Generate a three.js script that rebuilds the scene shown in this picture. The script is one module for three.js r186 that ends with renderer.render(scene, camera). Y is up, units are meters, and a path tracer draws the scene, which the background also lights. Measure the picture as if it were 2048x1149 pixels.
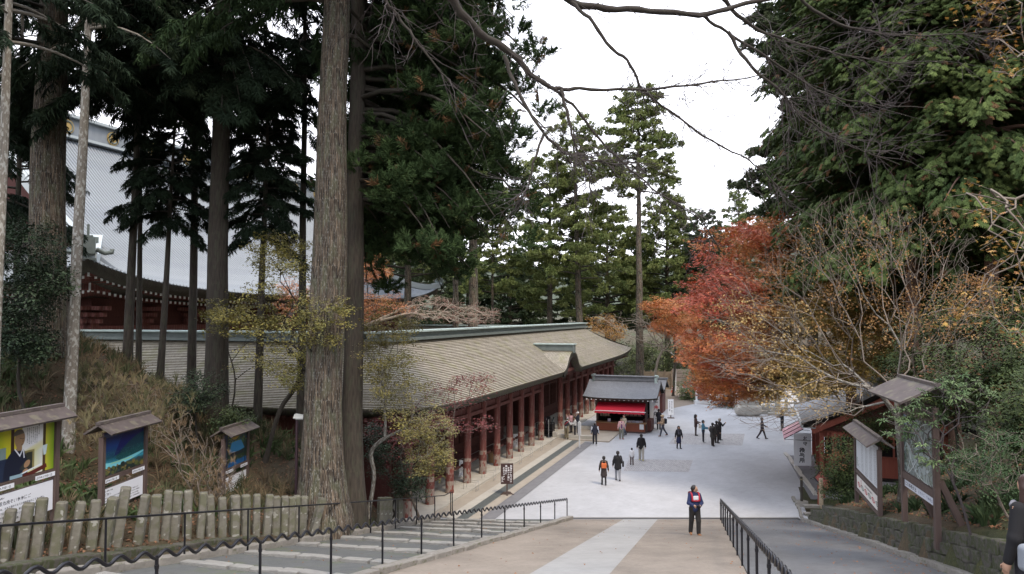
import * as THREE from 'three';
import { mergeGeometries, mergeVertices } from 'three/addons/utils/BufferGeometryUtils.js';
import { RoundedBoxGeometry } from 'three/addons/geometries/RoundedBoxGeometry.js';

// ------------------------------------------------------------------ camera, sky, sun, exposure
const EYE = 9.5, TILT = Math.atan(0.037), FP = 1500;           // eye above the square, lens in photo pixels (2048 wide)
const scene = new THREE.Scene();
const camera = new THREE.PerspectiveCamera(2 * Math.atan(574.5 / FP) * 180 / Math.PI, 2048 / 1149, 0.1, 4000);
camera.position.set(0, EYE, 0);
camera.rotation.set(TILT, 0, 0);
const renderer = new THREE.WebGLRenderer({ antialias: true });
renderer.toneMapping = THREE.LinearToneMapping;
renderer.toneMappingExposure = 1.82;
renderer.shadowMap.enabled = true;

const hash = (a, b = 0, c = 0) => { let h = Math.imul(a | 0, 374761393) ^ Math.imul(b | 0, 668265263) ^ Math.imul(c | 0, 2147483647 ^ 0x27d4eb2f); h = Math.imul(h ^ (h >>> 13), 1274126177); h ^= h >>> 16; return (h >>> 0) / 4294967296; };
let RS = 12345;
const rnd = () => { RS = (RS + 0x6d2b79f5) | 0; let t = Math.imul(RS ^ (RS >>> 15), 1 | RS); t = (t + Math.imul(t ^ (t >>> 7), 61 | t)) ^ t; return ((t ^ (t >>> 14)) >>> 0) / 4294967296; };
const rr = (a, b) => a + (b - a) * rnd();
const seed = (n) => { RS = n * 7919 + 17; };
const clamp = (x, a = 0, b = 1) => Math.min(b, Math.max(a, x)), lerp = (a, b, t) => a + (b - a) * t, sstep = (a, b, x) => { const t = clamp((x - a) / (b - a)); return t * t * (3 - 2 * t); };
function pnoise(x, y, per, s = 0) {                            // value noise that repeats every per cells
  const xi = Math.floor(x), yi = Math.floor(y), fx = x - xi, fy = y - yi, u = fx * fx * (3 - 2 * fx), v = fy * fy * (3 - 2 * fy), m = (a) => ((a % per) + per) % per;
  return lerp(lerp(hash(m(xi), m(yi), s), hash(m(xi + 1), m(yi), s), u), lerp(hash(m(xi), m(yi + 1), s), hash(m(xi + 1), m(yi + 1), s), u), v);
}
const fbm = (x, y, per, s, oct = 4) => { let a = 0, w = 0.5, t = 0; for (let i = 0; i < oct; i++) { a += w * pnoise(x, y, per, s + i); t += w; x *= 2; y *= 2; per *= 2; w *= 0.55; } return a / t; };
const noise2 = (x, y, s = 0) => fbm(x, y, 4096, s, 3);

{ // thin bright overcast, a little bluer overhead
  const w = 512, h = 256, data = new Float32Array(w * h * 4);
  for (let j = 0; j < h; j++) for (let i = 0; i < w; i++) {
    const e = ((j + 0.5) / h - 0.5) * Math.PI, up = Math.max(0, Math.sin(e));
    const c = fbm(i / w * 16, j / h * 12, 16, 5, 4), k = 1.32 + 0.22 * (c - 0.5), b = up * 0.5 + (0.5 - c) * 0.12, o = (j * w + i) * 4;
    data[o] = k * (1 - 0.16 * b); data[o + 1] = k * (1.0 - 0.05 * b); data[o + 2] = k * (1.07 + 0.1 * b); data[o + 3] = 1;
  }
  const sky = new THREE.DataTexture(data, w, h, THREE.RGBAFormat, THREE.FloatType);
  sky.mapping = THREE.EquirectangularReflectionMapping; sky.magFilter = THREE.LinearFilter; sky.needsUpdate = true;
  scene.background = sky; scene.environment = sky;
}
const sun = new THREE.DirectionalLight(0xffecd2, 1.5);
sun.name = 'sun'; sun.position.set(34, 84, -2); sun.target.position.set(6, 0, -50); sun.shadow.radius = 22;
sun.castShadow = true; Object.assign(sun.shadow.camera, { left: -80, right: 80, top: 90, bottom: -90, near: 1, far: 260 }); sun.shadow.mapSize.set(2048, 2048);
scene.add(sun, sun.target);

// ------------------------------------------------------------------ helpers
const V = (x, y, z) => new THREE.Vector3(x, y, z);
const cT = Math.cos(TILT), sT = Math.sin(TILT);
const ray = (px, py) => { const a = (px - 1024) / FP, b = -(py - 574.5) / FP, k = cT - b * sT; return [a / k, (b * cT + sT) / k]; };
const at = (px, py, d) => { const [a, b] = ray(px, py); return V(a * d, EYE + b * d, -d); };       // a place measured in the photo, d metres ahead
const gnd = (px, py, h = 0) => { const [a, b] = ray(px, py), d = (h - EYE) / b; return V(a * d, h, -d); };
const KR = 0.215, D0 = 35.2;                                    // the sloping approach: rises towards the viewer
const slopeY = (d) => Math.max(0, KR * (D0 - d));
const ramp = (px, py) => { const [a, b] = ray(px, py), d = (KR * D0 - EYE) / (b + KR); return V(a * d, EYE + b * d, -d); };

const used = new Map();
function numbered(name) { const n = used.get(name) || 0; used.set(name, n + 1); return n ? name + '_' + String(n).padStart(3, '0') : name; }
function tag(o, label, category, group, kind) { if (label) o.userData.label = label; if (category) o.userData.category = category; if (group) o.userData.group = group; if (kind) o.userData.kind = kind; return o; }
function thing(name, label, category, p = V(0, 0, 0), turn = 0, group) { const o = new THREE.Group(); o.name = numbered(name); scene.add(o); o.position.copy(p); o.rotation.y = turn; return tag(o, label, category, group); }
function part(name, geo, m, parent, kind) { const o = new THREE.Mesh(geo, m); o.name = parent === scene ? numbered(name) : name; parent.add(o); if (kind) o.userData.kind = kind; return o; }
function struct(name, geo, m) { const o = part(name, geo, m, scene, 'structure'); return o; }

class MB {                                                      // collects triangles for one mesh
  constructor() { this.p = []; this.u = []; this.i = []; this.c = null; this.col = null; }
  v(x, y, z, u = 0, w = 0) { this.p.push(x, y, z); this.u.push(u, w); if (this.c) this.c.push(...this.col); return this.p.length / 3 - 1; }
  color(r, g, b) { if (!this.c) this.c = []; this.col = [r, g, b]; return this; }
  tri(a, b, c) { this.i.push(a, b, c); }
  quad(a, b, c, d) { this.i.push(a, b, c, a, c, d); }
  quadP(A, B, C, D, s = 1) { // four corners, uv in metres
    const w = A.distanceTo(B), h = A.distanceTo(D);
    this.quad(this.v(A.x, A.y, A.z, 0, 0), this.v(B.x, B.y, B.z, w * s, 0), this.v(C.x, C.y, C.z, w * s, h * s), this.v(D.x, D.y, D.z, 0, h * s)); return this;
  }
  geo(g, m) { // adds a three.js geometry
    g = g.clone(); if (m) g.applyMatrix4(m); const n = this.p.length / 3, p = g.attributes.position, u = g.attributes.uv;
    for (let k = 0; k < p.count; k++) this.v(p.getX(k), p.getY(k), p.getZ(k), u ? u.getX(k) : 0, u ? u.getY(k) : 0);
    if (g.index) for (let k = 0; k < g.index.count; k++) this.i.push(n + g.index.getX(k)); else for (let k = 0; k < p.count; k++) this.i.push(n + k);
    return this;
  }
  box(x, y, z, w, h, d, turn = 0, tx = 0, tz = 0) { // centre and size; uv in metres
    const g = boxGeo(w, h, d), m = new THREE.Matrix4().compose(V(x, y, z), new THREE.Quaternion().setFromEuler(new THREE.Euler(tx, turn, tz)), V(1, 1, 1));
    return this.geo(g, m);
  }
  bar(A, B, w, h = w, up = V(0, 1, 0)) { // a square bar between two points
    const dir = B.clone().sub(A), L = dir.length(), z = dir.normalize(), x = V().crossVectors(up, z).normalize(); if (x.lengthSq() < 0.5) x.set(1, 0, 0);
    const y = V().crossVectors(z, x), m = new THREE.Matrix4().makeBasis(x, y, z).setPosition(A.clone().lerp(B, 0.5)); return this.geo(boxGeo(w, h, L), m);
  }
  tube(pts, radii, n = 6, cap = true, us = 1) {
    const N = pts.length, R = (k) => (typeof radii === 'number' ? radii : radii[k]); let side = null, start = this.p.length / 3, len = 0; const flip = [];
    for (let k = 0; k < N; k++) {
      const t = pts[Math.min(N - 1, k + 1)].clone().sub(pts[Math.max(0, k - 1)]).normalize();
      if (!side) { side = Math.abs(t.y) < 0.9 ? V(0, 1, 0).cross(t).normalize() : V(1, 0, 0); }
      side.sub(t.clone().multiplyScalar(side.dot(t))).normalize(); const b = V().crossVectors(t, side), r = R(k);
      if (k) len += pts[k].distanceTo(pts[k - 1]);
      for (let j = 0; j <= n; j++) { const a = j / n * Math.PI * 2, c = Math.cos(a) * r, s = Math.sin(a) * r, q = pts[k]; this.v(q.x + side.x * c + b.x * s, q.y + side.y * c + b.y * s, q.z + side.z * c + b.z * s, j / n * Math.max(1, Math.round(6.28 * R(0) * us)), len * us); }
    }
    for (let k = 0; k < N - 1; k++) for (let j = 0; j < n; j++) { const a = start + k * (n + 1) + j; this.quad(a, a + 1, a + n + 2, a + n + 1); }
    if (cap) for (const k of [0, N - 1]) { const q = pts[k], c = this.v(q.x, q.y, q.z); for (let j = 0; j < n; j++) { const a = start + k * (n + 1) + j; k ? this.tri(a, a + 1, c) : this.tri(a + 1, a, c); } }
    return this;
  }
  geometry(smooth = true) {
    const g = new THREE.BufferGeometry(); g.setAttribute('position', new THREE.Float32BufferAttribute(this.p, 3)); g.setAttribute('uv', new THREE.Float32BufferAttribute(this.u, 2));
    if (this.c) g.setAttribute('color', new THREE.Float32BufferAttribute(this.c, 3)); g.setIndex(this.i);
    if (!smooth) { const f = g.toNonIndexed(); f.computeVertexNormals(); return f; }
    g.computeVertexNormals(); return g;
  }
  build(name, m, parent, kind, smooth = true) { return part(name, this.geometry(smooth), m, parent, kind); }
}
const boxCache = new Map();
function boxGeo(w, h, d) { // box with uv in metres
  const key = [w, h, d].map((x) => x.toFixed(3)).join(); if (boxCache.has(key)) return boxCache.get(key);
  const g = new THREE.BoxGeometry(w, h, d), u = g.attributes.uv, dims = [[d, h], [d, h], [w, d], [w, d], [w, h], [w, h]];
  for (let k = 0; k < 24; k++) { const [a, b] = dims[k >> 2]; u.setXY(k, u.getX(k) * a, u.getY(k) * b); }
  boxCache.set(key, g); return g;
}
const curve = (pts, n) => new THREE.CatmullRomCurve3(pts, false, 'centripetal').getPoints(n);
const mat4 = (p, e, s = 1) => new THREE.Matrix4().compose(p, new THREE.Quaternion().setFromEuler(e), typeof s === 'number' ? V(s, s, s) : s);

// ------------------------------------------------------------------ materials
function tex(size, repeat, fn, srgb = true) { // fn(u, v) -> [r, g, b] in 0..1 (linear), tiled every 1
  const [w, h] = [].concat(size, size), data = new Uint8Array(w * h * 4), enc = (x) => { x = clamp(x); return Math.round(255 * (srgb ? (x <= 0.0031308 ? x * 12.92 : 1.055 * Math.pow(x, 1 / 2.4) - 0.055) : x)); };
  for (let j = 0; j < h; j++) for (let i = 0; i < w; i++) { const c = fn((i + 0.5) / w, (j + 0.5) / h), o = (j * w + i) * 4; data[o] = enc(c[0]); data[o + 1] = enc(c[1]); data[o + 2] = enc(c[2]); data[o + 3] = 255; }
  const t = new THREE.DataTexture(data, w, h); t.wrapS = t.wrapT = THREE.RepeatWrapping; t.magFilter = THREE.LinearFilter; t.minFilter = THREE.LinearMipmapLinearFilter; if (srgb) t.colorSpace = THREE.SRGBColorSpace;
  const [ru, rv] = [].concat(repeat, repeat); t.repeat.set(1 / ru, 1 / rv); t.needsUpdate = true; return t;
}
const grey = (size, repeat, fn) => tex(size, repeat, (u, v) => { const k = fn(u, v); return [k, k, k]; }, false);
const mix3 = (a, b, t) => [lerp(a[0], b[0], t), lerp(a[1], b[1], t), lerp(a[2], b[2], t)];
const std = (o) => new THREE.MeshStandardMaterial({ roughness: 0.9, ...o });
const rgb = (r, g, b) => new THREE.Color().setRGB(r, g, b);
const flat = (r, g, b, rough = 0.8, more = {}) => std({ color: rgb(r, g, b), roughness: rough, ...more });
const speck = (A, B, C, per, s) => (u, v) => { const f = hash(Math.floor(u * 512), Math.floor(v * 512), s), n = fbm(u * per, v * per, per, s, 5); return mix3(mix3(A, B, n), C, f > 0.8 ? (f - 0.8) * 3 : 0); };
const grainBump = (s, per = 32) => grey(512, 2, (u, v) => 0.5 * hash(Math.floor(u * 256), Math.floor(v * 256), s) + 0.5 * fbm(u * per, v * per, per, s, 4));
const M = {
  gravel: std({ map: tex(512, 4, speck([0.3441, 0.3534, 0.372], [0.4185, 0.4278, 0.4511], [0.3, 0.3, 0.32], 24, 3)), bumpMap: grainBump(4), bumpScale: 0.006, roughness: 0.95, vertexColors: true }),
  tan: std({ map: tex(512, 3, speck([0.1704, 0.1455, 0.1207], [0.2414, 0.2094, 0.1775], [0.3266, 0.284, 0.2343], 40, 7)), bumpMap: grainBump(8), bumpScale: 0.006, vertexColors: true }),
  strip: std({ map: tex(512, 3, speck([0.2584, 0.2584, 0.2546], [0.3192, 0.3192, 0.3116], [0.2128, 0.2052, 0.1976], 16, 9)), bumpMap: grainBump(9), bumpScale: 0.005, vertexColors: true }),
  asphalt: std({ map: tex(512, 3, speck([0.0884, 0.0918, 0.0986], [0.1292, 0.1326, 0.1394], [0.204, 0.204, 0.2108], 24, 11)), bumpMap: grainBump(12), bumpScale: 0.006, vertexColors: true }),
  tread: std({ map: tex(512, 3.5, (u, v) => { const c = speck([0.07125, 0.0765, 0.0765], [0.1087, 0.114, 0.114], [0.2025, 0.2025, 0.2025], 16, 13)(u, v), m = fbm(u * 6, v * 6, 6, 14, 5); return mix3(c, [0.1, 0.115, 0.07], sstep(0.52, 0.7, m) * 0.7); }), bumpMap: grainBump(13), bumpScale: 0.006 }),
  patch: std({ map: tex(512, 2, (u, v) => { const a = Math.abs(((u * 16) % 1) - 0.5), b = Math.abs(((v * 8 + (Math.floor(u * 16) % 2) * 0.5) % 1) - 0.5), k = hash(Math.floor(u * 16), Math.floor(v * 8 + (Math.floor(u * 16) % 2) * 0.5), 4), c = mix3([0.3, 0.29, 0.29], [0.4, 0.385, 0.38], k); return a > 0.44 || b > 0.47 ? [0.18, 0.18, 0.18] : c; }) }),
  kerb: std({ map: tex(512, 1.5, (u, v) => { const c = speck([0.225, 0.21, 0.1875], [0.3525, 0.33, 0.3], [0.2, 0.19, 0.17], 12, 15)(u, v), m = fbm(u * 8, v * 8, 8, 16, 4); return mix3(c, [0.13, 0.14, 0.06], sstep(0.6, 0.75, m) * 0.6); }), bumpMap: grainBump(15, 16), bumpScale: 0.02 }),
  riser: std({ map: tex(512, 1.5, speck([0.2805, 0.272, 0.255], [0.408, 0.3995, 0.374], [0.2, 0.19, 0.18], 12, 17)), bumpMap: grainBump(17, 16), bumpScale: 0.02 }),
  post: std({ map: tex(512, 1.2, (u, v) => { const c = speck([0.12, 0.112, 0.092], [0.232, 0.22, 0.184], [0.12, 0.12, 0.09], 16, 19)(u, v), m = fbm(u * 6, v * 6, 6, 20, 5); return mix3(mix3(c, [0.11, 0.115, 0.06], sstep(0.45, 0.65, m) * 0.6), [0.4, 0.4, 0.37], sstep(0.7, 0.78, fbm(u * 10, v * 10, 10, 30, 3)) * 0.7); }), bumpMap: grainBump(21, 24), bumpScale: 0.012 }),
  mossStone: std({ map: tex(512, 1.2, (u, v) => { const c = speck([0.075, 0.07125, 0.06], [0.15, 0.1387, 0.12], [0.045, 0.045, 0.0375], 12, 23)(u, v), m = fbm(u * 8, v * 8, 8, 24, 5); return mix3(c, [0.06, 0.075, 0.025], sstep(0.42, 0.62, m) * 0.85); }), bumpMap: grainBump(23, 16), bumpScale: 0.03 }),
  black: std({ color: rgb(0.012, 0.012, 0.016), roughness: 0.32, metalness: 0.2 }),
  litter: std({ map: tex(512, 2.2, (u, v) => { const k = hash(Math.floor(u * 110 + 2 * pnoise(u * 60, v * 60, 60, 2)), Math.floor(v * 110 + 2 * pnoise(u * 60, v * 60, 60, 3)), 6), n = fbm(u * 12, v * 12, 12, 25, 5); return mix3(mix3([0.045, 0.03, 0.018], [0.15, 0.09, 0.05], k * k), [0.05, 0.045, 0.02], n); }), bumpMap: grainBump(26, 48), bumpScale: 0.03 }),
  bark: std({ map: tex([512, 1024], [1, 2.2], (u, v) => { const f = fbm(u * 40, v * 5, 40, 27, 4), g = fbm(u * 90, v * 9, 90, 28, 3), p = fbm(u * 4, v * 4, 4, 29, 3), li = sstep(0.62, 0.75, fbm(u * 60, v * 24, 60, 33, 3)); let c = mix3([0.02, 0.015, 0.011], [0.2, 0.152, 0.108], clamp((f - 0.5) * 2.6 + 0.42)); c = mix3(c, [0.3, 0.27, 0.22], sstep(0.55, 0.8, g) * 0.5); c = mix3(c, [0.13, 0.14, 0.08], sstep(0.5, 0.7, p) * 0.45); return mix3(c, [0.42, 0.42, 0.39], li * 0.5); }), bumpMap: grey([512, 512], [1, 2.2], (u, v) => clamp((fbm(u * 40, v * 5, 40, 27, 4) - 0.5) * 2.2 + 0.5)), bumpScale: 0.06 }),
  barkRed: std({ map: tex([512, 512], [1, 2], (u, v) => { const f = fbm(u * 40, v * 5, 40, 31, 4); return mix3([0.09, 0.045, 0.03], [0.3, 0.19, 0.14], clamp(f * 1.3 - 0.2)); }), bumpMap: grey([512, 512], [1, 2], (u, v) => fbm(u * 40, v * 5, 40, 31, 4)), bumpScale: 0.04 }),
  barkDark: std({ map: tex([256, 512], [0.8, 2], (u, v) => { const f = fbm(u * 32, v * 5, 32, 32, 4), g = fbm(u * 6, v * 6, 6, 35, 3); return mix3(mix3([0.02, 0.017, 0.014], [0.085, 0.07, 0.055], f), [0.07, 0.075, 0.05], sstep(0.5, 0.7, g) * 0.4); }), bumpMap: grey([256, 512], [0.8, 2], (u, v) => fbm(u * 32, v * 5, 32, 32, 4)), bumpScale: 0.03 }),
  barkPale: std({ map: tex([256, 512], [0.8, 1.6], (u, v) => { const f = fbm(u * 24, v * 8, 24, 36, 4), g = sstep(0.5, 0.66, fbm(u * 12, v * 14, 12, 37, 4)); return mix3(mix3([0.13, 0.115, 0.095], [0.26, 0.235, 0.2], f), [0.42, 0.42, 0.39], g * 0.8); }), bumpMap: grey([256, 512], [0.8, 1.6], (u, v) => fbm(u * 24, v * 8, 24, 36, 4)), bumpScale: 0.02 }),
  twig: flat(0.17, 0.14, 0.115, 0.9), twigDark: flat(0.055, 0.045, 0.045, 0.9), twigPale: flat(0.27, 0.23, 0.18, 0.9),
};

// ------------------------------------------------------------------ ground: one sheet to the horizon
const piece = (pts) => (d) => { let k = 0; while (k < pts.length - 2 && d > pts[k + 1][0]) k++; const [a, b] = [pts[k], pts[k + 1]]; return a[1] + (b[1] - a[1]) * (d - a[0]) / (b[0] - a[0]); };
const xLeft = piece([[0, -12.6], [18.33, -7.59], [24.96, -5.55], [35.2, -3.2]]);      // edges of the sloping approach at distance d
const xStair = (d) => -2.56 + 0.27 * (d - 15.31);
const xRamp = (d) => 4.74 + 0.249 * (d - 15.31);
const xRight = (d) => 8.82 + 0.224 * (d - 15.31);
const LOC = V(-3.29, 0, -39.88), ANG = -Math.atan2(0.3125, 0.95);                     // the corridor's corner column and the bearing of the precinct
const Dx = 0.3125, Dd = 0.95;
const toSN = (x, d) => [(x + 3.29) * Dx + (d - 39.88) * Dd, (x + 3.29) * Dd - (d - 39.88) * Dx];
const fromSN = (s, n, y = 0) => V(-3.29 + s * Dx + n * Dd, y, -(39.88 + s * Dd - n * Dx));

const hillPts = [[-10.5, 15.9, 4.27], [-9.88, 16.6, 4.25], [-9.04, 18.5, 3.89], [-8.06, 20.5, 3.44], [-6.55, 23.1, 2.97], [-11.76, 18.5, 4.55], [-10.22, 20.2, 4.5], [-9.6, 26, 3.25], [-6.09, 25, 2.95], [-5.66, 27.5, 2.55], [-14.02, 24, 5.2], [-11.67, 30, 4.87], [-16.35, 32, 7.1],
  [-14.89, 32, 6.4], [-10.39, 31, 4.9], [-17.71, 26, 8.46], [-15.5, 27, 7.8], [-13.8, 29.5, 6.5], [-12.42, 29.5, 6.0], [-8.47, 29.5, 4.1], [-7.11, 28, 3.55], [-5.4, 30, 1.45], [-4.2, 32.5, 0.8], [-9, 34.5, 1.6], [-14, 36, 2.2], [-22, 38, 3.5], [-13, 9, 6.6], [-12, 12, 5.7], [-20, 14, 8.0], [-26, 22, 10], [-28, 32, 9.5], [-20, 4, 8.2], [-13.5, 2, 7.7], [-13, 16, 5.3]];
const tps = (() => { // thin plate through the measured heights
  const n = hillPts.length, N = n + 3, A = [], U = (r2) => (r2 < 1e-9 ? 0 : 0.5 * r2 * Math.log(r2));
  for (let i = 0; i < N; i++) A.push(new Float64Array(N + 1));
  for (let i = 0; i < n; i++) { for (let j = 0; j < n; j++) A[i][j] = U((hillPts[i][0] - hillPts[j][0]) ** 2 + (hillPts[i][1] - hillPts[j][1]) ** 2) + (i === j ? 0.4 : 0); const r = [1, hillPts[i][0], hillPts[i][1]]; for (let k = 0; k < 3; k++) A[i][n + k] = A[n + k][i] = r[k]; A[i][N] = hillPts[i][2]; }
  for (let c = 0; c < N; c++) { let p = c; for (let r = c + 1; r < N; r++) if (Math.abs(A[r][c]) > Math.abs(A[p][c])) p = r; [A[c], A[p]] = [A[p], A[c]]; for (let r = 0; r < N; r++) if (r !== c) { const f = A[r][c] / A[c][c]; if (f) for (let k = c; k <= N; k++) A[r][k] -= f * A[c][k]; } }
  const w = A.map((r, i) => r[N] / r[i]);
  return (x, d) => { let h = w[n] + w[n + 1] * x + w[n + 2] * d; for (let i = 0; i < n; i++) h += w[i] * U((x - hillPts[i][0]) ** 2 + (d - hillPts[i][1]) ** 2); return h; };
})();
const laneUp = (d) => 0.36 * sstep(11.5, 7.5, d); // the lane steepens near the viewer
function rightBank(d) { return 13.0 + 0.31 * (d - 34); }
function groundY(x, d) {
  const [s, n] = toSN(x, d); let h;
  const sl = d < 0 ? KR * D0 + 0.05 * -d * 0 : slopeY(d);
  const bump = 0.25 * (noise2(x * 0.8 + 50, d * 0.8 + 50, 3) - 0.5) + 0.9 * (noise2(x * 0.13 + 90, d * 0.13 + 20, 4) - 0.5);
  if (d < 35.2) {
    const l = xLeft(Math.max(0, d)), r = xRight(Math.max(0, d));
    if (x < l) { const t = l - x; h = tps(clamp(x, -34, 10), clamp(d, 1, 38)) + bump * sstep(1.5, 5, t) * 0.5; const out = Math.max(0, -34 - x); h += out * 0.18; h = lerp(sl + 0.16, h, sstep(0.1, 1.4, t)); h *= 1 - sstep(-9.0, -7.2, s); if (t < 0.12) h = sl - 0.12; }
    else if (x > r) { const t = x - r, w = 0.75 * (1 - sstep(29, 34.5, d)); h = laneUp(d) + (t < 0.3 ? sl - 0.1 : sl + w + 0.42 * (t - 0.3) * (0.55 + 0.45 * (1 - sstep(26, 34, d))) + bump * sstep(0.6, 3, t)); if (d > 31) h = lerp(h, rightLow(x, d) + bump * 0.3, sstep(31.5, 35.2, d)); }
    else h = sl - 0.12 + (x > xRamp(Math.max(0, d)) + 0.5 ? laneUp(d) * 0.9 : 0);
  } else {
    const b = rightBank(d);
    h = x > b ? rightLow(x, d) + bump * sstep(0, 1.2, rightLow(x, d)) : -0.08;
    if (x < -34) h += (-34 - x) * 0.1;
  }
  if (d > 100) h += sstep(100, 180, d) * 6 * 1 + Math.max(0, d - 130) * 0.035 + 40 * sstep(220, 900, d) * (0.35 + noise2(x * 0.006 + 7, d * 0.004, 8));
  const ax = Math.abs(x); if (ax > 70) h += (ax - 70) * 0.1 * sstep(40, 160, d + 60);
  return h;
}
function rightLow(x, d) { const b = rightBank(d), wf = d < 44 ? lerp(2.2, 9.5, sstep(36, 44, d)) : d < 58 ? 9.5 : lerp(9.5, 3.5, sstep(58, 68, d)), t = x - b; return (t < 0 ? 0 : 0.05) - 0.08 + Math.max(0, t - wf) * 0.42; }
{
  const axis = (stops) => { const a = []; for (let k = 0; k < stops.length - 1; k++) { const [p, st] = stops[k], q = stops[k + 1][0], n = Math.round((q - p) / st); for (let i = 0; i < n; i++) a.push(p + (q - p) * i / n); } a.push(stops[stops.length - 1][0]); return a; };
  const xs = axis([[-1500, 150], [-300, 40], [-100, 5], [-40, 1.2], [-22, 0.33], [-2, 1.2], [8, 0.33], [18, 0.8], [50, 5], [100, 40], [300, 150], [1500]]), ds = axis([[-600, 100], [-100, 10], [-20, 2], [0, 0.4], [40, 1], [110, 5], [200, 20], [400, 60], [1000, 150], [2500]]);
  const mb = new MB(); mb.color(1, 1, 1);
  for (const d of ds) for (const x of xs) { const h = groundY(x, d), far = sstep(120, 300, d), g = noise2(x * 0.35 + 11, d * 0.35 + 3, 12), m = sstep(0.45, 0.65, g); mb.color(lerp(lerp(1, 0.6, m), 0.35, far), lerp(lerp(1, 0.95, m), 0.75, far), lerp(lerp(1, 0.5, m), 0.5, far)); mb.v(x, h, -d, x, d); }
  const W = xs.length; for (let j = 0; j < ds.length - 1; j++) for (let i = 0; i < W - 1; i++) { const a = j * W + i; mb.quad(a, a + 1, a + W + 1, a + W); }
  struct('ground', mb.geometry(), (() => { const m = M.litter.clone(); m.vertexColors = true; return m; })());
}
function sheet(name, L, R, d0, d1, yF, m, nx = 8, nd = 40, stain = 0.12) { // a paved sheet between two edges
  const mb = new MB(); mb.color(1, 1, 1);
  for (let j = 0; j <= nd; j++) { const d = lerp(d0, d1, j / nd), a = L(d), b = R(d); for (let i = 0; i <= nx; i++) { const x = lerp(a, b, i / nx), k = 1 + stain * 2 * (noise2(x * 0.5 + 31, d * 0.25 + 7, 21) - 0.5) + stain * 1.2 * (noise2(x * 2.1 + 3, d * 1.7, 22) - 0.5); mb.color(k, k * (0.995), k * 0.99); mb.v(x, yF(d, x), -d, x, d); } }
  for (let j = 0; j < nd; j++) for (let i = 0; i < nx; i++) { const a = j * (nx + 1) + i; mb.quad(a, a + 1, a + nx + 2, a + nx + 1); }
  return struct(name, mb.geometry(), m);
}
// the square of pale rolled gravel
sheet('plaza', (d) => lerp(-4.4, 12, sstep(34, 110, d)) - (d > 40 ? 6 : 3), (d) => rightBank(d) + (d > 42 ? 12 : d > 36 ? 0.4 : 0.4), 35.2, 112, (d) => 0, M.gravel, 90, 200, 0.15);
// the approach: tan ramp with a pale strip, asphalt lane on the right, stone-edged steps on the left
sheet('ramp', xStair, xRamp, 3, 35.2, (d) => slopeY(d), M.tan, 36, 160, 0.34);
sheet('ramp_strip', (d) => 0.36 + 0.2425 * (d - 15.31), (d) => 1.97 + 0.2415 * (d - 15.31), 3, 35.15, (d) => slopeY(d) + 0.005, M.strip, 12, 120, 0.16);
sheet('side_lane', (d) => xRamp(d) + 0.02, xRight, 3, 35.15, (d) => slopeY(d) - 0.006 + laneUp(d), M.asphalt, 24, 120, 0.28);
{ // drain line across the foot of the ramp
  const g = thing('drain', 'thin dark steel drain line across the foot of the ramp', 'drain');
  const A = V(2.6, 0.006, -35.3), B = V(13.2, 0.006, -34.75);
  new MB().bar(V(2.6, 0.0, -35.32), V(13.4, 0.0, -35.3), 0.16, 0.03).build('grate', flat(0.035, 0.033, 0.036, 0.5), g);
  new MB().bar(V(2.6, 0.0, -35.47), V(13.4, 0.0, -35.45), 0.1, 0.045).build('edge_stone', M.strip, g);
}
const stoneGeos = []; seed(5);
for (let k = 0; k < 8; k++) { // rough squared stones, unit size, irregular
  const g = new RoundedBoxGeometry(1, 1, 1, 2, 0.12), p = g.attributes.position, h = rr(0, 100);
  for (let i = 0; i < p.count; i++) { const x = p.getX(i), y = p.getY(i), z = p.getZ(i), f = (a, b, c) => 0.14 * (noise2(a * 2.2 + h, b * 2.2 + c * 1.7 + h, 40 + k) - 0.5); p.setXYZ(i, x + f(y + 9, z + 9, 3) * 0.7 + 0.0, y + f(x + 9, z + 7, 5), z + f(x + 5, y + 9, 7)); }
  const u = g.attributes.uv; for (let i = 0; i < u.count; i++) u.setXY(i, u.getX(i) + k * 0.37, u.getY(i) * 0.5 + k * 0.21);
  g.computeVertexNormals(); stoneGeos.push(g);
}
function stoneRow(parent, A, B, w, h, len, m, gap = 0.02, jitter = 0.12, name = 'stone') { // squared stones butted along a line
  const L = A.distanceTo(B), dir = B.clone().sub(A).normalize(); let s = 0;
  while (s < L - 0.1) { const l = Math.min(len * rr(0.7, 1.35), L - s), c = A.clone().addScaledVector(dir, s + l / 2), o = part(name, stoneGeos[(rnd() * 8) | 0], m, parent); o.position.copy(c).add(V(rr(-1, 1) * 0.03, rr(-1, 1) * h * 0.06, rr(-1, 1) * 0.03)); o.lookAt(c.clone().add(dir)); o.rotateY(rr(-1, 1) * jitter * 0.4); o.scale.set(w * rr(0.85, 1.15), h * rr(0.92, 1.1), l - gap); s += l; }
}
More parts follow.
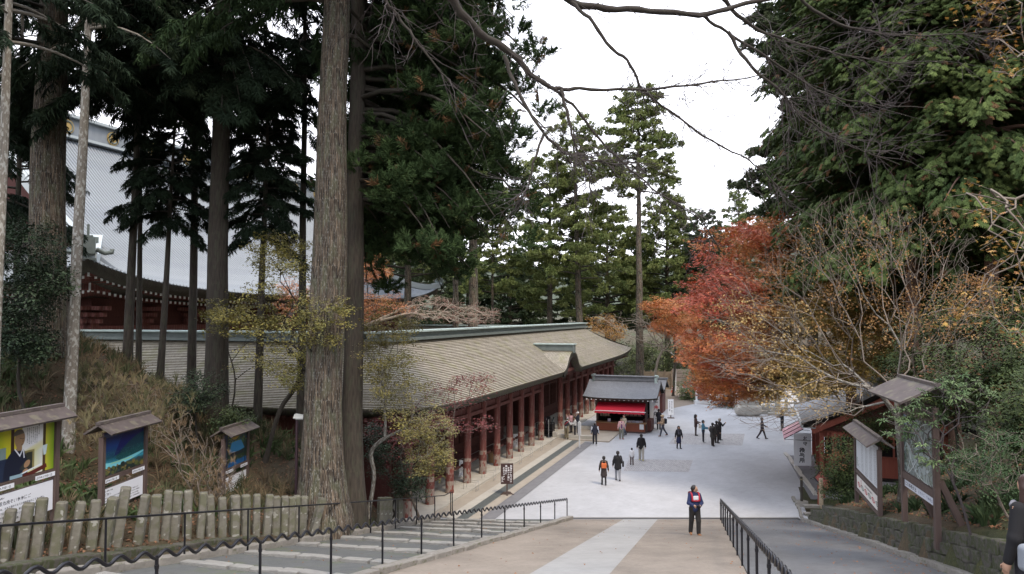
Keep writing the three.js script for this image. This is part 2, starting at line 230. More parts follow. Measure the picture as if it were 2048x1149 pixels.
{
  const st = new THREE.Group(); st.name = 'stair_path'; st.userData.kind = 'structure'; scene.add(st);
  const mb = new MB(), nd = 70, nx = 12; // asphalt treads
  for (let j = 0; j <= nd; j++) { const d = lerp(3, 35.6, j / nd), a = xLeft(d), b = xStair(d) - 0.25; for (let i = 0; i <= nx; i++) { const x = lerp(a, b, i / nx); mb.v(x, slopeY(d) - 0.02, -d, x, d); } }
  for (let j = 0; j < nd; j++) for (let i = 0; i < nx; i++) { const a = j * (nx + 1) + i; mb.quad(a, a + 1, a + nx + 2, a + nx + 1); }
  mb.build('tread', M.tread, st); seed(11);
  for (let k = 0; k < 13; k++) { // rows of pale stones edge every step
    const dl = 12.6 + k * 2.33 - (k > 7 ? (k - 7) * 0.45 : 0), rate = -0.62; if (dl > 35.2) break;
    let xl = xLeft(dl) + 0.35, dr = dl; for (let i = 0; i < 12; i++) dr = dl + rate * (xStair(dr) - 0.3 - xl); const xr_ = xStair(dr) - 0.34;
    const A = V(xl, slopeY(dl) + 0.0, -dl), Bp = V(xr_, slopeY(dr) + 0.0, -dr);
    stoneRow(st, A, Bp, 0.22, 0.15, 0.8, M.riser, 0.03, 0.3);
  }
  const kerbLine = (name, xf, d0, d1, w, h, m, off = 0, len = 1.1) => { const g = new THREE.Group(); g.name = numbered(name); g.userData.kind = 'structure'; scene.add(g); for (let d = d0; d < d1 - 0.3;) { const e = Math.min(d1, d + 4); stoneRow(g, V(xf(d) + off, slopeY(d) + h * 0.1 + (xf === xRight ? laneUp(d) : 0), -d), V(xf(e) + off, slopeY(e) + h * 0.1 + (xf === xRight ? laneUp(e) : 0), -e), w, h, len, m, 0.015, 0.08); d = e; } return g; };
  kerbLine('kerb', xStair, 4, 35.4, 0.3, 0.22, M.kerb, -0.12);
  kerbLine('kerb', xLeft, 8, 34.6, 0.34, 0.26, M.kerb, -0.05);
  kerbLine('kerb', xRight, 5, 34, 0.24, 0.2, M.kerb, 0.1);
  const g2 = new THREE.Group(); g2.name = numbered('kerb'); g2.userData.kind = 'structure'; scene.add(g2); // mossy second course under the post row
  for (let d = 10; d < 24; d += 3) stoneRow(g2, V(xLeft(d) - 0.95 - (24 - d) * 0.02, slopeY(d) + 0.13, -d), V(xLeft(d + 3) - 0.95 - (21 - d) * 0.02, slopeY(d + 3) + 0.13, -(d + 3)), 0.4, 0.32, 0.6, M.mossStone, 0.01, 0.3);
  // low mossy retaining wall along the lane
  const wl = thing('retaining_wall', 'low mossy stone retaining wall along the right lane', 'wall');
  for (let c = 0; c < 3; c++) for (let d = 6 + c * 0.3; d < 33 - c * 1.6; d += 3) stoneRow(wl, V(xRight(d) + 0.36 + c * 0.05, slopeY(d) + 0.14 + c * 0.26 + laneUp(d), -d), V(xRight(d + 3) + 0.36 + c * 0.05, slopeY(d + 3) + 0.14 + c * 0.26 + laneUp(d + 3), -(d + 3)), 0.34, 0.27, 0.5, M.mossStone, 0.012, 0.3);
}
{ // worn earth path leading off past the stall
  const mb = new MB(), P = [[1322, 822], [1392, 808], [1438, 813], [1398, 790], [1366, 776], [1340, 771], [1284, 778], [1300, 800]].map(([a, b]) => gnd(a, b)); const c = P.reduce((s, p) => s.add(p), V(0, 0, 0)).multiplyScalar(1 / P.length), o = mb.v(c.x, 0.008, c.z, c.x, -c.z); P.forEach((p) => mb.v(p.x, 0.008, p.z, p.x, -p.z)); for (let k = 0; k < 8; k++) mb.tri(o, 1 + (k + 1) % 8, 1 + k); struct('far_path', mb.geometry(), (() => { const m = M.tan.clone(); m.vertexColors = false; m.color = rgb(1.15, 1.1, 1.05); return m; })());
}
{ // paving patches let into the square
  const quadOn = (name, pts, m, y) => { const mb = new MB(), P = pts.map(([a, b]) => gnd(a, b)); for (const p of P) mb.v(p.x, y, p.z, p.x, -p.z); mb.quad(0, 1, 2, 3); return struct(name, mb.geometry(), m); };
  quadOn('paving_patch', [[1247, 943], [1378, 945], [1386, 921], [1258, 919]], M.patch, 0.006);
  quadOn('paving_patch', [[1338, 889], [1485, 892], [1490, 868], [1352, 868]], M.patch, 0.006);
}

// ------------------------------------------------------------------ buildings
Object.assign(M, {
  redWood: std({ map: tex([256, 512], [0.8, 1.6], (u, v) => { const f = fbm(u * 24, v * 4, 24, 41, 4), w = sstep(0.62, 0.74, fbm(u * 18, v * 5, 18, 42, 4)); return mix3(mix3([0.105, 0.03, 0.025], [0.175, 0.055, 0.045], f), [0.3, 0.22, 0.18], w * 0.35); }), roughness: 0.75 }),
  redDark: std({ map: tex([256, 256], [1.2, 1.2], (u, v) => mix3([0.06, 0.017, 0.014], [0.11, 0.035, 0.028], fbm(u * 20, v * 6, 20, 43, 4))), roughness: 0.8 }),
  redWorn: std({ map: tex([256, 512], [1.3, 1.1], (u, v) => { const f = fbm(u * 30, v * 4, 30, 44, 4), w = sstep(0.36, 0.52, fbm(u * 16, v * 4, 16, 45, 4)); return mix3(mix3([0.15, 0.04, 0.032], [0.24, 0.07, 0.055], f), mix3([0.2, 0.15, 0.125], [0.36, 0.3, 0.26], f), w); }), roughness: 0.85, bumpMap: grey([256, 256], [1.3, 1.1], (u, v) => fbm(u * 30, v * 4, 30, 44, 4)), bumpScale: 0.012 }),
  shingle: std({ map: tex([1024, 512], [6, 3], (u, v) => { const n = fbm(u * 12, v * 6, 12, 46, 5), s = pnoise(u * 220, Math.floor(v * 24) * 7.3, 220, 47), s2 = pnoise(u * 60, Math.floor(v * 24) * 3.1, 60, 48), mo = sstep(0.55, 0.72, fbm(u * 8, v * 4, 8, 49, 4)); let c = mix3([0.22, 0.206, 0.175], [0.47, 0.442, 0.38], clamp(0.55 * s + 0.3 * s2 + 0.4 * n - 0.1)); return mix3(c, [0.24, 0.25, 0.1], mo * 0.35); }), vertexColors: true, roughness: 0.95 }),
  eaveEdge: std({ map: tex([512, 128], [3, 0.5], (u, v) => { const n = fbm(u * 40, v * 6, 40, 50, 4), mo = sstep(0.5, 0.65, fbm(u * 14, v * 3, 14, 51, 4)); return mix3(mix3([0.03, 0.026, 0.02], [0.13, 0.11, 0.085], n), [0.07, 0.09, 0.035], mo * 0.6); }) }),
  copper: std({ map: tex(256, 3, (u, v) => mix3([0.3, 0.385, 0.37], [0.42, 0.5, 0.48], fbm(u * 12, v * 12, 12, 52, 4))), roughness: 0.6 }),
  copperDark: std({ map: tex(256, 3, (u, v) => mix3([0.1, 0.125, 0.12], [0.17, 0.2, 0.19], fbm(u * 12, v * 12, 12, 53, 4))), roughness: 0.6 }),
  hallTile: std({ map: tex([512, 512], [8, 8], (u, v) => { const n = fbm(u * 10, v * 10, 10, 54, 5), k = hash(Math.floor(u * 26), Math.floor(v * 30), 8); return mix3(mix3([0.1806, 0.2059, 0.2312], [0.2746, 0.3034, 0.3323], n), [0.2, 0.225, 0.26], k * k * 0.7); }), roughness: 0.6 }),
  beige: std({ map: tex(512, 4, speck([0.31, 0.275, 0.23], [0.4, 0.36, 0.305], [0.3, 0.26, 0.21], 10, 55)) }),
  paleStone: std({ map: tex(512, 3, speck([0.4, 0.38, 0.34], [0.52, 0.5, 0.45], [0.27, 0.26, 0.24], 10, 56)), bumpMap: grainBump(56), bumpScale: 0.006 }),
  grate: std({ map: tex([64, 128], [0.5, 0.06], (u, v) => (v > 0.55 ? [0.03, 0.035, 0.035] : mix3([0.12, 0.14, 0.135], [0.17, 0.185, 0.18], hash(u * 64, v * 9)))), roughness: 0.6 }),
  darkStrip: std({ map: tex(256, 2, speck([0.13, 0.13, 0.14], [0.19, 0.19, 0.2], [0.25, 0.25, 0.26], 8, 57)) }),
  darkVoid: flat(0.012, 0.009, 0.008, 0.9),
  greyRoof: std({ map: tex(512, 3, (u, v) => { const r = Math.floor(v * 30), k = pnoise(u * 40, r * 5.1, 40, 58), n = fbm(u * 6, v * 6, 6, 59, 4), j = (v * 30) % 1; return j < 0.12 ? [0.05, 0.05, 0.055] : mix3([0.1, 0.105, 0.115], [0.2, 0.205, 0.22], 0.5 * k + 0.5 * n); }), roughness: 0.6 }),
  orangeWood: std({ map: tex([256, 256], [1.5, 0.6], (u, v) => mix3([0.2, 0.055, 0.028], [0.3, 0.095, 0.048], fbm(u * 6, v * 24, 6, 60, 4))), roughness: 0.6 }),
  shopRed: std({ map: tex([256, 256], [0.6, 2], (u, v) => mix3([0.23, 0.055, 0.035], [0.33, 0.095, 0.06], fbm(u * 20, v * 4, 20, 61, 4))), roughness: 0.7 }),
  brownWood: std({ map: tex([256, 256], [0.5, 2], (u, v) => mix3([0.055, 0.036, 0.032], [0.115, 0.08, 0.07], fbm(u * 20, v * 4, 20, 62, 4))), roughness: 0.75 }),
  brownRoof: std({ map: tex(256, 1.4, (u, v) => mix3(mix3([0.06, 0.048, 0.046], [0.11, 0.09, 0.087], fbm(u * 8, v * 8, 8, 63, 4)), [0.17, 0.16, 0.11], sstep(0.55, 0.7, fbm(u * 6, v * 6, 6, 64, 3)) * 0.5)), roughness: 0.7 }),
  plank: std({ map: tex([256, 256], [2, 0.5], (u, v) => mix3([0.27, 0.21, 0.14], [0.44, 0.36, 0.26], fbm(u * 4, v * 20, 4, 65, 4))) }),
  white: flat(0.78, 0.79, 0.8, 0.6), cream: flat(0.7, 0.66, 0.56, 0.7), steel: flat(0.5, 0.52, 0.54, 0.4, { metalness: 0.6 }),
});
const frame = (name, label, cat, p, group) => thing(name, label, cat, p, ANG, group); // local axes: x = towards the square, z = towards the viewer along the precinct

{ // ---------- the red corridor with its shingled roof, two wings meeting in front of the big tree
  const g = frame('corridor', 'long dark red temple corridor with grey shingled roof beside the square', 'temple corridor', LOC.clone());
  const E = 1.7, RI = -3, SF = -5.8, SE = 47.6, WL = -62, S0 = 20.8;
  const prof = (o) => { const t = (E - o) / (E - RI); return 5.2 + 2.95 * (0.82 * t + 0.18 * t * t); };
  const bell = (s) => { const t = Math.abs(s - S0) / 3.1; return t > 1 ? 0 : (t < 0.62 ? 1 - 0.76 * Math.pow(t / 0.62, 2.3) : 0.24 * Math.pow((1 - t) / 0.38, 1.7)) * 1.4; };
  const lift = (s, o) => 0.5 * Math.exp(-Math.max(0, SE + E - s) / 3.2) * sstep(RI, E, o) + 0.3 * Math.exp(-Math.max(0, s - (SF - E)) / 2.5) * sstep(RI, E, o);
  const yR = (s, o) => Math.max(prof(o) + lift(s, o), bell(s) > 0 ? 5.2 + bell(s) : 0) + (bell(s) < 0 ? bell(s) * sstep(0, E, o) : 0);
  const K = 40, TH = 0.055, mb = new MB(); const oK = (k) => lerp(E, RI, k / K);
  const sList = (a, b) => { const out = [a]; for (let s = Math.ceil(a); s < b - 0.01;) { if (s > a + 0.01) out.push(s); s += s > 16 && s < 25 ? 0.25 : 1.5; } out.push(b); return out; };
  for (let k = 0; k < K; k++) {
    const o0 = oK(k), o1 = oK(k + 1), j = (hash(k, 3) - 0.5) * 0.012;
    const strip = (fn, list, uf) => { // fn(s, o) -> point
      let prev = null; for (const s of list) {
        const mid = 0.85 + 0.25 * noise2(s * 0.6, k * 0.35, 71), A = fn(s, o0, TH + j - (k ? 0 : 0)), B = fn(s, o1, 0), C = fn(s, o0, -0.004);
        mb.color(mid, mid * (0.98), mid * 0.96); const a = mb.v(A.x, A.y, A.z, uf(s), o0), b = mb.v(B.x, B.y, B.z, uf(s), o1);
        mb.color(0.46, 0.43, 0.37); const a2 = mb.v(A.x, A.y, A.z, uf(s), o0), c2 = mb.v(C.x, C.y, C.z, uf(s), o0 + 0.02);  // course ends painted dark: weathered end grain plus the shadow line under each course
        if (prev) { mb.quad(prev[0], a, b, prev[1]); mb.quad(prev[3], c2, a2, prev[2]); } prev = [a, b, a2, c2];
      }
    };
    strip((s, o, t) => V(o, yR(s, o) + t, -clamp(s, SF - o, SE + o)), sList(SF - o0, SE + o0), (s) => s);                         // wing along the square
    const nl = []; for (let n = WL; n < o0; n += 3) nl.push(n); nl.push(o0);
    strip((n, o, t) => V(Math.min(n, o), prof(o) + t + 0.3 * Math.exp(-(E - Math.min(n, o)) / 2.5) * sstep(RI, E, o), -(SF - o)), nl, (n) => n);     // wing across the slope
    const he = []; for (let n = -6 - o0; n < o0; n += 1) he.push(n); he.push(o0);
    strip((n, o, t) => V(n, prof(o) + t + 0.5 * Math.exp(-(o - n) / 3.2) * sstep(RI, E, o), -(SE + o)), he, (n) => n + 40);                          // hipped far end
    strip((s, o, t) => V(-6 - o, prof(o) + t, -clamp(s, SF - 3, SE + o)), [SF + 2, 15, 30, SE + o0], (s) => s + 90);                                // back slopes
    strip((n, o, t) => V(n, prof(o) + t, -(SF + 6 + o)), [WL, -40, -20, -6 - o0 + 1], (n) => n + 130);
  }
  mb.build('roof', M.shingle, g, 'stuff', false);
  const edge = new MB(), soff = new MB(); let pe = null;
  for (const s of sList(SF - E, SE + E)) { const y = yR(s, E), z = -s, q = [edge.v(E, y + 0.02, z, s, 0.4), edge.v(E - 0.1, y - 0.32, z, s, 0), edge.v(E - 1.75, y - 0.12, z, s, 1.9)]; if (pe) { edge.quad(pe[1], q[1], q[0], pe[0]); edge.quad(pe[2], q[2], q[1], pe[1]); } pe = q; }
  pe = null; for (const n of [WL, -40, -20, -8, -4, 0, E]) { const y = prof(E) + 0.3 * Math.exp(-(E - n) / 2.5), z = -(SF - E), q = [edge.v(n, y + 0.02, z, n, 0.4), edge.v(n, y - 0.32, z - 0.1, n, 0), edge.v(n, y - 0.12, z - 1.75, n, 1.9)]; if (pe) { edge.quad(pe[1], q[1], q[0], pe[0]); edge.quad(pe[2], q[2], q[1], pe[1]); } pe = q; }
  edge.build('eave_edge', M.eaveEdge, g);
  // copper-clad ridge
  const yt = prof(RI), zc = -(SF + 3), ridge = new MB(), rd = new MB(), zE = -(SE - 3 + 0.5);
  for (const [w, h, y, b] of [[0.95, 0.16, yt + 0.02, rd], [0.6, 0.3, yt + 0.24, rd], [1.0, 0.09, yt + 0.43, ridge]]) { b.box(RI, y, (zc + zE) / 2, w, h, zc - zE + 0.4); b.box((WL + RI - 0.5) / 2, y + 0.001, zc, RI - WL - 0.5 - 0.1, h, w - 0.002); }
  ridge.build('ridge_cap', M.copper, g); rd.build('ridge_base', M.copperDark, g);
  { // the swept gable over the entrance
    const y = 5.2 + 1.36, r = new MB(), b = new MB(); r.box(0.2, y + 0.62, -S0, 3.4, 0.09, 0.62); b.box(0.2, y + 0.34, -S0, 3.2, 0.46, 0.4); b.box(1.75, y + 0.3, -S0, 0.14, 0.7, 0.5);
    r.build('gable_ridge', M.copper, g); b.build('gable_ridge_base', M.copperDark, g);
    const f = new MB(), N = 28, vb = new MB(); let pv = null, pb = null;
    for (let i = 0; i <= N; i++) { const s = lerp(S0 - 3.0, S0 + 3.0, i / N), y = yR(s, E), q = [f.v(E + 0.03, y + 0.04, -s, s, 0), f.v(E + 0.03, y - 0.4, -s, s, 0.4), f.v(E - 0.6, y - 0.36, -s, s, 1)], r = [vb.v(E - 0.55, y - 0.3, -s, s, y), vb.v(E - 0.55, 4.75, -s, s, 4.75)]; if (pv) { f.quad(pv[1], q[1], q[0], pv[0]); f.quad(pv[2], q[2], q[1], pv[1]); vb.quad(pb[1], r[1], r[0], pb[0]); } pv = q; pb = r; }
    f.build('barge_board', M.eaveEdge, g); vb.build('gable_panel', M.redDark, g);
    new MB().box(E - 0.5, 6.25, -S0, 0.12, 0.6, 0.3).box(E - 0.5, 6.05, -S0, 0.1, 0.2, 1.4).box(E - 0.5, 5.15, -S0, 0.16, 0.24, 5).build('gable_strut', M.redWood, g);
  }
  // columns, beams, walls
  const cols = []; for (let s = -5; s < 18; s += 2.5) cols.push(s); for (let s = 23.2; s < 48; s += 2.5) cols.push(s);
  const colG = new THREE.CylinderGeometry(0.215, 0.22, 4.9, 16), wornG = new THREE.CylinderGeometry(0.222, 0.228, 1.5, 16), baseG = new THREE.CylinderGeometry(0.36, 0.4, 0.16, 14), bandG = new THREE.CylinderGeometry(0.229, 0.23, 0.34, 16);
  for (const gg of [colG, wornG]) { const u = gg.attributes.uv, p = gg.attributes.position; for (let k = 0; k < u.count; k++) u.setXY(k, u.getX(k) * 1.3, p.getY(k)); }
  cols.forEach((s, i) => {
    const c = part('column', colG, M.redWood, g); c.position.set(0, 2.45, -s);
    if (i < 16) { const w = part('worn_foot', wornG, M.redWorn, c); w.position.y = -2.45 + 0.75; w.rotation.y = i * 1.7; part('paint_band', bandG, M.redWood, c).position.y = -2.45 + lerp(0.9, 1.25, hash(i, 2)); }
    part('column_base', baseG, M.paleStone, c).position.y = -2.4;
  });
  const lc = []; for (let n = -2.5; n > -50; n -= 2.5) lc.push(n);
  for (const n of lc) { const c = part('column', colG, M.redWood, g); c.position.set(n, 2.45, -SF); }
  const bm = new MB(), lo = new MB();
  const seg = (a, b) => { const m = -(a + b) / 2, L = b - a; bm.box(0, 4.62, m, 0.3, 0.34, L); bm.box(0.02, 3.86, m, 0.16, 0.2, L); bm.box(-0.05, 4.25, m, 0.06, 0.58, L); };
  seg(-5.8, 17.4); seg(23.2, SE); bm.box(0, 4.98, -(20.3), 0.3, 0.3, 5.8);
  bm.box(-22, 4.62, -SF, 44, 0.34, 0.3).box(-22, 3.86, -SF, 44, 0.2, 0.16).box(-22, 4.25, -SF + 0.05, 44, 0.58, 0.06);
  bm.build('beam', M.redWood, g);
  // inner wall of boards, window bars and rails
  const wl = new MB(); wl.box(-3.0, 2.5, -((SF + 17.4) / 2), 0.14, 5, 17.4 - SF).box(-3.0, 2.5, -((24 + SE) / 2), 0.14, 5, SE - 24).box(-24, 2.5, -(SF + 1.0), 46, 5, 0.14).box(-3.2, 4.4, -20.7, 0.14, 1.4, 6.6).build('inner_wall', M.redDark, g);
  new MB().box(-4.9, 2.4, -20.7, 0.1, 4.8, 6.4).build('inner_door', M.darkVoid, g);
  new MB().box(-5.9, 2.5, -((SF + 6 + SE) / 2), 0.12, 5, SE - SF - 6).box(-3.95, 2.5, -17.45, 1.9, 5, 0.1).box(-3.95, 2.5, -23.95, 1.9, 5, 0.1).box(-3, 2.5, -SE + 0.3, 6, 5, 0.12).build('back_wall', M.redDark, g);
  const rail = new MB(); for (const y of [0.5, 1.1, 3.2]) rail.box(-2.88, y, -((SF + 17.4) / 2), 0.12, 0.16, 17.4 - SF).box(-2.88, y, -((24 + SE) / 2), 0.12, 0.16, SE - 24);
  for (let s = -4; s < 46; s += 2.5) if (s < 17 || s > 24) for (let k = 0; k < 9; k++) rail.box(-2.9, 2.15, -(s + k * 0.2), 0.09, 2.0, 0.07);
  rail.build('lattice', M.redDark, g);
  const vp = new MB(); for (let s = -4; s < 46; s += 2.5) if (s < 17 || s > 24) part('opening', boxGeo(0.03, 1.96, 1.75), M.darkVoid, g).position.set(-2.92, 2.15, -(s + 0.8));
  const bench = new MB(); for (let s = -4.5; s < 16; s += 2.5) bench.box(-0.5, 0.95, -(s + 1.0), 0.14, 0.12, 2.2, 0, 0).box(-1.9, 0.42, -(s + 1), 0.5, 0.08, 2.3); bench.build('rail', M.redDark, g);
  // floor and the bands of paving along the wing
  const fl = new MB(); fl.box(-2.9, 0.04, -((SF + SE) / 2), 7.4, 0.16, SE - SF + 1.8).box(-30, 0.041, -(SF + 2.6), 48, 0.158, 7); fl.build('floor', M.paleStone, g);
  // rafter ends under the left wing's eave
  const rf = new MB(); for (let n = -48; n < 1; n += 0.42) rf.box(n, 4.86, -(SF - 0.75), 0.13, 0.14, 1.5); for (let s = SF; s < SE; s += 0.42) if (s < 17.8 || s > 23.9) rf.box(0.75, 4.86, -s, 1.5, 0.14, 0.13); rf.build('rafters', M.redDark, g, 'stuff');
}
{ // bands of paving beside the corridor
  const band = (name, n0, n1, y, m, s0 = -4.2, s1 = 18.7) => { const mb = new MB(), P = [fromSN(s0, n0, y), fromSN(s0, n1, y), fromSN(s1, n1, y), fromSN(s1, n0, y)]; const U = [[n0, s0], [n1, s0], [n1, s1], [n0, s1]]; P.forEach((p, k) => mb.v(p.x, p.y, p.z, ...U[k])); mb.quad(0, 1, 2, 3); struct(name, mb.geometry(), m); };
  band('corridor_terrace', 0.8, 1.62, 0.03, M.beige); band('terrace_edge', 1.6, 2.12, 0.036, M.paleStone); band('drain_grate', 2.1, 2.66, 0.024, M.grate); band('terrace_edge', 2.64, 3.15, 0.036, M.beige); band('asphalt_strip', 3.15, 3.85, 0.02, M.darkStrip, -4.6, 18.4);
  const st = new THREE.Group(); st.name = 'entrance_step'; st.userData.kind = 'structure'; scene.add(st);
  const put = (s, n, w, h, d, m = M.paleStone, y = 0) => { const p = fromSN(s, n, y + h / 2), o = part('stone', boxGeo(w, h, d), m, st); o.position.copy(p); o.rotation.y = ANG; };
  put(22.3, 2.6, 4.6, 0.09, 7.2, M.beige); put(19.3, 2.15, 2.9, 0.34, 0.36); put(19.3, 0.6, 0.3, 0.5, 0.36); put(19.3, 3.72, 0.3, 0.46, 0.4); put(24.2, 2.4, 2.6, 0.3, 0.4);
}

{ // ---------- the great hall behind the corridor: hipped-and-gabled roof of pale grey-blue rolled tiles
  const P0 = at(165, 255, 58); P0.y = 0;
  const g = frame('temple_hall', 'huge temple hall with pale grey-blue tiled roof behind the cedar trunks', 'temple hall', P0);
  const RY = at(165, 255, 58).y - 1.2, EV = 10.95, A = 14, S_ = -12, SX = 36.6, GS = -8.2, GX = 32.5;
  const up = (t) => 1.75 * Math.exp(-t / 4.5);
  const h = (n) => RY - (RY - EV) * (1 - Math.pow(1 - clamp(Math.abs(n) / A), 1.32));
  const corner = (s, n) => { const a = Math.min(s - S_, SX - s), b = A - Math.abs(n); return up(Math.max(0, a) * 0.9 + Math.max(0, b) * 1.0) * 1.0; };
  const skirt = (e) => EV + (h(9.4) - EV) * Math.pow(clamp(e / 4.6), 1.15);                       // near and far end slopes
  const main = (s, n) => { const e = Math.min(s - S_, SX - s); let y = h(n); if (e < 4.6) y = Math.min(y, Math.max(skirt(e), Math.abs(n) < 9.4 && e >= 3.7 ? y : 0)); return y + corner(s, n); };
  const base = new MB(), bat = new MB();
  const slope = (sgn) => { // long slopes
    const NS = 60, NN = 22; for (let j = 0; j <= NS; j++) { const s = lerp(S_, SX, j / NS); const e = Math.min(s - S_, SX - s); const nTop = e < 3.8 ? lerp(A, 9.4, clamp(e / 4.6)) : 0; for (let i = 0; i <= NN; i++) { const n = lerp(A, nTop, i / NN); base.v(sgn * n, h(n) + corner(s, n), -s, s, n); } }
    const o = base.p.length / 3 - (NS + 1) * (NN + 1); for (let j = 0; j < NS; j++) for (let i = 0; i < NN; i++) { const a = o + j * (NN + 1) + i; sgn > 0 ? base.quad(a, a + NN + 1, a + NN + 2, a + 1) : base.quad(a + 1, a + NN + 2, a + NN + 1, a); }
  };
  slope(1); slope(-1);
  for (const [sg, sE] of [[1, S_], [-1, SX]]) { // end skirts
    const NS = 24, NN = 10; const o = base.p.length / 3; for (let j = 0; j <= NS; j++) for (let i = 0; i <= NN; i++) { const e = lerp(0, 4.6, i / NN), w = lerp(A, 9.4, i / NN), n = lerp(-w, w, j / NS); base.v(n, h(w) + corner(sE + sg * e, n), -(sE + sg * e), n, e); }
    for (let j = 0; j < NS; j++) for (let i = 0; i < NN; i++) { const a = o + j * (NN + 1) + i; base.quad(a, a + 1, a + NN + 2, a + NN + 1); }
  }
  base.build('roof', flat(0.1, 0.115, 0.13, 0.7), g);
  for (let s = S_ + 0.15; s < SX; s += 0.3) { // rolls of tile running down the front slope
    const e = Math.min(s - S_, SX - s), nTop = e < 3.8 ? lerp(A, 9.4, clamp(e / 4.6)) : 0, pts = []; for (let i = 0; i <= 12; i++) { const n = lerp(A + 0.05, nTop, i / 12); pts.push(V(n, h(n) + corner(s, n) + 0.02, -s)); } bat.tube(pts, 0.085, 5, true, 0.3);
  }
  for (let n = -A + 0.15; n < A; n += 0.3) { const pts = []; const eT = Math.abs(n) > 9.4 ? 4.6 * (A - Math.abs(n)) / 4.6 : 4.6; for (let i = 0; i <= 8; i++) { const e = lerp(-0.05, eT, i / 8), w = lerp(A, 9.4, clamp(e / 4.6)); pts.push(V(n, h(w) + corner(S_ + e, n) + 0.02, -(S_ + e))); } bat.tube(pts, 0.085, 5, true, 0.3); }
  bat.build('tile_rolls', M.hallTile, g, 'stuff');
  // main ridge, descending ridges and hip ridges
  const rg = new MB(), rc = new MB(); rg.box(0, RY + 0.75, -(GS + GX) / 2, 0.9, 1.6, GX - GS + 1.2); rc.box(0, RY + 1.66, -(GS + GX) / 2, 1.5, 0.22, GX - GS + 1.8).box(0, RY + 0.1, -(GS + GX) / 2, 1.3, 0.2, GX - GS + 1.4);
  const white = flat(0.4, 0.45, 0.47, 0.6);
  rg.build('ridge_wall', M.hallTile, g); rc.build('ridge_cap', white, g);
  const crest = new THREE.CylinderGeometry(0.55, 0.55, 0.1, 24); crest.rotateZ(Math.PI / 2);
  for (let k = 0; k < 16; k++) { const s = -6 + k * 4.2; if (s > GX) break; const c = part('crest', crest, flat(0.38, 0.27, 0.1, 0.5), g); c.position.set(0.5, RY + 0.8, -s); const pt = new THREE.TorusGeometry(0.4, 0.07, 6, 16); pt.rotateY(Math.PI / 2); part('crest_ring', pt, M.copperDark, c).position.x = 0.05; }
  const strip = (name, f, t0, t1, w, hh, m) => { const mb = new MB(), pts = []; for (let i = 0; i <= 14; i++) pts.push(f(lerp(t0, t1, i / 14))); for (let i = 0; i < 14; i++) mb.bar(pts[i], pts[i + 1].clone().lerp(pts[i], -0.03), w, hh); mb.build(name, m, g); return pts; };
  for (const sg of [1, -1]) {
    strip('verge_ridge', (t) => V(sg * lerp(0.4, 9.9, t), h(lerp(0.4, 9.9, t)) + 0.28, -GS), 0, 1, 0.75, 0.6, white);
    strip('verge_ridge', (t) => V(sg * lerp(0.4, 9.9, t), h(lerp(0.4, 9.9, t)) + 0.28, -GX), 0, 1, 0.75, 0.6, white);
    for (const [sC, dir] of [[S_, 1], [SX, -1]]) {
      const pts = strip('hip_ridge', (t) => { const w = lerp(A + 0.1, 9.2, t), s = sC + dir * (lerp(-0.1, 4.9, t)); return V(sg * w, h(w) + corner(s, w) + 0.3, -s); }, 0, 1, 0.85, 0.62, white);
      const p = pts[0], on = new MB(); // ridge-end ornament with its scrolls and finial
      on.box(p.x, p.y + 0.35, p.z, 0.75, 0.85, 0.75, Math.PI / 4).box(p.x, p.y + 0.82, p.z, 0.5, 0.3, 0.5, Math.PI / 4).box(p.x, p.y + 1.25, p.z, 0.13, 0.7, 0.13, Math.PI / 4);
      for (const q of [-1, 1]) on.tube([V(p.x + q * 0.3, p.y + 0.2, p.z - q * dir * sg * 0.3), V(p.x + q * 0.6, p.y, p.z - q * dir * sg * 0.6), V(p.x + q * 0.85, p.y + 0.06, p.z - q * dir * sg * 0.85), V(p.x + q * 0.85, p.y + 0.24, p.z - q * dir * sg * 0.85)], 0.14, 7);
      on.build('ridge_ornament', M.copperDark, g);
    }
    const vo = new MB(), q = V(sg * 10.1, h(9.9) + 0.4, -GS); vo.box(q.x, q.y, q.z, 0.5, 0.7, 0.9).box(q.x + 0.2 * sg, q.y + 0.5, q.z, 0.3, 0.35, 0.4).build('verge_ornament', M.copperDark, g);
  }
  // gable end wall with bargeboards
  const gw = new MB(); { const pts = []; for (let n = -9.4; n <= 9.41; n += 0.94) pts.push([n, h(n) - 0.3]); for (let k = 0; k < pts.length - 1; k++) { const [a, ya] = pts[k], [b, yb] = pts[k + 1], y0 = h(9.4) - 0.5; gw.quad(gw.v(a, y0, -(GS + 0.9)), gw.v(b, y0, -(GS + 0.9)), gw.v(b, yb, -(GS + 0.9)), gw.v(a, ya, -(GS + 0.9))); } } gw.build('gable_wall', M.redDark, g);
  // eaves: dark edge, two rows of white-tipped rafters, brackets, walls
  const ed = new MB(), ev = (f, n) => { let p = null; for (let i = 0; i <= n; i++) { const [a, b, c] = f(i / n), q = [ed.v(a.x, a.y, a.z, i, 0.4), ed.v(b.x, b.y, b.z, i, 0), ed.v(c.x, c.y, c.z, i, 1)]; if (p) { ed.quad(p[0], p[1], q[1], q[0]); ed.quad(p[1], p[2], q[2], q[1]); } p = q; } };
  const eaveAt = (s, n) => EV + corner(s, n);
  ev((t) => { const s = lerp(S_, SX, t), y = eaveAt(s, A); return [V(A + 0.02, y - 0.02, -s), V(A - 0.2, y - 0.5, -s), V(A - 3.6, y - 0.7 - corner(s, A) * 0.6, -clamp(s, S_ + 3.4, SX - 3.4))]; }, 60);
  ev((t) => { const n = lerp(-A, A, t), y = eaveAt(S_, n); return [V(n, y - 0.02, -S_ + 0.02), V(n, y - 0.5, -S_ - 0.2), V(clamp(n, -A + 3.4, A - 3.4), y - 0.7 - corner(S_, n) * 0.6, -S_ - 3.6)]; }, 40);
  ed.build('eave_edge', M.barkDark, g);
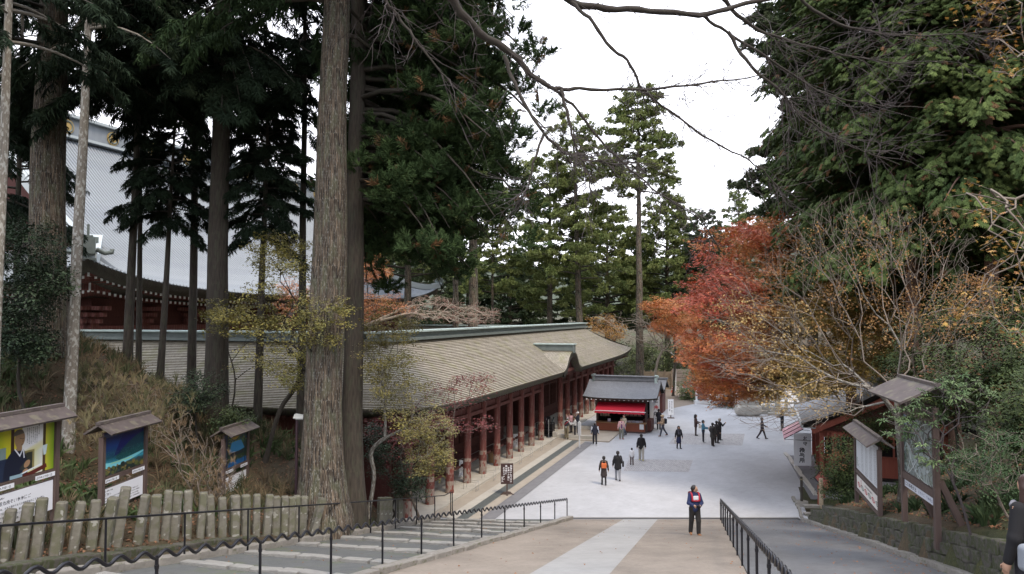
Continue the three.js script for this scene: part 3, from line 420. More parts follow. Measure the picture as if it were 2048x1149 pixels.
  const rf = new MB(), tip = new MB(), nosing = new MB();
  for (const [k, ins] of [[0, 0.75], [1, 1.9]]) {
    for (let s = S_ + 0.4; s < SX - 0.3; s += 0.42) { const y = eaveAt(s, A) * (k ? 1 : 1) - 0.62 - k * 0.22 - (k ? corner(s, A) * 0.25 : 0); rf.box(A - ins - 0.75, y - 0.02, -clamp(s, S_ + ins, SX - ins), 1.5, 0.16, 0.15); tip.box(A - ins + 0.012, y - 0.02, -clamp(s, S_ + ins, SX - ins), 0.03, 0.17, 0.16); }
    for (let n = -A + 0.4; n < A - 0.3; n += 0.42) { const y = eaveAt(S_, n) - 0.62 - k * 0.22 - (k ? corner(S_, n) * 0.25 : 0); rf.box(clamp(n, -A + ins, A - ins), y - 0.02, -S_ - ins - 0.75, 0.15, 0.16, 1.5); tip.box(clamp(n, -A + ins, A - ins), y - 0.02, -S_ - ins + 0.012, 0.16, 0.17, 0.03); }
  }
  rf.build('rafters', M.redWood, g, 'stuff'); tip.build('rafter_tips', M.white, g, 'stuff');
  const W0 = 3.6, wall = new MB(); wall.box(0, EV / 2 - 0.2, -(S_ + SX) / 2, 2 * (A - W0), EV, SX - S_ - 2 * W0); wall.build('wall', M.redDark, g);
  const pl = new MB(); let br = new MB(); for (let s = S_ + W0; s <= SX - W0 + 0.1; s += 4.1) { pl.box(A - W0, 4.8, -s, 0.6, 9.6, 0.6); for (const [y, w] of [[9.1, 0.9], [9.5, 1.5], [9.9, 2.2]]) br.box(A - W0 + 0.35, y, -s, w, 0.26, 0.3).box(A - W0 + 0.3, y + 0.003, -s, 0.3, 0.24, w); if (br.p.length) { br.build('bracket', M.redWood, g); br = new MB(); } }
  for (let n = -A + W0; n <= A - W0 + 0.1; n += 3.47) { pl.box(n, 4.8, -S_ - W0, 0.6, 9.6, 0.6); for (const [y, w] of [[9.1, 0.9], [9.5, 1.5], [9.9, 2.2]]) br.box(n, y, -S_ - W0 + 0.35, 0.3, 0.26, w).box(n, y + 0.003, -S_ - W0 + 0.3, w, 0.24, 0.3); br.build('bracket', M.redWood, g); br = new MB(); }
  pl.box(A - W0 + 0.05, 8.6, -(S_ + SX) / 2, 0.5, 0.4, SX - S_ - 2 * W0).box(0, 8.6, -S_ - W0 + 0.05, 2 * (A - W0), 0.4, 0.5); pl.build('posts', M.redWood, g);
}
{ // the matching corridor on the far side of the court: only its roof ridge shows
  const g = frame('far_corridor', 'distant corridor roof with copper ridge showing just above the nearer ridge', 'temple corridor', fromSN(0, 0, 0));
  new MB().box(-33, 8.25, -44.5, 60, 0.14, 1.0).build('ridge_cap', M.copper, g);
  const r = new MB(); for (const sg of [1, -1]) { const a = r.v(-63, 8.2, -44.5, 0, 0), b = r.v(-3, 8.2, -44.5, 60, 0), c = r.v(-3, 5.2, -44.5 + sg * 4.7, 60, 5), d = r.v(-63, 5.2, -44.5 + sg * 4.7, 0, 5); r.color(1, 1, 1); r.quad(a, b, c, d); } r.c = null; r.build('roof', (() => { const m = M.shingle.clone(); m.vertexColors = false; return m; })(), g);
}

// ------------------------------------------------------------------ lettering: strokes on a 10 x 10 grid, digits are x y pairs
const GL = { 'お': '1363 313829181746666878 7284', '守': '4142 14128284 1585 636958 3647', '授': '0343 212918 0745 4182 4353 6263 8274 46449496 5686 865959 5699', '与': '2124 2272 2484848978 0666', '所': '1151 13434616 131609 8161656 6494 8489'.replace('61656', '616659'), 'ご': '2363 26288888 7182 8192', '朱': '3214 2383 0595 5159 5409 5499', '印': '311218 1343 1646 52929786 5259', '納': '31154135 3539 1617 5749 4344 4393949978 6465 6377', '経': '31154135 3539 16 4284 8247 4288 5696 7579 4999', 'を': '2272 421555 5363 8454383878', 'さ': '1383 4165 45247 888'.replace('45247 888', '452738 78'), 'れ': '3139 1343 1748 4363678898', 'る': '3171257567786858', '方': '4142 1393 43393 447478 8858'.replace('43393 447478 8858', '434519 45757868'), 'は': '1119 3383 616957 5768 8'.replace('616957 5768 8', '6168385788'), '参': '41236383 1494 4417 5497 6347 6438 7449', 'り': '2126 718539', 'の': '5348177 7'.replace('5348177 7', '53281535538476'), '前': '2132 7162 0393 1519 1545474 9 1747 6567 858968'.replace('1545474 9', '15454938'), 'に': '1119 4282 473888', '受': '8121 2233 4253 7262 1416 14949685 2676 7619 3699', '付': '3115 2429 4393 726952 5567'.replace('726952', '727958'), '出': '5159 22244 484 '.replace('22244 484 ', '22248482') + ' 16199996', 'し': '31377886', '下': '1292 5259 5475', 'い': '12173839 7287', '。': '27383728', '根': '0343 2129 2405 5151 4181 4149 8185 4383 4585 4968 5599', '本': '1383 5159 5307 5397 3777', '中': '13168683 1383 1686 5159', '堂': '5153 2233 8273 0414 0494 25757725 2757 1787 0999 5559' };
function stroke(c, ch, x, y, s, w) { // draws one character in a square of size s
  c.lineWidth = w; c.lineCap = 'round'; c.lineJoin = 'round'; const g = GL[ch]; if (!g) return;
  for (const st of g.split(' ')) { c.beginPath(); for (let k = 0; k + 1 < st.length; k += 2) { const px = x + (+st[k] + 0.5) / 10 * s, py = y + (+st[k + 1] + 0.5) / 10 * s; k ? c.lineTo(px, py) : c.moveTo(px, py); } c.stroke(); }
}
const column = (c, text, x, y, s, w, gap = 1.08) => [...text].forEach((ch, k) => stroke(c, ch, x, y + k * s * gap, s, w));
const KEYS = Object.keys(GL);
const fine = (c, x, y, n, s, w, vertical) => { for (let k = 0; k < n; k++) stroke(c, KEYS[(rnd() * KEYS.length) | 0], x + (vertical ? 0 : k * s * 1.08), y + (vertical ? k * s * 1.08 : 0), s, w); }; // rows of print too small to read
function canvasMat(w, h, draw, rough = 0.6) { const cv = document.createElement('canvas'); cv.width = w; cv.height = h; const c = cv.getContext('2d'); draw(c, w, h); const t = new THREE.CanvasTexture(cv); t.colorSpace = THREE.SRGBColorSpace; t.minFilter = THREE.LinearMipmapLinearFilter; return std({ map: t, roughness: rough }); }
const ORD = ['zeroth', 'first', 'second', 'third', 'fourth', 'fifth', 'sixth', 'seventh', 'eighth', 'ninth', 'tenth', 'eleventh', 'twelfth', 'thirteenth', 'fourteenth', 'fifteenth', 'sixteenth', 'seventeenth', 'eighteenth', 'nineteenth', 'twentieth', 'twenty-first', 'twenty-second', 'twenty-third', 'twenty-fourth', 'twenty-fifth'];
const panel = (w, h) => new THREE.PlaneGeometry(w, h);

// ------------------------------------------------------------------ roofed picture boards on the bank
function roofedBoard(label, A, B, y0, spec, group) { // A, B: feet seen left and right; heights above y0 in spec
  const L = Math.hypot(B.x - A.x, B.z - A.z), turn = Math.atan2(-(B.z - A.z), B.x - A.x), mid = V((A.x + B.x) / 2, y0, (A.z + B.z) / 2);
  const g = thing('information_board', label, 'information board', mid, turn, group), top = spec.top, T = 0.12;
  for (const s of [-1, 1]) { const p = part('post', boxGeo(T, top, T), M.brownWood, g); p.position.set(s * (L / 2 + T / 2), top / 2 - 0.25 + 0.12, 0); }
  for (const [y0_, y1, m] of spec.panels) { const p = part('backing', boxGeo(L, y1 - y0_, 0.05), M.brownWood, g); p.position.set(0, (y0_ + y1) / 2, -0.02); const f = part(spec.names[spec.panels.findIndex((q) => q[2] === m)], panel(L - 0.03, y1 - y0_ - 0.03), m, p); f.position.z = 0.028; }
  for (const [y, h] of spec.rails) { const r = part('rail', boxGeo(L, h, 0.09), M.brownWood, g); r.position.set(0, y, 0); }
  const rw = L + 0.5, rd = spec.roof || 0.36, rise = spec.rise ?? 0.22;
  for (const s of [-1, 1]) { const r = part('roof_slope', boxGeo(rw, 0.05, Math.hypot(rd, rise) + 0.04), M.brownRoof, g); r.position.set(0, top + rise / 2 - 0.02, s * rd / 2); r.rotation.x = s * Math.atan2(rise, rd); }
  const rc = part('roof_ridge', boxGeo(rw + 0.02, 0.07, 0.12), M.brownRoof, g); rc.position.set(0, top + rise + 0.02, 0);
  if (spec.caps) for (const s of [-1, 1]) { const c = part('caption_plate', panel(L * 0.33, 0.1), spec.cap, g); c.position.set(s * L * 0.33, spec.caps, 0.049); }
  if (spec.brace) for (const s of [-1, 1]) { const p = part('brace', boxGeo(0.13, 1.7, 0.13), M.brownWood, g); p.position.set(s * (L / 2 + T / 2), 0.55, -0.42); p.rotation.x = 0.42; }
  return g;
}
seed(77);
const paper = (c, w, h) => { c.fillStyle = '#dde0e8'; c.fillRect(0, 0, w, h); c.strokeStyle = '#3a3c44'; };
const capMat = canvasMat(256, 40, (c, w, h) => { paper(c, w, h); fine(c, 12, 8, 8, 24, 2.4); });
const textMat = (title) => canvasMat(512, 180, (c, w, h) => { paper(c, w, h); fine(c, 14, 16, 7, 13, 1.4); fine(c, 14, 38, title, 26, 2.4); for (let r = 0; r < 4; r++) fine(c, 14, 76 + r * 24, 27 + (r % 2), 15, 1.5); });
const monk = canvasMat(768, 512, (c, w, h) => {
  let q = c.createLinearGradient(0, 0, w, 0); for (const [k, col] of [[0, '#7f9a14'], [0.2, '#b9b922'], [0.42, '#d8c63a'], [0.55, '#cfd08c'], [0.8, '#d4d6d0'], [0.83, '#c9bb3a'], [1, '#6f9020']]) q.addColorStop(k, col); c.fillStyle = q; c.fillRect(0, 0, w, h);
  q = c.createLinearGradient(300, 0, 420, 340); q.addColorStop(0, 'rgba(226,226,230,1)'); q.addColorStop(0.75, 'rgba(222,222,226,.95)'); q.addColorStop(1, 'rgba(214,190,50,0)'); c.fillStyle = q; c.fillRect(360, 0, 260, 330);
  c.fillStyle = '#3c2412'; c.fillRect(225, 0, 40, 300); c.fillStyle = '#43331a'; c.fillRect(622, 0, 36, 512);
  c.fillStyle = '#7c8f8c'; c.fillRect(60, 190, 110, 120); c.fillStyle = '#1c2a44'; c.fillRect(0, 300, 190, 212);
  c.fillStyle = '#8f8452'; c.fillRect(395, 265, 120, 200); c.fillStyle = '#2c2e26'; c.fillRect(410, 285, 80, 175);
  c.fillStyle = '#c9d8dc'; c.beginPath(); c.moveTo(618, 250); c.lineTo(682, 244); c.lineTo(664, 345); c.lineTo(634, 350); c.fill(); c.fillStyle = '#59402a'; c.fillRect(640, 350, 14, 130);
  c.fillStyle = '#10182e'; c.beginPath(); c.moveTo(270, 225); c.quadraticCurveTo(160, 290, 150, 400); c.lineTo(140, 512); c.lineTo(430, 512); c.lineTo(440, 400); c.quadraticCurveTo(410, 300, 385, 250); c.fill();
  c.fillStyle = '#2b3130'; c.beginPath(); c.moveTo(330, 430); c.lineTo(440, 330); c.lineTo(465, 360); c.lineTo(400, 470); c.fill();
  c.fillStyle = '#94775a'; c.beginPath(); c.ellipse(332, 135, 62, 84, 0.12, 0, 7); c.fill(); c.fillRect(292, 190, 66, 60); c.fillStyle = '#565048'; c.beginPath(); c.ellipse(318, 88, 62, 50, -0.1, 3.0, 6.3); c.fill();
  c.strokeStyle = '#3d2c20'; c.lineWidth = 5; for (const [a, b, d, e] of [[330, 128, 356, 134], [366, 138, 384, 134], [350, 190, 372, 190]]) { c.beginPath(); c.moveTo(a, b); c.lineTo(d, e); c.stroke(); } c.lineWidth = 3; c.beginPath(); c.moveTo(362, 132); c.lineTo(372, 165); c.lineTo(360, 168); c.stroke();
  c.strokeStyle = '#d9dbe2'; c.lineWidth = 14; c.beginPath(); c.moveTo(272, 225); c.lineTo(335, 300); c.lineTo(372, 235); c.stroke(); c.beginPath(); c.moveTo(378, 250); c.lineTo(388, 330); c.stroke();
  c.fillStyle = '#a17f60'; c.beginPath(); c.ellipse(425, 395, 44, 30, -0.7, 0, 7); c.fill(); c.beginPath(); c.ellipse(405, 462, 34, 20, -0.3, 0, 7); c.fill();
  c.fillStyle = '#571d16'; c.beginPath(); c.moveTo(300, 512); c.lineTo(670, 440); c.lineTo(680, 480); c.lineTo(520, 512); c.fill(); c.fillStyle = '#d8dfe6'; c.beginPath(); c.moveTo(230, 500); c.lineTo(610, 425); c.lineTo(614, 440); c.lineTo(240, 512); c.fill(); c.fillStyle = '#8aa6b4'; c.fillRect(220, 478, 150, 34);
  c.strokeStyle = '#55575e'; for (let k = 0; k < 7; k++) fine(c, 560 - k * 24, 40 + (k ? 0 : -14), k ? 11 : 5, k ? 14 : 19, k ? 1.5 : 2.2, true);
}, 0.35);
const blue = canvasMat(768, 512, (c, w, h) => {
  const q = c.createLinearGradient(0, 0, 0, h); for (const [k, col] of [[0, '#0a1c55'], [0.35, '#0d3a7c'], [0.6, '#0e4a5e'], [0.75, '#3aa0b8'], [0.82, '#2b4a52'], [1, '#1d2a22']]) q.addColorStop(k, col); c.fillStyle = q; c.fillRect(0, 0, w, h);
  c.fillStyle = 'rgba(10,18,90,.85)'; c.beginPath(); c.moveTo(180, 300); c.quadraticCurveTo(330, 60, 420, 0); c.lineTo(768, 0); c.lineTo(768, 260); c.fill(); c.fillStyle = 'rgba(14,70,70,.75)'; c.beginPath(); c.moveTo(200, 330); c.quadraticCurveTo(500, 120, 768, 90); c.lineTo(768, 330); c.lineTo(300, 380); c.fill();
  c.fillStyle = 'rgba(120,125,140,.5)'; c.fillRect(0, 20, 230, 40);
  for (let k = 0; k < 900; k++) { const x = rnd() * w, y = 230 + rnd() * 150; c.fillStyle = ['rgba(80,150,120,.5)', 'rgba(20,60,80,.5)', 'rgba(120,190,190,.35)'][(rnd() * 3) | 0]; c.fillRect(x, y, rr(3, 12), rr(2, 6)); }
  c.fillStyle = '#7fd0dc'; c.beginPath(); c.moveTo(0, 350); c.quadraticCurveTo(150, 400, 768, 330); c.lineTo(768, 350); c.quadraticCurveTo(300, 460, 0, 420); c.fill(); c.fillStyle = '#b8d66a'; c.fillRect(120, 376, 420, 7);
  for (let k = 0; k < 70; k++) { const x = rnd() * w, y = 425 + rnd() * 85, r = rr(14, 42); c.fillStyle = ['#3f4a2c', '#5a5f36', '#22302e', '#7a6a3c', '#39464a'][(rnd() * 5) | 0]; c.beginPath(); c.ellipse(x, y, r, r * 0.7, rr(-0.5, 0.5), 0, 7); c.fill(); }
}, 0.3);
const hallPic = canvasMat(768, 512, (c, w, h) => {
  c.fillStyle = '#123a2a'; c.fillRect(0, 0, w, h); for (let k = 0; k < 500; k++) { c.fillStyle = ['#1d5a2c', '#0e2c3a', '#4c7a22', '#123c5e', '#8a8a20'][(rnd() * 5) | 0]; c.beginPath(); c.ellipse(rnd() * w, rnd() * 190, rr(8, 30), rr(6, 18), 0, 0, 7); c.fill(); }
  c.fillStyle = '#b99a28'; c.beginPath(); c.ellipse(360, 60, 130, 50, 0, 0, 7); c.fill(); c.fillStyle = '#2f86b8'; c.beginPath(); c.moveTo(240, 140); c.lineTo(560, 140); c.lineTo(690, 290); c.quadraticCurveTo(400, 320, 130, 300); c.fill();
  c.fillStyle = '#101c24'; c.fillRect(180, 305, 470, 60); c.fillStyle = '#27401f'; c.fillRect(0, 365, w, 147); c.fillStyle = '#1d5c96'; c.fillRect(0, 440, w, 72); for (let k = 0; k < 60; k++) { c.fillStyle = ['#5a3a28', '#2e2a2a', '#3a6c98'][(rnd() * 3) | 0]; c.fillRect(rnd() * w, 370 + rnd() * 90, 10, 26); } c.fillStyle = '#0c2a4a'; c.fillRect(0, 0, 70, h); c.fillStyle = '#08131a'; c.fillRect(70, 0, 40, h); c.fillRect(690, 0, 30, h);
}, 0.3);
const spec = (h, p, txt, caps) => ({ top: h, panels: [[p[0], p[1], txt], [p[2], p[3], caps]], names: ['text_panel', 'picture'], rails: [[p[2] - 0.06, 0.11]], caps: p[2] - 0.1, cap: capMat });
const bd = (px0, d0, px1, d1) => [at(px0, 630, d0), at(px1, 630, d1)];
{
  let [A, B] = bd(-14, 15.5, 113, 17.3); roofedBoard('roofed picture board with a painted monk in a dark robe, behind the stone posts', A, B, 4.45, spec(2.72, [0.6, 1.3, 1.53, 2.68], textMat(11), monk), null);
  [A, B] = bd(212, 19, 291, 20.8); roofedBoard('roofed picture board with a deep blue seashore painting, behind the stone posts', A, B, 4.35, spec(2.2, [0.22, 0.76, 1.05, 2.17], textMat(3), blue), null);
  [A, B] = bd(452, 25.3, 496, 27.0); roofedBoard('roofed picture board with a blue-roofed hall picture, half hidden by dry grass', A, B, 3.15, spec(2.32, [0.3, 0.86, 1.15, 2.3], textMat(9), hallPic), null);
  const list = canvasMat(512, 512, (c, w, h) => { c.fillStyle = '#c6ccd2'; c.fillRect(0, 0, w, h); c.strokeStyle = '#6c7278'; for (let k = 0; k < 4; k++) for (let r = 0; r < 36; r++) fine(c, 120 + k * 98, 60 + r * 12, 6, 9, 1.2); fine(c, 130, 22, 16, 18, 1.8); c.fillStyle = '#5d6a62'; for (let k = 0; k < 120; k++) c.fillRect(10 + rnd() * 110 * (k / 120), 350 + rnd() * 130, 6, 4); }, 0.4);
  const ropes = canvasMat(512, 110, (c, w, h) => { c.fillStyle = '#d9d6d2'; c.fillRect(0, 0, w, h); c.strokeStyle = '#4a4644'; fine(c, 190, 16, 9, 20, 2.4); for (let k = 0; k < 6; k++) { c.strokeStyle = k % 2 ? '#5a6a62' : '#a3272a'; c.lineWidth = 9; c.beginPath(); c.ellipse(60 + k * 82, 66, 26, 14, 0.3, 0, 7); c.stroke(); c.lineWidth = 5; c.beginPath(); c.moveTo(20 + k * 82, 58); c.lineTo(100 + k * 82, 74); c.stroke(); } c.strokeStyle = '#a3272a'; c.lineWidth = 10; c.beginPath(); c.moveTo(110, 14); c.lineTo(112, 60); c.stroke(); });
  [A, B] = bd(1709, 25.5, 1753, 22.2); roofedBoard('small-roofed notice board with columns of names and a rope-pattern strip below', A, B, 3.3, { top: 2.36, panels: [[0.38, 0.84, ropes], [1.03, 2.32, list]], names: ['rope_pattern_strip', 'name_list'], rails: [[0.95, 0.09], [0.33, 0.08]], roof: 0.36 }, null);
  const map = canvasMat(512, 360, (c, w, h) => { c.fillStyle = '#4c5a5a'; c.fillRect(0, 0, w, h); for (let k = 0; k < 260; k++) { c.fillStyle = ['#3e4d48', '#5c6a66', '#6f7f7c', '#47584a', '#7e8c8e'][(rnd() * 5) | 0]; c.beginPath(); c.ellipse(rnd() * w, rnd() * h, rr(10, 50), rr(6, 24), rr(-1, 1), 0, 7); c.fill(); } c.strokeStyle = '#a9b4b6'; c.lineWidth = 4; for (let k = 0; k < 6; k++) { c.beginPath(); c.moveTo(rnd() * w, h); c.bezierCurveTo(rnd() * w, rnd() * h, rnd() * w, rnd() * h, rnd() * w, 0); c.stroke(); } c.fillStyle = '#7f8ea0'; c.fillRect(0, 0, 130, 60); }, 0.25);  // grey-green ground has the reflection in the glass painted into it
  const strip = canvasMat(512, 48, (c, w, h) => { c.fillStyle = '#c3c8d2'; c.fillRect(0, 0, w, h); c.strokeStyle = '#32343c'; fine(c, 14, 8, 6, 30, 4); c.strokeStyle = '#4c5878'; fine(c, 240, 12, 9, 24, 2.4); }), head = canvasMat(256, 48, (c, w, h) => { c.fillStyle = '#3a302e'; c.fillRect(0, 0, w, h); c.strokeStyle = '#8d8580'; fine(c, 10, 8, 7, 30, 3.4); });
  [A, B] = bd(1804, 18.6, 1865, 16.5); roofedBoard('tall roofed map board behind the leathery evergreen shrub', A, B, 4.55, { top: 3.05, panels: [[0.74, 0.93, strip], [1.12, 2.52, map], [2.66, 2.94, head]], names: ['lettered_strip', 'map_panel', 'header_panel'], rails: [[1.03, 0.16], [2.59, 0.12]], roof: 0.74, rise: 0.36, brace: true }, null);
}

// ------------------------------------------------------------------ rails
const xWave = piece([[0, -7.33], [16.06, -3.12], [20.62, -1.94], [35.5, 2.62]]);
function rail(label, xf, d0, d1, hgt, wavy, spacing, end) {
  const g = thing('handrail', label, 'handrail', V(0, 0, 0)), P = (d) => V(xf(d), slopeY(d) + hgt, -d), pts = [];
  const step = wavy ? 0.05 : 0.6, ph = wavy ? 2 * Math.PI / 0.415 : 0; let s = 0, last = P(d0);
  for (let d = d0; d <= d1 + 1e-6; d += step) { const p = P(Math.min(d, d1)); s += p.distanceTo(last); last = p.clone(); if (wavy) p.y += 0.048 * Math.sin(s * ph); pts.push(p); }
  if (end) { const p = P(d1); pts.push(p.clone().add(V(0.05, -0.02, -0.05)), p.clone().add(V(0.06, -hgt, -0.06))); }
  new MB().tube(pts, 0.024, 8).build('rail', M.black, g);
  for (let d = d1 - 0.06; d > d0; d -= spacing) { const p = part('post', new THREE.CylinderGeometry(0.024, 0.024, hgt + 0.1, 8), M.black, g); p.position.set(xf(d), slopeY(d) + hgt / 2 - 0.06, -d); if (wavy) { const c = part('collar', new THREE.CylinderGeometry(0.032, 0.032, 0.05, 8), M.black, p); c.position.y = hgt / 2 - 0.1; } }
  return g;
}
rail('straight black handrail along the left edge of the stone steps', (d) => xLeft(d) + 0.12, 8, 36.0, 1.1, false, 2.28, true);
rail('wavy black handrail between the stone steps and the tan ramp', xWave, 5, 35.4, 0.92, true, 2.3, false);
rail('wavy black handrail between the tan ramp and the grey lane', (d) => xRamp(d) - 0.02, 5, 34.4, 0.92, true, 2.2, false);

// ------------------------------------------------------------------ weathered stone posts along the bank
{
  const list = [-16, 16, 51, 82, 120, 154, 190, 217, 240, 283, 314, 336, 354, 380, 406, 427, 450, 474, 496, 517, 537, 556, 572, 586, 597, 608]; seed(91);
  const hgt = { 240: 1.42, 82: 1.32 };
  list.forEach((px, i) => {
    const t = (px + 16) / 624, d = piece([[-16, 15.5], [20, 15.9], [120, 16.6], [282, 18.5], [427, 20.5], [594, 23.1], [700, 25]])(px), p = at(px, 630, d), w = rr(0.2, 0.25), h = (hgt[px] || 1.2 + rr(-0.08, 0.07)), lean = px < 340 ? rr(0.06, 0.17) : rr(-0.02, 0.08);
    const mb = new MB(), hw = w / 2, ch = 0.05, n = 7; // squared shaft, worn arrises, low rounded top
    const ring = (y, r) => { const a = []; for (let k = 0; k < 8; k++) { const q = [[1, -0.7], [1, 0.7], [0.7, 1], [-0.7, 1], [-1, 0.7], [-1, -0.7], [-0.7, -1], [0.7, -1]][k]; a.push(mb.v(q[0] * r + 0.012 * (noise2(y * 5 + px, k, 3) - 0.5), y, q[1] * r + 0.02 * (noise2(y * 4, k + px, 4) - 0.5), k * 0.12 + px * 0.013, y)); } return a; };
    let pr = null; for (let k = 0; k <= n; k++) { const y = lerp(-0.3, h - 0.03, k / n), q = ring(y, hw * (1.03 - 0.06 * k / n)); if (pr) for (let j = 0; j < 8; j++) mb.quad(pr[j], q[j], q[(j + 1) % 8], pr[(j + 1) % 8]); pr = q; }
    const q = ring(h, hw * 0.82); for (let j = 0; j < 8; j++) mb.quad(pr[j], q[j], q[(j + 1) % 8], pr[(j + 1) % 8]); const c = mb.v(0, h + 0.015, 0); for (let j = 0; j < 8; j++) mb.tri(q[j], c, q[(j + 1) % 8]);
    const o = mb.build('stone_post', M.post, scene, null, false); o.position.set(p.x, groundY(p.x, d) - 0.05, -d); o.rotation.set(rr(-0.05, 0.05), 0.4 + rr(-0.25, 0.25), -lean);
    tag(o, px === 240 ? 'tallest weathered stone post, in front of the blue seashore picture board' : `${ORD[i]} squared stone post from the left picture edge in the row behind the straight handrail`, 'stone post', 'weathered stone posts in a row on the bank');
  });
  let ex = 0; const extra = [[628, 23.6, 1.15, 0.3, 'strongly leaning stone post right beside the giant cedar trunk'], [763, 29, 1.0, 0.02], [771, 29.2, 1.02, 0.03], [780, 29.6, 1.02, 0.0], [802, 30.6, 1.05, -0.02]];
  for (const [px, d, h, lean, lab] of extra) { const p = at(px, 630, d), o = new MB().box(0, h / 2 - 0.1, 0, 0.2, h + 0.2, 0.2).build('stone_post', M.post, scene, null, false); o.position.set(p.x, groundY(p.x, d) - 0.02, -d); o.rotation.set(0, 0.7, -lean); lab ? tag(o, lab, 'stone post') : tag(o, `${ORD[(ex++) % 4 + 1]} grey stone post in the short group right of the giant cedar`, 'stone post', 'stone posts right of the giant cedar'); }
}
{ // small lamp on a brown pole
  const p = at(592, 985, 25.5), g = thing('lamp_post', 'slim brown lamp post with a white hooded head beside the giant cedar', 'lamp post', V(p.x, groundY(p.x, 25.5), -25.5)), H = 6.02 - groundY(p.x, 25.5);
  part('pole', new THREE.CylinderGeometry(0.045, 0.055, H, 10), flat(0.05, 0.028, 0.035, 0.5), g).position.y = H / 2; part('base_box', boxGeo(0.16, 0.22, 0.16), flat(0.06, 0.035, 0.045), g).position.y = 0.1;
  const sh = new MB(), P = (x, y, z) => sh.v(x, y, z); const a = [P(-0.1, -0.04, 0.13), P(0.44, -0.06, 0.09), P(0.44, -0.06, -0.09), P(-0.1, -0.04, -0.13)], b = [P(-0.06, 0.1, 0.1), P(0.3, 0.06, 0.06), P(0.3, 0.06, -0.06), P(-0.06, 0.1, -0.1)]; for (let k = 0; k < 4; k++) sh.quad(a[k], a[(k + 1) % 4], b[(k + 1) % 4], b[k]); sh.quad(...b); sh.quad(a[3], a[2], a[1], a[0]);
  const s = sh.build('hood', flat(0.62, 0.62, 0.56, 0.5), g, null, false); s.position.y = H + 0.03; const l = part('lens', boxGeo(0.38, 0.05, 0.13), flat(0.4, 0.4, 0.38, 0.3), s); l.position.set(0.16, -0.07, 0);
  new MB().tube(curve([V(0.05, H - 0.1, 0.03), V(0.12, H - 0.3, 0.05), V(0.05, H - 0.55, 0.05)], 8), 0.008, 5).build('cable', M.black, g);
}
{ // brown standing sign with white lettering
  const p = gnd(1014, 991), g = thing('standing_sign', 'brown standing sign with white Japanese lettering in front of the corridor', 'sign', p, 0.08);
  const face = canvasMat(256, 420, (c, w, h) => { c.fillStyle = '#3d2624'; c.fillRect(0, 0, w, h); c.strokeStyle = '#eef0f6'; column(c, '納経をされる方は', 192, 24, 44, 6, 1.05); column(c, 'お参りの前に', 138, 62, 46, 6, 1.06); column(c, '受付所に', 86, 24, 46, 6); column(c, 'お出し下さい。', 36, 64, 44, 6, 1.06); column(c, '根本中堂', 8, 270, 26, 4); });
  const b = part('board', boxGeo(0.66, 1.08, 0.05), M.brownWood, g); b.position.y = 1.12; const f = part('lettering', panel(0.62, 1.04), face, b); f.position.z = 0.027;
  part('pole', boxGeo(0.07, 0.6, 0.05), M.brownWood, g).position.y = 0.36;
  const sh = new THREE.Shape(); sh.moveTo(-0.45, 0); sh.quadraticCurveTo(-0.25, 0.06, -0.2, 0.16); sh.quadraticCurveTo(0, 0.22, 0.2, 0.16); sh.quadraticCurveTo(0.25, 0.06, 0.45, 0); sh.closePath(); const fg = new THREE.ExtrudeGeometry(sh, { depth: 0.07, bevelEnabled: false }); part('foot', fg, M.brownWood, g).position.set(0, 0.004, -0.035); part('cross_foot', boxGeo(0.09, 0.09, 0.6), M.brownWood, g).position.set(0, 0.05, 0);
}
{ // notice on a white stake, tall white notice, wooden stakes
  const n1 = canvasMat(128, 384, (c, w, h) => { c.fillStyle = '#eef0f4'; c.fillRect(0, 0, w, h); c.strokeStyle = '#2d2f36'; fine(c, 74, 36, 11, 26, 2.6, true); fine(c, 24, 36, 9, 26, 2.6, true); });
  let p = gnd(1342, 837), g = thing('notice_sign', 'tall white notice board on a short brown foot in the open square', 'sign', p, 0); part('board', boxGeo(0.52, 1.46, 0.05), M.white, g).position.y = 1.0; part('lettering', panel(0.5, 1.42), n1, g).position.set(0, 1.0, 0.027); part('stake', boxGeo(0.08, 0.3, 0.06), M.brownWood, g).position.y = 0.15; part('foot', boxGeo(0.6, 0.05, 0.4), M.brownWood, g).position.y = 0.03;
  p = gnd(1159, 896); g = thing('notice_sign', 'slim white arrow stake at the corner of the entrance step', 'sign', p, -0.9); part('stake', boxGeo(0.09, 1.9, 0.05), M.white, g).position.y = 0.95; part('board', boxGeo(0.3, 0.95, 0.04), M.white, g).position.set(0.05, 1.35, 0.046);
  for (const [s, n, lab] of [[4.0, -0.9, 'small white notice standing behind the fifth red column'], [14.1, -0.9, 'small white notice standing between the farther red columns']]) { p = fromSN(s, n, 0.12); g = thing('notice_sign', lab, 'sign', p, ANG + 0.3); part('board', boxGeo(0.34, 0.85, 0.04), M.white, g).position.y = 0.5; part('lettering', panel(0.31, 0.8), n1, g).position.set(0, 0.5, 0.022); part('foot', boxGeo(0.42, 0.1, 0.35), M.white, g).position.y = 0.05; }
}
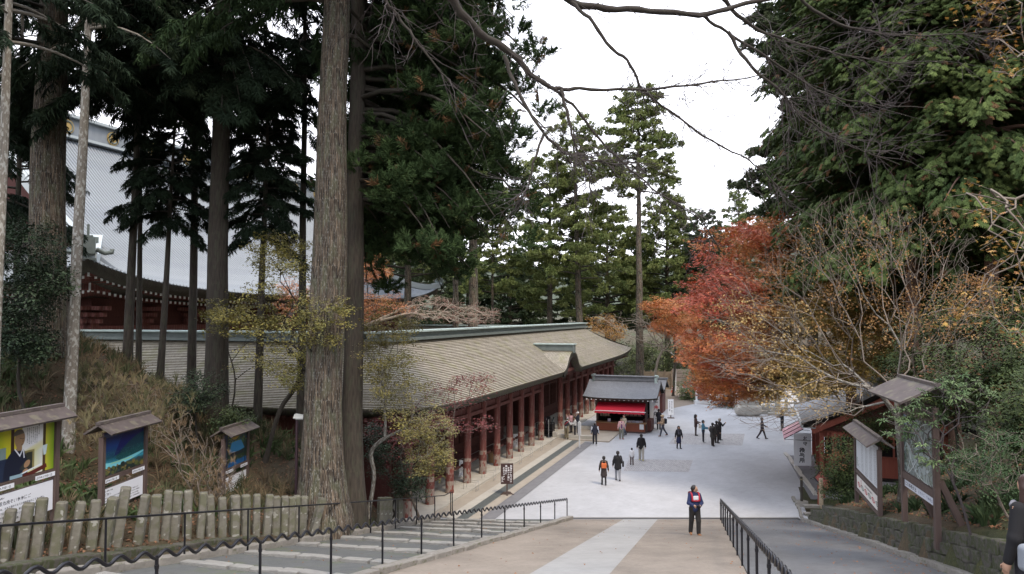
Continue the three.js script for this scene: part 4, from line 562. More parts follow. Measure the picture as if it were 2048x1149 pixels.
{ // wire hoops guarding the terrace, a straw basket, umbrella stand
  const proto = thing('wire_hoop', 'nearest low thin wire hoop guard standing on the terrace before the columns', 'barrier', fromSN(1.2, 0.75, 0.04), ANG, 'wire hoop guards along the corridor terrace'); const wm = flat(0.3, 0.31, 0.32, 0.4, { metalness: 0.5 });
  const fr = (z) => new MB().tube([V(-0.35, 0, z), V(-0.35, 0.48, z), V(0.35, 0.48, z), V(0.35, 0, z)], 0.009, 5); fr(0.22).build('front_frame', wm, proto); fr(-0.22).build('back_frame', wm, proto); new MB().tube([V(-0.35, 0.48, 0.22), V(-0.35, 0.48, -0.22)], 0.009, 5).tube([V(0.35, 0.48, 0.22), V(0.35, 0.48, -0.22)], 0.009, 5).tube([V(-0.35, 0.02, 0.22), V(-0.35, 0.02, -0.22)], 0.009, 5).tube([V(0.35, 0.02, 0.22), V(0.35, 0.02, -0.22)], 0.009, 5).build('tie_wires', wm, proto);
  let hc = 1; for (const s of [4.0, 6.4, 8.9, 11.3, 13.8, 16.3]) { const c = proto.clone(); c.name = numbered('wire_hoop'); c.position.copy(fromSN(s, 0.75, 0.04)); scene.add(c); tag(c, `${ORD[++hc]} wire hoop guard along the terrace, counted from the nearest`); }
  const b = thing('basket', 'round straw basket standing between two red columns', 'basket', fromSN(8.4, -0.6, 0.12)); part('tub', new THREE.CylinderGeometry(0.3, 0.26, 0.62, 16, 1, true), flat(0.34, 0.22, 0.12), b).position.y = 0.31; part('rim', new THREE.TorusGeometry(0.3, 0.025, 6, 20).rotateX(Math.PI / 2), flat(0.4, 0.27, 0.15), b).position.y = 0.62; part('contents', new THREE.CircleGeometry(0.28, 16).rotateX(-Math.PI / 2), flat(0.06, 0.05, 0.04), b).position.y = 0.55;
  const u = thing('umbrella_stand', 'black metal umbrella rack crammed with dark folded umbrellas beside the entrance column', 'umbrella rack', fromSN(19.6, -0.25, 0.12), ANG); new MB().box(0, 0.45, 0, 1.3, 0.06, 0.7).box(0, 0.1, 0, 1.3, 0.06, 0.7).box(-0.63, 0.5, 0.33, 0.05, 1, 0.05).box(0.63, 0.5, 0.33, 0.05, 1, 0.05).box(-0.63, 0.5, -0.33, 0.05, 1, 0.05).box(0.63, 0.5, -0.33, 0.05, 1, 0.05).box(0, 0.98, 0.33, 1.3, 0.05, 0.05).box(0, 0.98, -0.33, 1.3, 0.05, 0.05).box(0, 0.5, -0.1, 1.2, 0.8, 0.35).build('rack', M.black, u); seed(3);
  for (let k = 0; k < 14; k++) { const o = part('umbrella', new THREE.ConeGeometry(0.05, 1.0, 7).rotateX(Math.PI), flat(rr(0.01, 0.05), rr(0.01, 0.04), rr(0.015, 0.05), 0.5), u); o.position.set(rr(-0.55, 0.55), 0.95, rr(-0.28, 0.28)); o.rotation.set(rr(-0.25, 0.25), 0, rr(-0.35, 0.35)); }
  const t = thing('sign_stand', 'thin steel sign stand beside the umbrella rack', 'sign stand', fromSN(18.9, 0.2, 0.12), ANG); part('pole', new THREE.CylinderGeometry(0.025, 0.025, 1.5, 8), M.steel, t).position.y = 0.75; part('foot', new THREE.CylinderGeometry(0.2, 0.22, 0.04, 14), M.black, t).position.y = 0.03; part('plate', boxGeo(0.3, 0.22, 0.02), M.black, t).position.set(0, 1.5, 0.04);
}

// ------------------------------------------------------------------ stall with the red awning, amulet office, distant bits
function curvedRoof(g, x0, x1, len, z0, yE, yR, sag, m, opt = {}) { // gable roof, ridge along local x (from z0 to z1) : eaves at z = +-len
  const mb = new MB(), N = 9, K = opt.K || 10, L = opt.lift || 0; const f = (t) => yE + (yR - yE) * (t * (1 - sag) + sag * t * t);
  for (const sg of [1, -1]) { const st = mb.p.length / 3; for (let i = 0; i <= N; i++) for (let j = 0; j <= K; j++) { const t = j / K, x = lerp(x0, x1, i / N), e = Math.abs(i / N - 0.5) * 2; mb.v(x, f(t) + L * Math.pow(e, 4) * (1 - t), z0 + sg * len * (1 - t), x, t * len * 1.2); } for (let i = 0; i < N; i++) for (let j = 0; j < K; j++) { const a = st + i * (K + 1) + j; mb.quad(a, a + K + 1, a + K + 2, a + 1); } }
  mb.build('roof', m, g);
  const ed = new MB(); for (const sg of [1, -1]) { let p = null; for (let i = 0; i <= N; i++) { const x = lerp(x0, x1, i / N), e = Math.abs(i / N - 0.5) * 2, y = yE + L * Math.pow(e, 4), q = [ed.v(x, y - 0.005, z0 + sg * (len + 0.004), x, 0.3), ed.v(x, y - 0.14, z0 + sg * (len - 0.03), x, 0), ed.v(x, y - 0.02, z0 + sg * (len - 0.9), x, 1)]; if (p) { ed.quad(p[0], p[1], q[1], q[0]); ed.quad(p[1], p[2], q[2], q[1]); } p = q; } }
  for (const x of [x0, x1]) for (const sg of [1, -1]) { let p = null; for (let j = 0; j <= K; j++) { const t = j / K, y = f(t) + L * (1 - t), z = z0 + sg * len * (1 - t), q = [ed.v(x, y + 0.01, z, z, 0.3), ed.v(x, y - 0.2, z, z, 0)]; if (p) ed.quad(p[0], p[1], q[1], q[0]); p = q; } }
  ed.build('eave_edge', M.barkDark, g);
  return f;
}
{
  const p = gnd(1243, 864), g = frame('market_stall', 'temple stall with dark grey roof and bright red awning at the back of the square', 'stall', p), W = 2.05; // front counter at z = 0
  const f = curvedRoof(g, -3.0, 3.0, 2.7, -1.75, 2.78, 4.05, 0.35, M.greyRoof, { lift: 0.12 });
  const rd = new MB(); rd.box(0, 4.12, -1.75, 5.1, 0.3, 0.42).box(0, 4.36, -1.75, 5.3, 0.08, 0.56); rd.build('ridge', M.greyRoof, g); for (const s of [-1, 1]) { const o = new MB().box(s * 2.6, 4.18, -1.75, 0.2, 0.62, 0.5).box(s * 2.72, 4.38, -1.75, 0.2, 0.16, 0.3).box(s * 2.66, 3.8, -1.75 + 0.2, 0.24, 0.2, 0.2); o.build('ridge_ornament', s > 0 ? M.copper : M.copperDark, g); }
  for (const x of [-2.0, 2.0]) for (const z of [-0.1, -3.4]) part('post', boxGeo(0.16, 2.75, 0.16), M.brownWood, g).position.set(x, 1.37, z);
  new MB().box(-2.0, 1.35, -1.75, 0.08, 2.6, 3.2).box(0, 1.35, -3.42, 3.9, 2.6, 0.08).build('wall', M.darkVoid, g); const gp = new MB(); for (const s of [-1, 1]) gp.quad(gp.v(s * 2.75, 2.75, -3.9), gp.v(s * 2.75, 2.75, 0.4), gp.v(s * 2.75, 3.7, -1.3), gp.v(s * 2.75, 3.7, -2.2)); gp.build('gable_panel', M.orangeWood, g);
  new MB().box(0, 2.5, -0.1, 4.2, 0.24, 0.12).box(2.0, 2.5, -1.75, 0.12, 0.24, 3.2).build('beam', M.redDark, g);
  const bt = new MB(); for (let k = -7; k <= 7; k++) bt.box(k * 0.38, 2.66, 0.55, 0.1, 0.1, 0.7); bt.build('rafters', M.redWood, g, 'stuff'); const tp = new MB(); for (let k = -7; k <= 7; k++) tp.box(k * 0.38, 2.66, 0.91, 0.1, 0.1, 0.02); tp.build('rafter_tips', M.white, g, 'stuff');
  new MB().box(0, 0.43, 0.1, 3.9, 0.62, 0.7).build('counter', M.orangeWood, g); new MB().box(0, 0.06, 0.05, 4.0, 0.12, 0.85).build('plinth', M.brownWood, g); new MB().box(0, 0.77, 0.12, 4.1, 0.06, 0.86).build('counter_top', flat(0.32, 0.19, 0.1), g); new MB().box(2.05, 0.55, -0.9, 0.7, 0.86, 1.6).build('side_counter', M.redDark, g);
  const aw = new MB(), N = 20, red = flat(0.5, 0.018, 0.04, 0.55); for (let i = 0; i <= N; i++) { const x = lerp(-1.95, 2.05, i / N), sc = i % 2 ? 0.15 : 0.2; aw.v(x * 0.97, 2.36, 0.05, i, 0); aw.v(x, 1.78, 1.25, i, 1); aw.v(x, 1.78 - sc, 1.26, i, 1.2); } for (let i = 0; i < N; i++) { const a = i * 3; aw.quad(a, a + 1, a + 4, a + 3); aw.quad(a + 1, a + 2, a + 5, a + 4); }
  const l = aw.v(-1.9, 2.1, 0.05), r = aw.v(1.98, 2.1, 0.05); aw.build('awning', red, g, null, false); new MB().tube([V(-2.05, 1.79, 1.24), V(2.15, 1.79, 1.24)], 0.03, 6).build('awning_bar', M.white, g); new MB().tube([V(-1.9, 1.5, 0), V(-1.95, 1.78, 1.2)], 0.02, 5).tube([V(1.9, 1.5, 0), V(2.0, 1.78, 1.2)], 0.02, 5).build('awning_arm', M.steel, g);
  const sh = new MB(); sh.box(-1.4, 1.15, -0.5, 0.9, 0.04, 0.3).box(-1.4, 1.45, -0.5, 0.9, 0.04, 0.3).box(0.9, 1.2, -0.7, 1.4, 0.04, 0.3).box(0.9, 1.5, -0.7, 1.4, 0.04, 0.3); sh.build('shelf', M.brownWood, g);
  seed(41); // amulets and trays laid out for sale, each its own box
  const put = (name, lab, cat, x, y, z, w, h, d, c, grp) => { const o = new THREE.Mesh(boxGeo(w, h, d), flat(...c, 0.6)); o.name = numbered(name); o.position.copy(V(x, y, z).applyEuler(new THREE.Euler(0, ANG, 0)).add(p)); o.rotation.y = ANG; scene.add(o); tag(o, lab, cat, grp); };
  for (let k = 0; k < 4; k++) put('amulet_box', `${ORD[k + 1]} small pale amulet box from the left on the left shelf of the stall`, 'box', -1.75 + k * 0.2, 1.27, -0.45, 0.15, 0.2, 0.12, [0.55, 0.48, 0.38], 'amulet boxes on the left shelf of the stall');
  for (let k = 0; k < 3; k++) put('amulet_box', `${ORD[k + 1]} dark red box from the left on the upper left shelf of the stall`, 'box', -1.7 + k * 0.28, 1.56, -0.45, 0.2, 0.18, 0.1, [0.24, 0.12, 0.1], 'boxes on the upper left shelf of the stall');
  for (let k = 0; k < 5; k++) put('tray', `${ORD[k + 1]} pale goods tray from the left on the right half of the stall counter`, 'tray', 0.45 + k * 0.29, 0.87, 0.1, 0.25, 0.13, 0.4, [[0.55, 0.57, 0.68], [0.62, 0.6, 0.66], [0.5, 0.52, 0.62]][k % 3], 'goods trays on the stall counter');
  for (let k = 0; k < 4; k++) put('amulet_box', `${ORD[k + 1]} brownish box from the left on the right back shelf of the stall`, 'box', 0.4 + k * 0.32, 1.3, -0.65, 0.24, 0.16, 0.12, [[0.4, 0.3, 0.2], [0.3, 0.22, 0.2]][k % 2], 'boxes on the right back shelf of the stall');
  put('card', 'white card with a dark motif standing on the stall counter', 'card', -0.95, 0.93, 0.25, 0.24, 0.26, 0.05, [0.55, 0.52, 0.62]); put('price_sign', 'white price sheet hung on the right corner of the stall counter', 'sign', 1.72, 0.55, 0.52, 0.34, 0.46, 0.03, [0.72, 0.73, 0.75]);
  // white banners
  const face = canvasMat(128, 512, (c, w, h) => { c.fillStyle = '#e4e8f2'; c.fillRect(0, 0, w, h); c.strokeStyle = '#2b3140'; stroke(c, 'ご', 20, 30, 88, 11); c.strokeStyle = '#c03038'; stroke(c, '朱', 18, 150, 92, 11); c.strokeStyle = '#2b3140'; stroke(c, '印', 18, 270, 92, 11); c.strokeStyle = '#555a66'; fine(c, 40, 390, 4, 26, 3, true); });
  const bp = gnd(1313, 858), b = thing('banner', 'white upright banner with large black and red characters right of the stall', 'banner', bp, -0.1); part('pole', new THREE.CylinderGeometry(0.02, 0.02, 2.75, 8), M.white, b).position.set(-0.3, 1.37, 0); part('cloth', boxGeo(0.56, 2.35, 0.012), M.white, b).position.set(0.0, 1.52, 0); part('lettering', panel(0.55, 2.3), face, b).position.set(0, 1.52, 0.009); part('crossbar', new THREE.CylinderGeometry(0.012, 0.012, 0.62, 6).rotateZ(Math.PI / 2), M.white, b).position.set(0, 2.71, 0); part('foot', boxGeo(0.4, 0.06, 0.4), M.steel, b).position.set(-0.3, 0.03, 0);
  const b2 = thing('banner', 'narrow plain white banner between the stall and the lettered banner', 'banner', gnd(1304, 860), 0.5); part('pole', new THREE.CylinderGeometry(0.02, 0.02, 2.7, 8), M.white, b2).position.set(-0.2, 1.35, 0); part('cloth', boxGeo(0.36, 2.2, 0.012), M.white, b2).position.set(0, 1.55, 0); part('foot', boxGeo(0.36, 0.06, 0.36), M.steel, b2).position.set(-0.2, 0.03, 0);
  // low roofs behind the stall
  const k = frame('booth', 'small booth with a plain grey roof half hidden behind the stall', 'booth', gnd(1292, 826)); curvedRoof(k, -2.2, 1.9, 1.8, -1.2, 2.35, 3.2, 0.1, M.greyRoof); new MB().box(0, 1.2, -1.2, 3.2, 2.4, 2.4).build('wall', M.redDark, k); part('ridge', boxGeo(4.2, 0.16, 0.3), M.greyRoof, k).position.set(-0.1, 3.25, -1.2);
}
{ // amulet office on the right
  const g = frame('amulet_office', 'red timber amulet office with curved pale grey roof at the right of the square', 'temple shop', V(16.75, 0, -43.6));
  const mb = new MB(), yE = 3.1, RX = 4.4, RY = 5.35, K = 14, Z0 = 0.15, Z1 = -9; const f = (t) => yE + (RY - yE) * (0.62 * t + 0.38 * t * t);
  for (const sg of [1, -1]) { const st = mb.p.length / 3, NZ = 10; for (let i = 0; i <= NZ; i++) for (let j = 0; j <= K; j++) { const t = j / K; mb.v(RX - sg * RX * (1 - t), f(t) + 0.16 * Math.pow(Math.abs(i / NZ - 0.5) * 2, 4) * (1 - t), lerp(Z0, Z1, i / NZ), t * 5, lerp(Z0, Z1, i / NZ)); } for (let i = 0; i < NZ; i++) for (let j = 0; j < K; j++) { const a = st + i * (K + 1) + j; mb.quad(a, a + 1, a + K + 2, a + K + 1); } }
  mb.build('roof', std({ map: tex([256, 256], [1.2, 1.2], (u, v) => { const gx = (u * 3) % 1, gy = (v * 2) % 1, k = hash(Math.floor(u * 3), Math.floor(v * 2), 9); return gx < 0.05 || gy < 0.04 ? [0.17, 0.19, 0.23] : mix3([0.27, 0.3, 0.36], [0.36, 0.39, 0.46], 0.5 * k + 0.5 * fbm(u * 8, v * 8, 8, 70, 3)); }), roughness: 0.5 }), g);
  const ed = new MB(); let p = null; for (let j = 0; j <= 2 * K; j++) { const t = 1 - Math.abs(j - K) / K, x = j / K * RX, y = f(t) + 0.16 * (1 - t), q = [ed.v(x, y + 0.01, Z0, x, 0.3), ed.v(x, y - 0.3, Z0 - 0.02, x, 0), ed.v(x, y - 0.25, Z0 - 0.9, x, 1)]; if (p) { ed.quad(p[1], q[1], q[0], p[0]); ed.quad(p[1], p[2], q[2], q[1]); } p = q; } ed.build('verge_edge', M.darkVoid, g);
  const e2 = new MB(); e2.box(0.02, yE - 0.03, (Z0 + Z1) / 2, 0.12, 0.16, Z0 - Z1).box(0.4, yE - 0.1, (Z0 + Z1) / 2, 0.7, 0.05, Z0 - Z1); e2.build('gutter', M.steel, g); new MB().box(RX, RY + 0.14, (Z0 + Z1) / 2, 0.5, 0.34, Z0 - Z1 + 0.1).build('ridge', M.greyRoof, g); const ro = new MB().box(RX, RY + 0.2, Z0 + 0.1, 0.7, 0.6, 0.22); ro.build('ridge_ornament', M.barkDark, g);
  const bg = new MB(); for (const sg of [1, -1]) { bg.bar(V(RX - sg * 0.1, RY - 0.75, Z0 - 0.35), V(RX - sg * (RX - 0.55), yE - 0.3, Z0 - 0.35), 0.1, 0.4); } bg.build('barge_board', M.shopRed, g);
  const gab = new MB(); gab.tri(gab.v(1.1, 2.75, -0.9), gab.v(7.7, 2.75, -0.9), gab.v(RX, RY - 0.5, -0.9)); gab.build('gable_panel', M.redDark, g);
  for (const [x, z] of [[1.15, -1.2], [1.7, 0.25], [1.15, -4.4], [1.15, -8], [7.6, -1.2], [5.6, 0.25]]) { const c = part('post', boxGeo(0.24, 2.75, 0.24), M.shopRed, g); c.position.set(x, 1.4, z); part('post_base', boxGeo(0.4, 0.12, 0.4), M.paleStone, c).position.y = -1.36; }
  new MB().box(4.4, 2.72, -1.2, 6.7, 0.26, 0.2).box(1.15, 2.72, -4.6, 0.2, 0.26, 7).box(3.65, 2.72, 0.25, 4.2, 0.24, 0.18).build('beam', M.shopRed, g); for (const z of [0.24]) { const b = part('bracket', boxGeo(0.1, 0.14, 1.3), M.shopRed, g); b.position.set(1.42, 2.35, -0.5); b.rotation.x = -0.6; }
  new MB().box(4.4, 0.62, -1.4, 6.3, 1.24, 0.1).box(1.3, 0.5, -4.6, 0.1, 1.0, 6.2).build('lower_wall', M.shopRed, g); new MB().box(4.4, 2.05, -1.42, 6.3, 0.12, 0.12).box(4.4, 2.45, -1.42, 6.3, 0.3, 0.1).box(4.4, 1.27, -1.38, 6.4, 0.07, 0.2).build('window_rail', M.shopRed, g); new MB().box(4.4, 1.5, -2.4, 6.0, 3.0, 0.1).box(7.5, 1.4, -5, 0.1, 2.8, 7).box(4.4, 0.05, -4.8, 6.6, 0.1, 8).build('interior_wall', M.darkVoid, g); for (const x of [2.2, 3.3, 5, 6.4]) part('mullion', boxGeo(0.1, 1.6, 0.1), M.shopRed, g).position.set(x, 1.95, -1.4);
  const face = canvasMat(256, 512, (c, w, h) => { c.fillStyle = '#d6d9de'; c.fillRect(0, 0, w, h); c.strokeStyle = '#22232a'; stroke(c, 'お', 134, 28, 70, 8); stroke(c, '守', 134, 118, 70, 8); column(c, '授与所', 76, 214, 84, 12, 1.0); });
  const sp = gnd(1606, 938), s = thing('shop_sign', 'tall pale signboard with large black characters before the red amulet office', 'sign', sp, -0.12); part('board', boxGeo(1.02, 1.96, 0.06), flat(0.65, 0.67, 0.7), s).position.y = 1.16; part('lettering', panel(0.99, 1.92), face, s).position.set(0, 1.16, 0.032); for (const q of [-1, 1]) part('leg', boxGeo(0.06, 0.5, 0.06), M.steel, s).position.set(q * 0.44, 0.2, -0.02);
  const pk = new THREE.MeshPhysicalMaterial({ color: rgb(0.82, 0.36, 0.44), roughness: 0.7, transmission: 0.35, thickness: 0, side: THREE.DoubleSide }), a = thing('awning', 'small pink striped awning under the eave of the amulet office', 'awning', V(16.75, 0, -43.6), ANG); const A = new MB(), z0 = -3.2, z1 = -7.6; for (let k = 0; k < 5; k++) { const za = lerp(z0, z1, k / 5), zb = lerp(z0, z1, (k + 1) / 5); A.quad(A.v(0.25, 2.42, za), A.v(-0.85, 1.78, za), A.v(-0.85, 1.78, zb), A.v(0.25, 2.42, zb)); A.quad(A.v(-0.85, 1.78, za), A.v(-0.86, 1.6, za), A.v(-0.86, 1.6, zb), A.v(-0.85, 1.78, zb)); } A.build('cloth', pk, a, null, false); for (let k = 0; k <= 3; k++) { const z = lerp(z0, z1, k / 3); new MB().tube([V(0.26, 2.45, z), V(-0.86, 1.8, z)], 0.02, 6).tube([V(0.9, 1.75, z), V(-0.86, 1.77, z)], 0.015, 6).build('arm', M.black, a); const st = new MB().quadP(V(0.24, 2.425, z - 0.35), V(-0.84, 1.8, z - 0.35), V(-0.84, 1.8, z - 0.6), V(0.24, 2.425, z - 0.6)); if (k < 3) st.build('stripe', flat(0.85, 0.5, 0.57), a); }
  // court paving, kerb, slanted red board and stakes
  const ct = new MB(), C = [gnd(1572, 912), gnd(1622, 1000), gnd(1700, 1000), gnd(1690, 912)]; for (const q of C) ct.v(q.x, 0.012, q.z, q.x, -q.z); ct.quad(0, 1, 2, 3); struct('shop_court', ct.geometry(), M.darkStrip);
  const kg = new THREE.Group(); kg.name = numbered('kerb'); kg.userData.kind = 'structure'; scene.add(kg); seed(19); stoneRow(kg, gnd(1572, 908).setY(0.04), gnd(1632, 992).setY(0.04), 0.22, 0.16, 1.4, M.paleStone, 0.02, 0.02); stoneRow(kg, gnd(1587, 996).setY(0.03), gnd(1606, 1040).setY(0.03), 0.16, 0.12, 1.1, M.kerb, 0.02, 0.02);
  for (const y of [1022, 1032]) stoneRow(kg, gnd(1608, y).setY(0.05 + (1032 - y) * 0.015), gnd(1640, y).setY(0.05 + (1032 - y) * 0.015), 0.3, 0.16, 0.8, M.kerb, 0.02, 0.05);
  const r = thing('slanted_board', 'slanted red-framed notice board on short legs beside the amulet office path', 'notice board', gnd(1648, 1004), ANG + 1.35); const bb = part('board', boxGeo(2.0, 0.9, 0.06), flat(0.03, 0.03, 0.035), r); bb.position.y = 1.05; bb.rotation.x = -0.75; part('face', panel(1.9, 0.8), flat(0.42, 0.12, 0.1), bb).position.z = 0.034; for (const q of [-1, 1]) part('leg', boxGeo(0.12, 1.0, 0.12), M.shopRed, r).position.set(q * 0.8, 0.5, -0.1);
  const w1 = thing('bollard', 'dark slim post set in a round concrete foot at the lane corner', 'bollard', gnd(1604, 1012)); part('post', new THREE.CylinderGeometry(0.06, 0.07, 1.35, 10), M.barkDark, w1).position.y = 0.75; part('foot', new THREE.CylinderGeometry(0.3, 0.32, 0.25, 16), M.kerb, w1).position.y = 0.1; const rp = part('rope', new THREE.TorusGeometry(0.075, 0.025, 6, 12).rotateX(Math.PI / 2), flat(0.2, 0.17, 0.12), w1); rp.position.y = 1.3;
  const w2 = tag(part('wooden_stake', new THREE.CylinderGeometry(0.1, 0.11, 1.45, 12), M.plank, scene), 'round brown wooden stake in front of the slanted red board', 'stake'); w2.position.copy(gnd(1643, 1016)).setY(0.7);
}
{ // far end of the square: plank fence, pole, cone, stones
  const A = at(1276, 780, 94), B = at(1343, 772, 94), L = A.distanceTo(B), g = thing('plank_fence', 'tan plank hoarding with diagonal braces across the far path', 'fence', V((A.x + B.x) / 2, 0, -94), -0.1);
  for (let k = 0; k < 4; k++) { const o = part('plank', boxGeo(L, 0.54, 0.05), M.plank, g); o.position.set(0, 0.45 + k * 0.56, (k % 2) * 0.012); } for (let k = 0; k <= 5; k++) part('post', boxGeo(0.12, 2.6, 0.1), M.plank, g).position.set(lerp(-L / 2, L / 2, k / 5), 1.3, 0.09); for (const [x, s] of [[-0.6, 1], [0.9, -1]]) { const o = part('brace', boxGeo(0.1, 2.3, 0.06), M.plank, g); o.position.set(x, 1.2, 0.17); o.rotation.z = s * 0.9; } const lean = part('prop', boxGeo(0.1, 2.6, 0.08), M.plank, g); lean.position.set(L / 2 + 0.15, 1.25, 0.5); lean.rotation.set(-0.2, 0, 0.28);
  const A2 = at(1350, 775, 96.5), B2 = at(1376, 775, 96.5), g2 = thing('plank_fence', 'greyer plank fence continuing behind the far lamp pole', 'fence', V((A2.x + B2.x) / 2, 0.2, -96.5)); for (let k = 0; k < 4; k++) part('plank', boxGeo(2.4, 0.5, 0.05), flat(0.2, 0.17, 0.15), g2).position.set(0, 0.4 + k * 0.56, 0); for (const x of [-1, 0, 1]) part('post', boxGeo(0.1, 2.4, 0.1), flat(0.2, 0.17, 0.15), g2).position.set(x, 1.2, -0.08);
  const c = at(1351, 768, 93), p = thing('utility_pole', 'pale concrete lamp pole with one short arm beside the far fence', 'pole', V(c.x, 0, -93)); const H = at(1351, 697, 93).y; part('pole', new THREE.CylinderGeometry(0.09, 0.12, H, 10), flat(0.5, 0.52, 0.54), p).position.y = H / 2; const arm = part('arm', boxGeo(0.55, 0.07, 0.07), flat(0.55, 0.57, 0.6), p); arm.position.set(-0.28, H - 0.75, 0); arm.rotation.z = -0.6; part('lamp', new RoundedBoxGeometry(0.3, 0.1, 0.14, 2, 0.03), M.white, arm).position.set(-0.3, 0.02, 0);
  const cp = at(1345, 769, 92), k = thing('traffic_cone', 'orange and white traffic cone at the foot of the far fence', 'traffic cone', V(cp.x, 0.02, -92)); part('base', boxGeo(0.42, 0.05, 0.42), flat(0.6, 0.1, 0.03), k).position.y = 0.03; part('cone', new THREE.ConeGeometry(0.17, 0.75, 14), flat(0.65, 0.1, 0.03), k).position.y = 0.42; for (const y of [0.36, 0.56]) part('band', new THREE.CylinderGeometry(0.17 * (0.79 - y) / 0.75 - 0.006, 0.17 * (0.79 - y) / 0.75 + 0.03, 0.1, 14), M.white, k).position.y = y;
  // pale memorial stones and lantern at the right back
  const st = (px, py, d) => { const q = at(px, py, d); return V(q.x, groundY(q.x, d), -d); };
  seed(23); const rock = (name, lab, cat, pos, w, h, dd, m) => { const q = new THREE.IcosahedronGeometry(0.5, 3), a = q.attributes.position; const s0 = rr(0, 50); for (let i = 0; i < a.count; i++) { const x = a.getX(i), y = a.getY(i), z = a.getZ(i), b = 1 + 0.5 * (noise2(x * 3 + s0, y * 3 + z * 2 + s0, 5) - 0.5); a.setXYZ(i, clamp(x * 1.35 * b, -0.5, 0.5) * w, (clamp(y * 1.25, -0.5, 0.5) + 0.5) * h * (0.92 + 0.1 * b), clamp(z * 1.35 * b, -0.5, 0.5) * dd); } q.computeVertexNormals(); const o = part(name, mergeVertices(q), m, scene); o.position.copy(pos); tag(o, lab, cat); return o; };
  rock('standing_stone', 'tall pale rough standing stone at the right back of the square', 'standing stone', st(1497, 815, 71), 1.7, 3.3, 0.8, M.paleStone);
  rock('boulder', 'broad pale boulder at the foot of the tall standing stone', 'boulder', gnd(1497, 832), 2.3, 1.0, 1.3, M.paleStone);
  rock('boulder', 'small grey boulder between the standing stone and the stone lantern', 'boulder', gnd(1528, 824), 1.0, 0.7, 0.8, M.paleStone);
  const ln = thing('stone_lantern', 'pale stone lantern with drum body among the memorial stones', 'stone lantern', st(1556, 830, 73)); part('base', new THREE.CylinderGeometry(0.6, 0.7, 0.5, 6), M.paleStone, ln).position.y = 0.25; part('shaft', new THREE.CylinderGeometry(0.25, 0.3, 1.5, 12), M.paleStone, ln).position.y = 1.2; part('platform', new THREE.CylinderGeometry(0.55, 0.35, 0.25, 6), M.paleStone, ln).position.y = 2.05; part('fire_box', new THREE.CylinderGeometry(0.33, 0.33, 0.75, 12), M.beige, ln).position.y = 2.55; part('roof', new THREE.ConeGeometry(0.75, 0.5, 6), M.paleStone, ln).position.y = 3.15; part('finial', new THREE.SphereGeometry(0.15, 10, 8), M.paleStone, ln).position.y = 3.5;
  const wlp = gnd(1560, 829), wl = thing('stone_fence', 'low pale stone fence with square posts behind the office roof', 'stone fence', wlp, ANG); for (let i = 0; i < 6; i++) { const o = part('post', boxGeo(0.26, 1.5, 0.26), M.paleStone, wl); o.position.set(-1.8 + i * 0.8, 0.75, 0); } for (const y of [0.55, 1.1]) part('rail', boxGeo(4.4, 0.16, 0.12), M.paleStone, wl).position.set(0.2, y, 0); part('base', boxGeo(5, 0.3, 0.5), M.paleStone, wl).position.set(0.2, 0.12, 0); part('step', boxGeo(3, 0.18, 0.8), M.paleStone, wl).position.set(0.4, 0.1, 0.7);
  const tb = thing('white_notice', 'white painted notice panel standing among the memorial stones', 'notice board', gnd(1524, 820)); part('panel', boxGeo(0.9, 0.9, 0.06), M.white, tb).position.y = 1.5; part('stake', boxGeo(0.1, 1.2, 0.08), M.white, tb).position.y = 0.55;
  const fr = thing('notice_case', 'white-framed grey glass notice case at the bend of the far path', 'notice board', gnd(1405, 808)); new MB().box(-0.62, 1.05, 0, 0.18, 1.9, 0.2).box(0.62, 1.05, 0, 0.18, 1.9, 0.2).box(0, 1.95, 0, 1.4, 0.16, 0.2).build('frame', M.white, fr); part('panel', boxGeo(1.1, 1.5, 0.08), flat(0.12, 0.13, 0.14, 0.3), fr).position.y = 1.1; part('plinth', boxGeo(1.7, 0.34, 0.6), M.white, fr).position.y = 0.17;
}

// ------------------------------------------------------------------ plants: sprays of leaves set on real branches
const ribbon = (mb, pts, w, roll, taper = 0.15) => { // a leaf blade along pts
  let prev = null; const n = pts.length; for (let k = 0; k < n; k++) { const t = pts[Math.min(n - 1, k + 1)].clone().sub(pts[Math.max(0, k - 1)]).normalize(), s = V(Math.sin(roll), Math.cos(roll), Math.sin(roll * 1.7)).cross(t).normalize(), ww = w * 0.5 * (k === n - 1 ? taper : k === 0 ? 0.6 : 1); const a = mb.v(pts[k].x + s.x * ww, pts[k].y + s.y * ww, pts[k].z + s.z * ww), b = mb.v(pts[k].x - s.x * ww, pts[k].y - s.y * ww, pts[k].z - s.z * ww); if (prev) mb.quad(prev[0], prev[1], b, a); prev = [a, b]; }
};
function cedarSpray(sd, n = 40, droop = 0.45, w = 0.036) { seed(sd); const mb = new MB(); for (let k = 0; k < n; k++) { const x0 = rr(0, 0.6), az = rr(-1.25, 1.25), el = rr(-0.5, 0.7), L = rr(0.2, 0.38) * (1.15 - x0 * 0.4), d = V(Math.cos(az) * Math.cos(el), Math.sin(el), Math.sin(az) * Math.cos(el)), pts = []; for (let i = 0; i <= 3; i++) { const t = i / 3; pts.push(V(x0 + d.x * L * t, d.y * L * t - droop * L * t * t, d.z * L * t)); } ribbon(mb, pts, w * rr(0.7, 1.3), rr(0, 6.3)); } return mb.geometry(); }
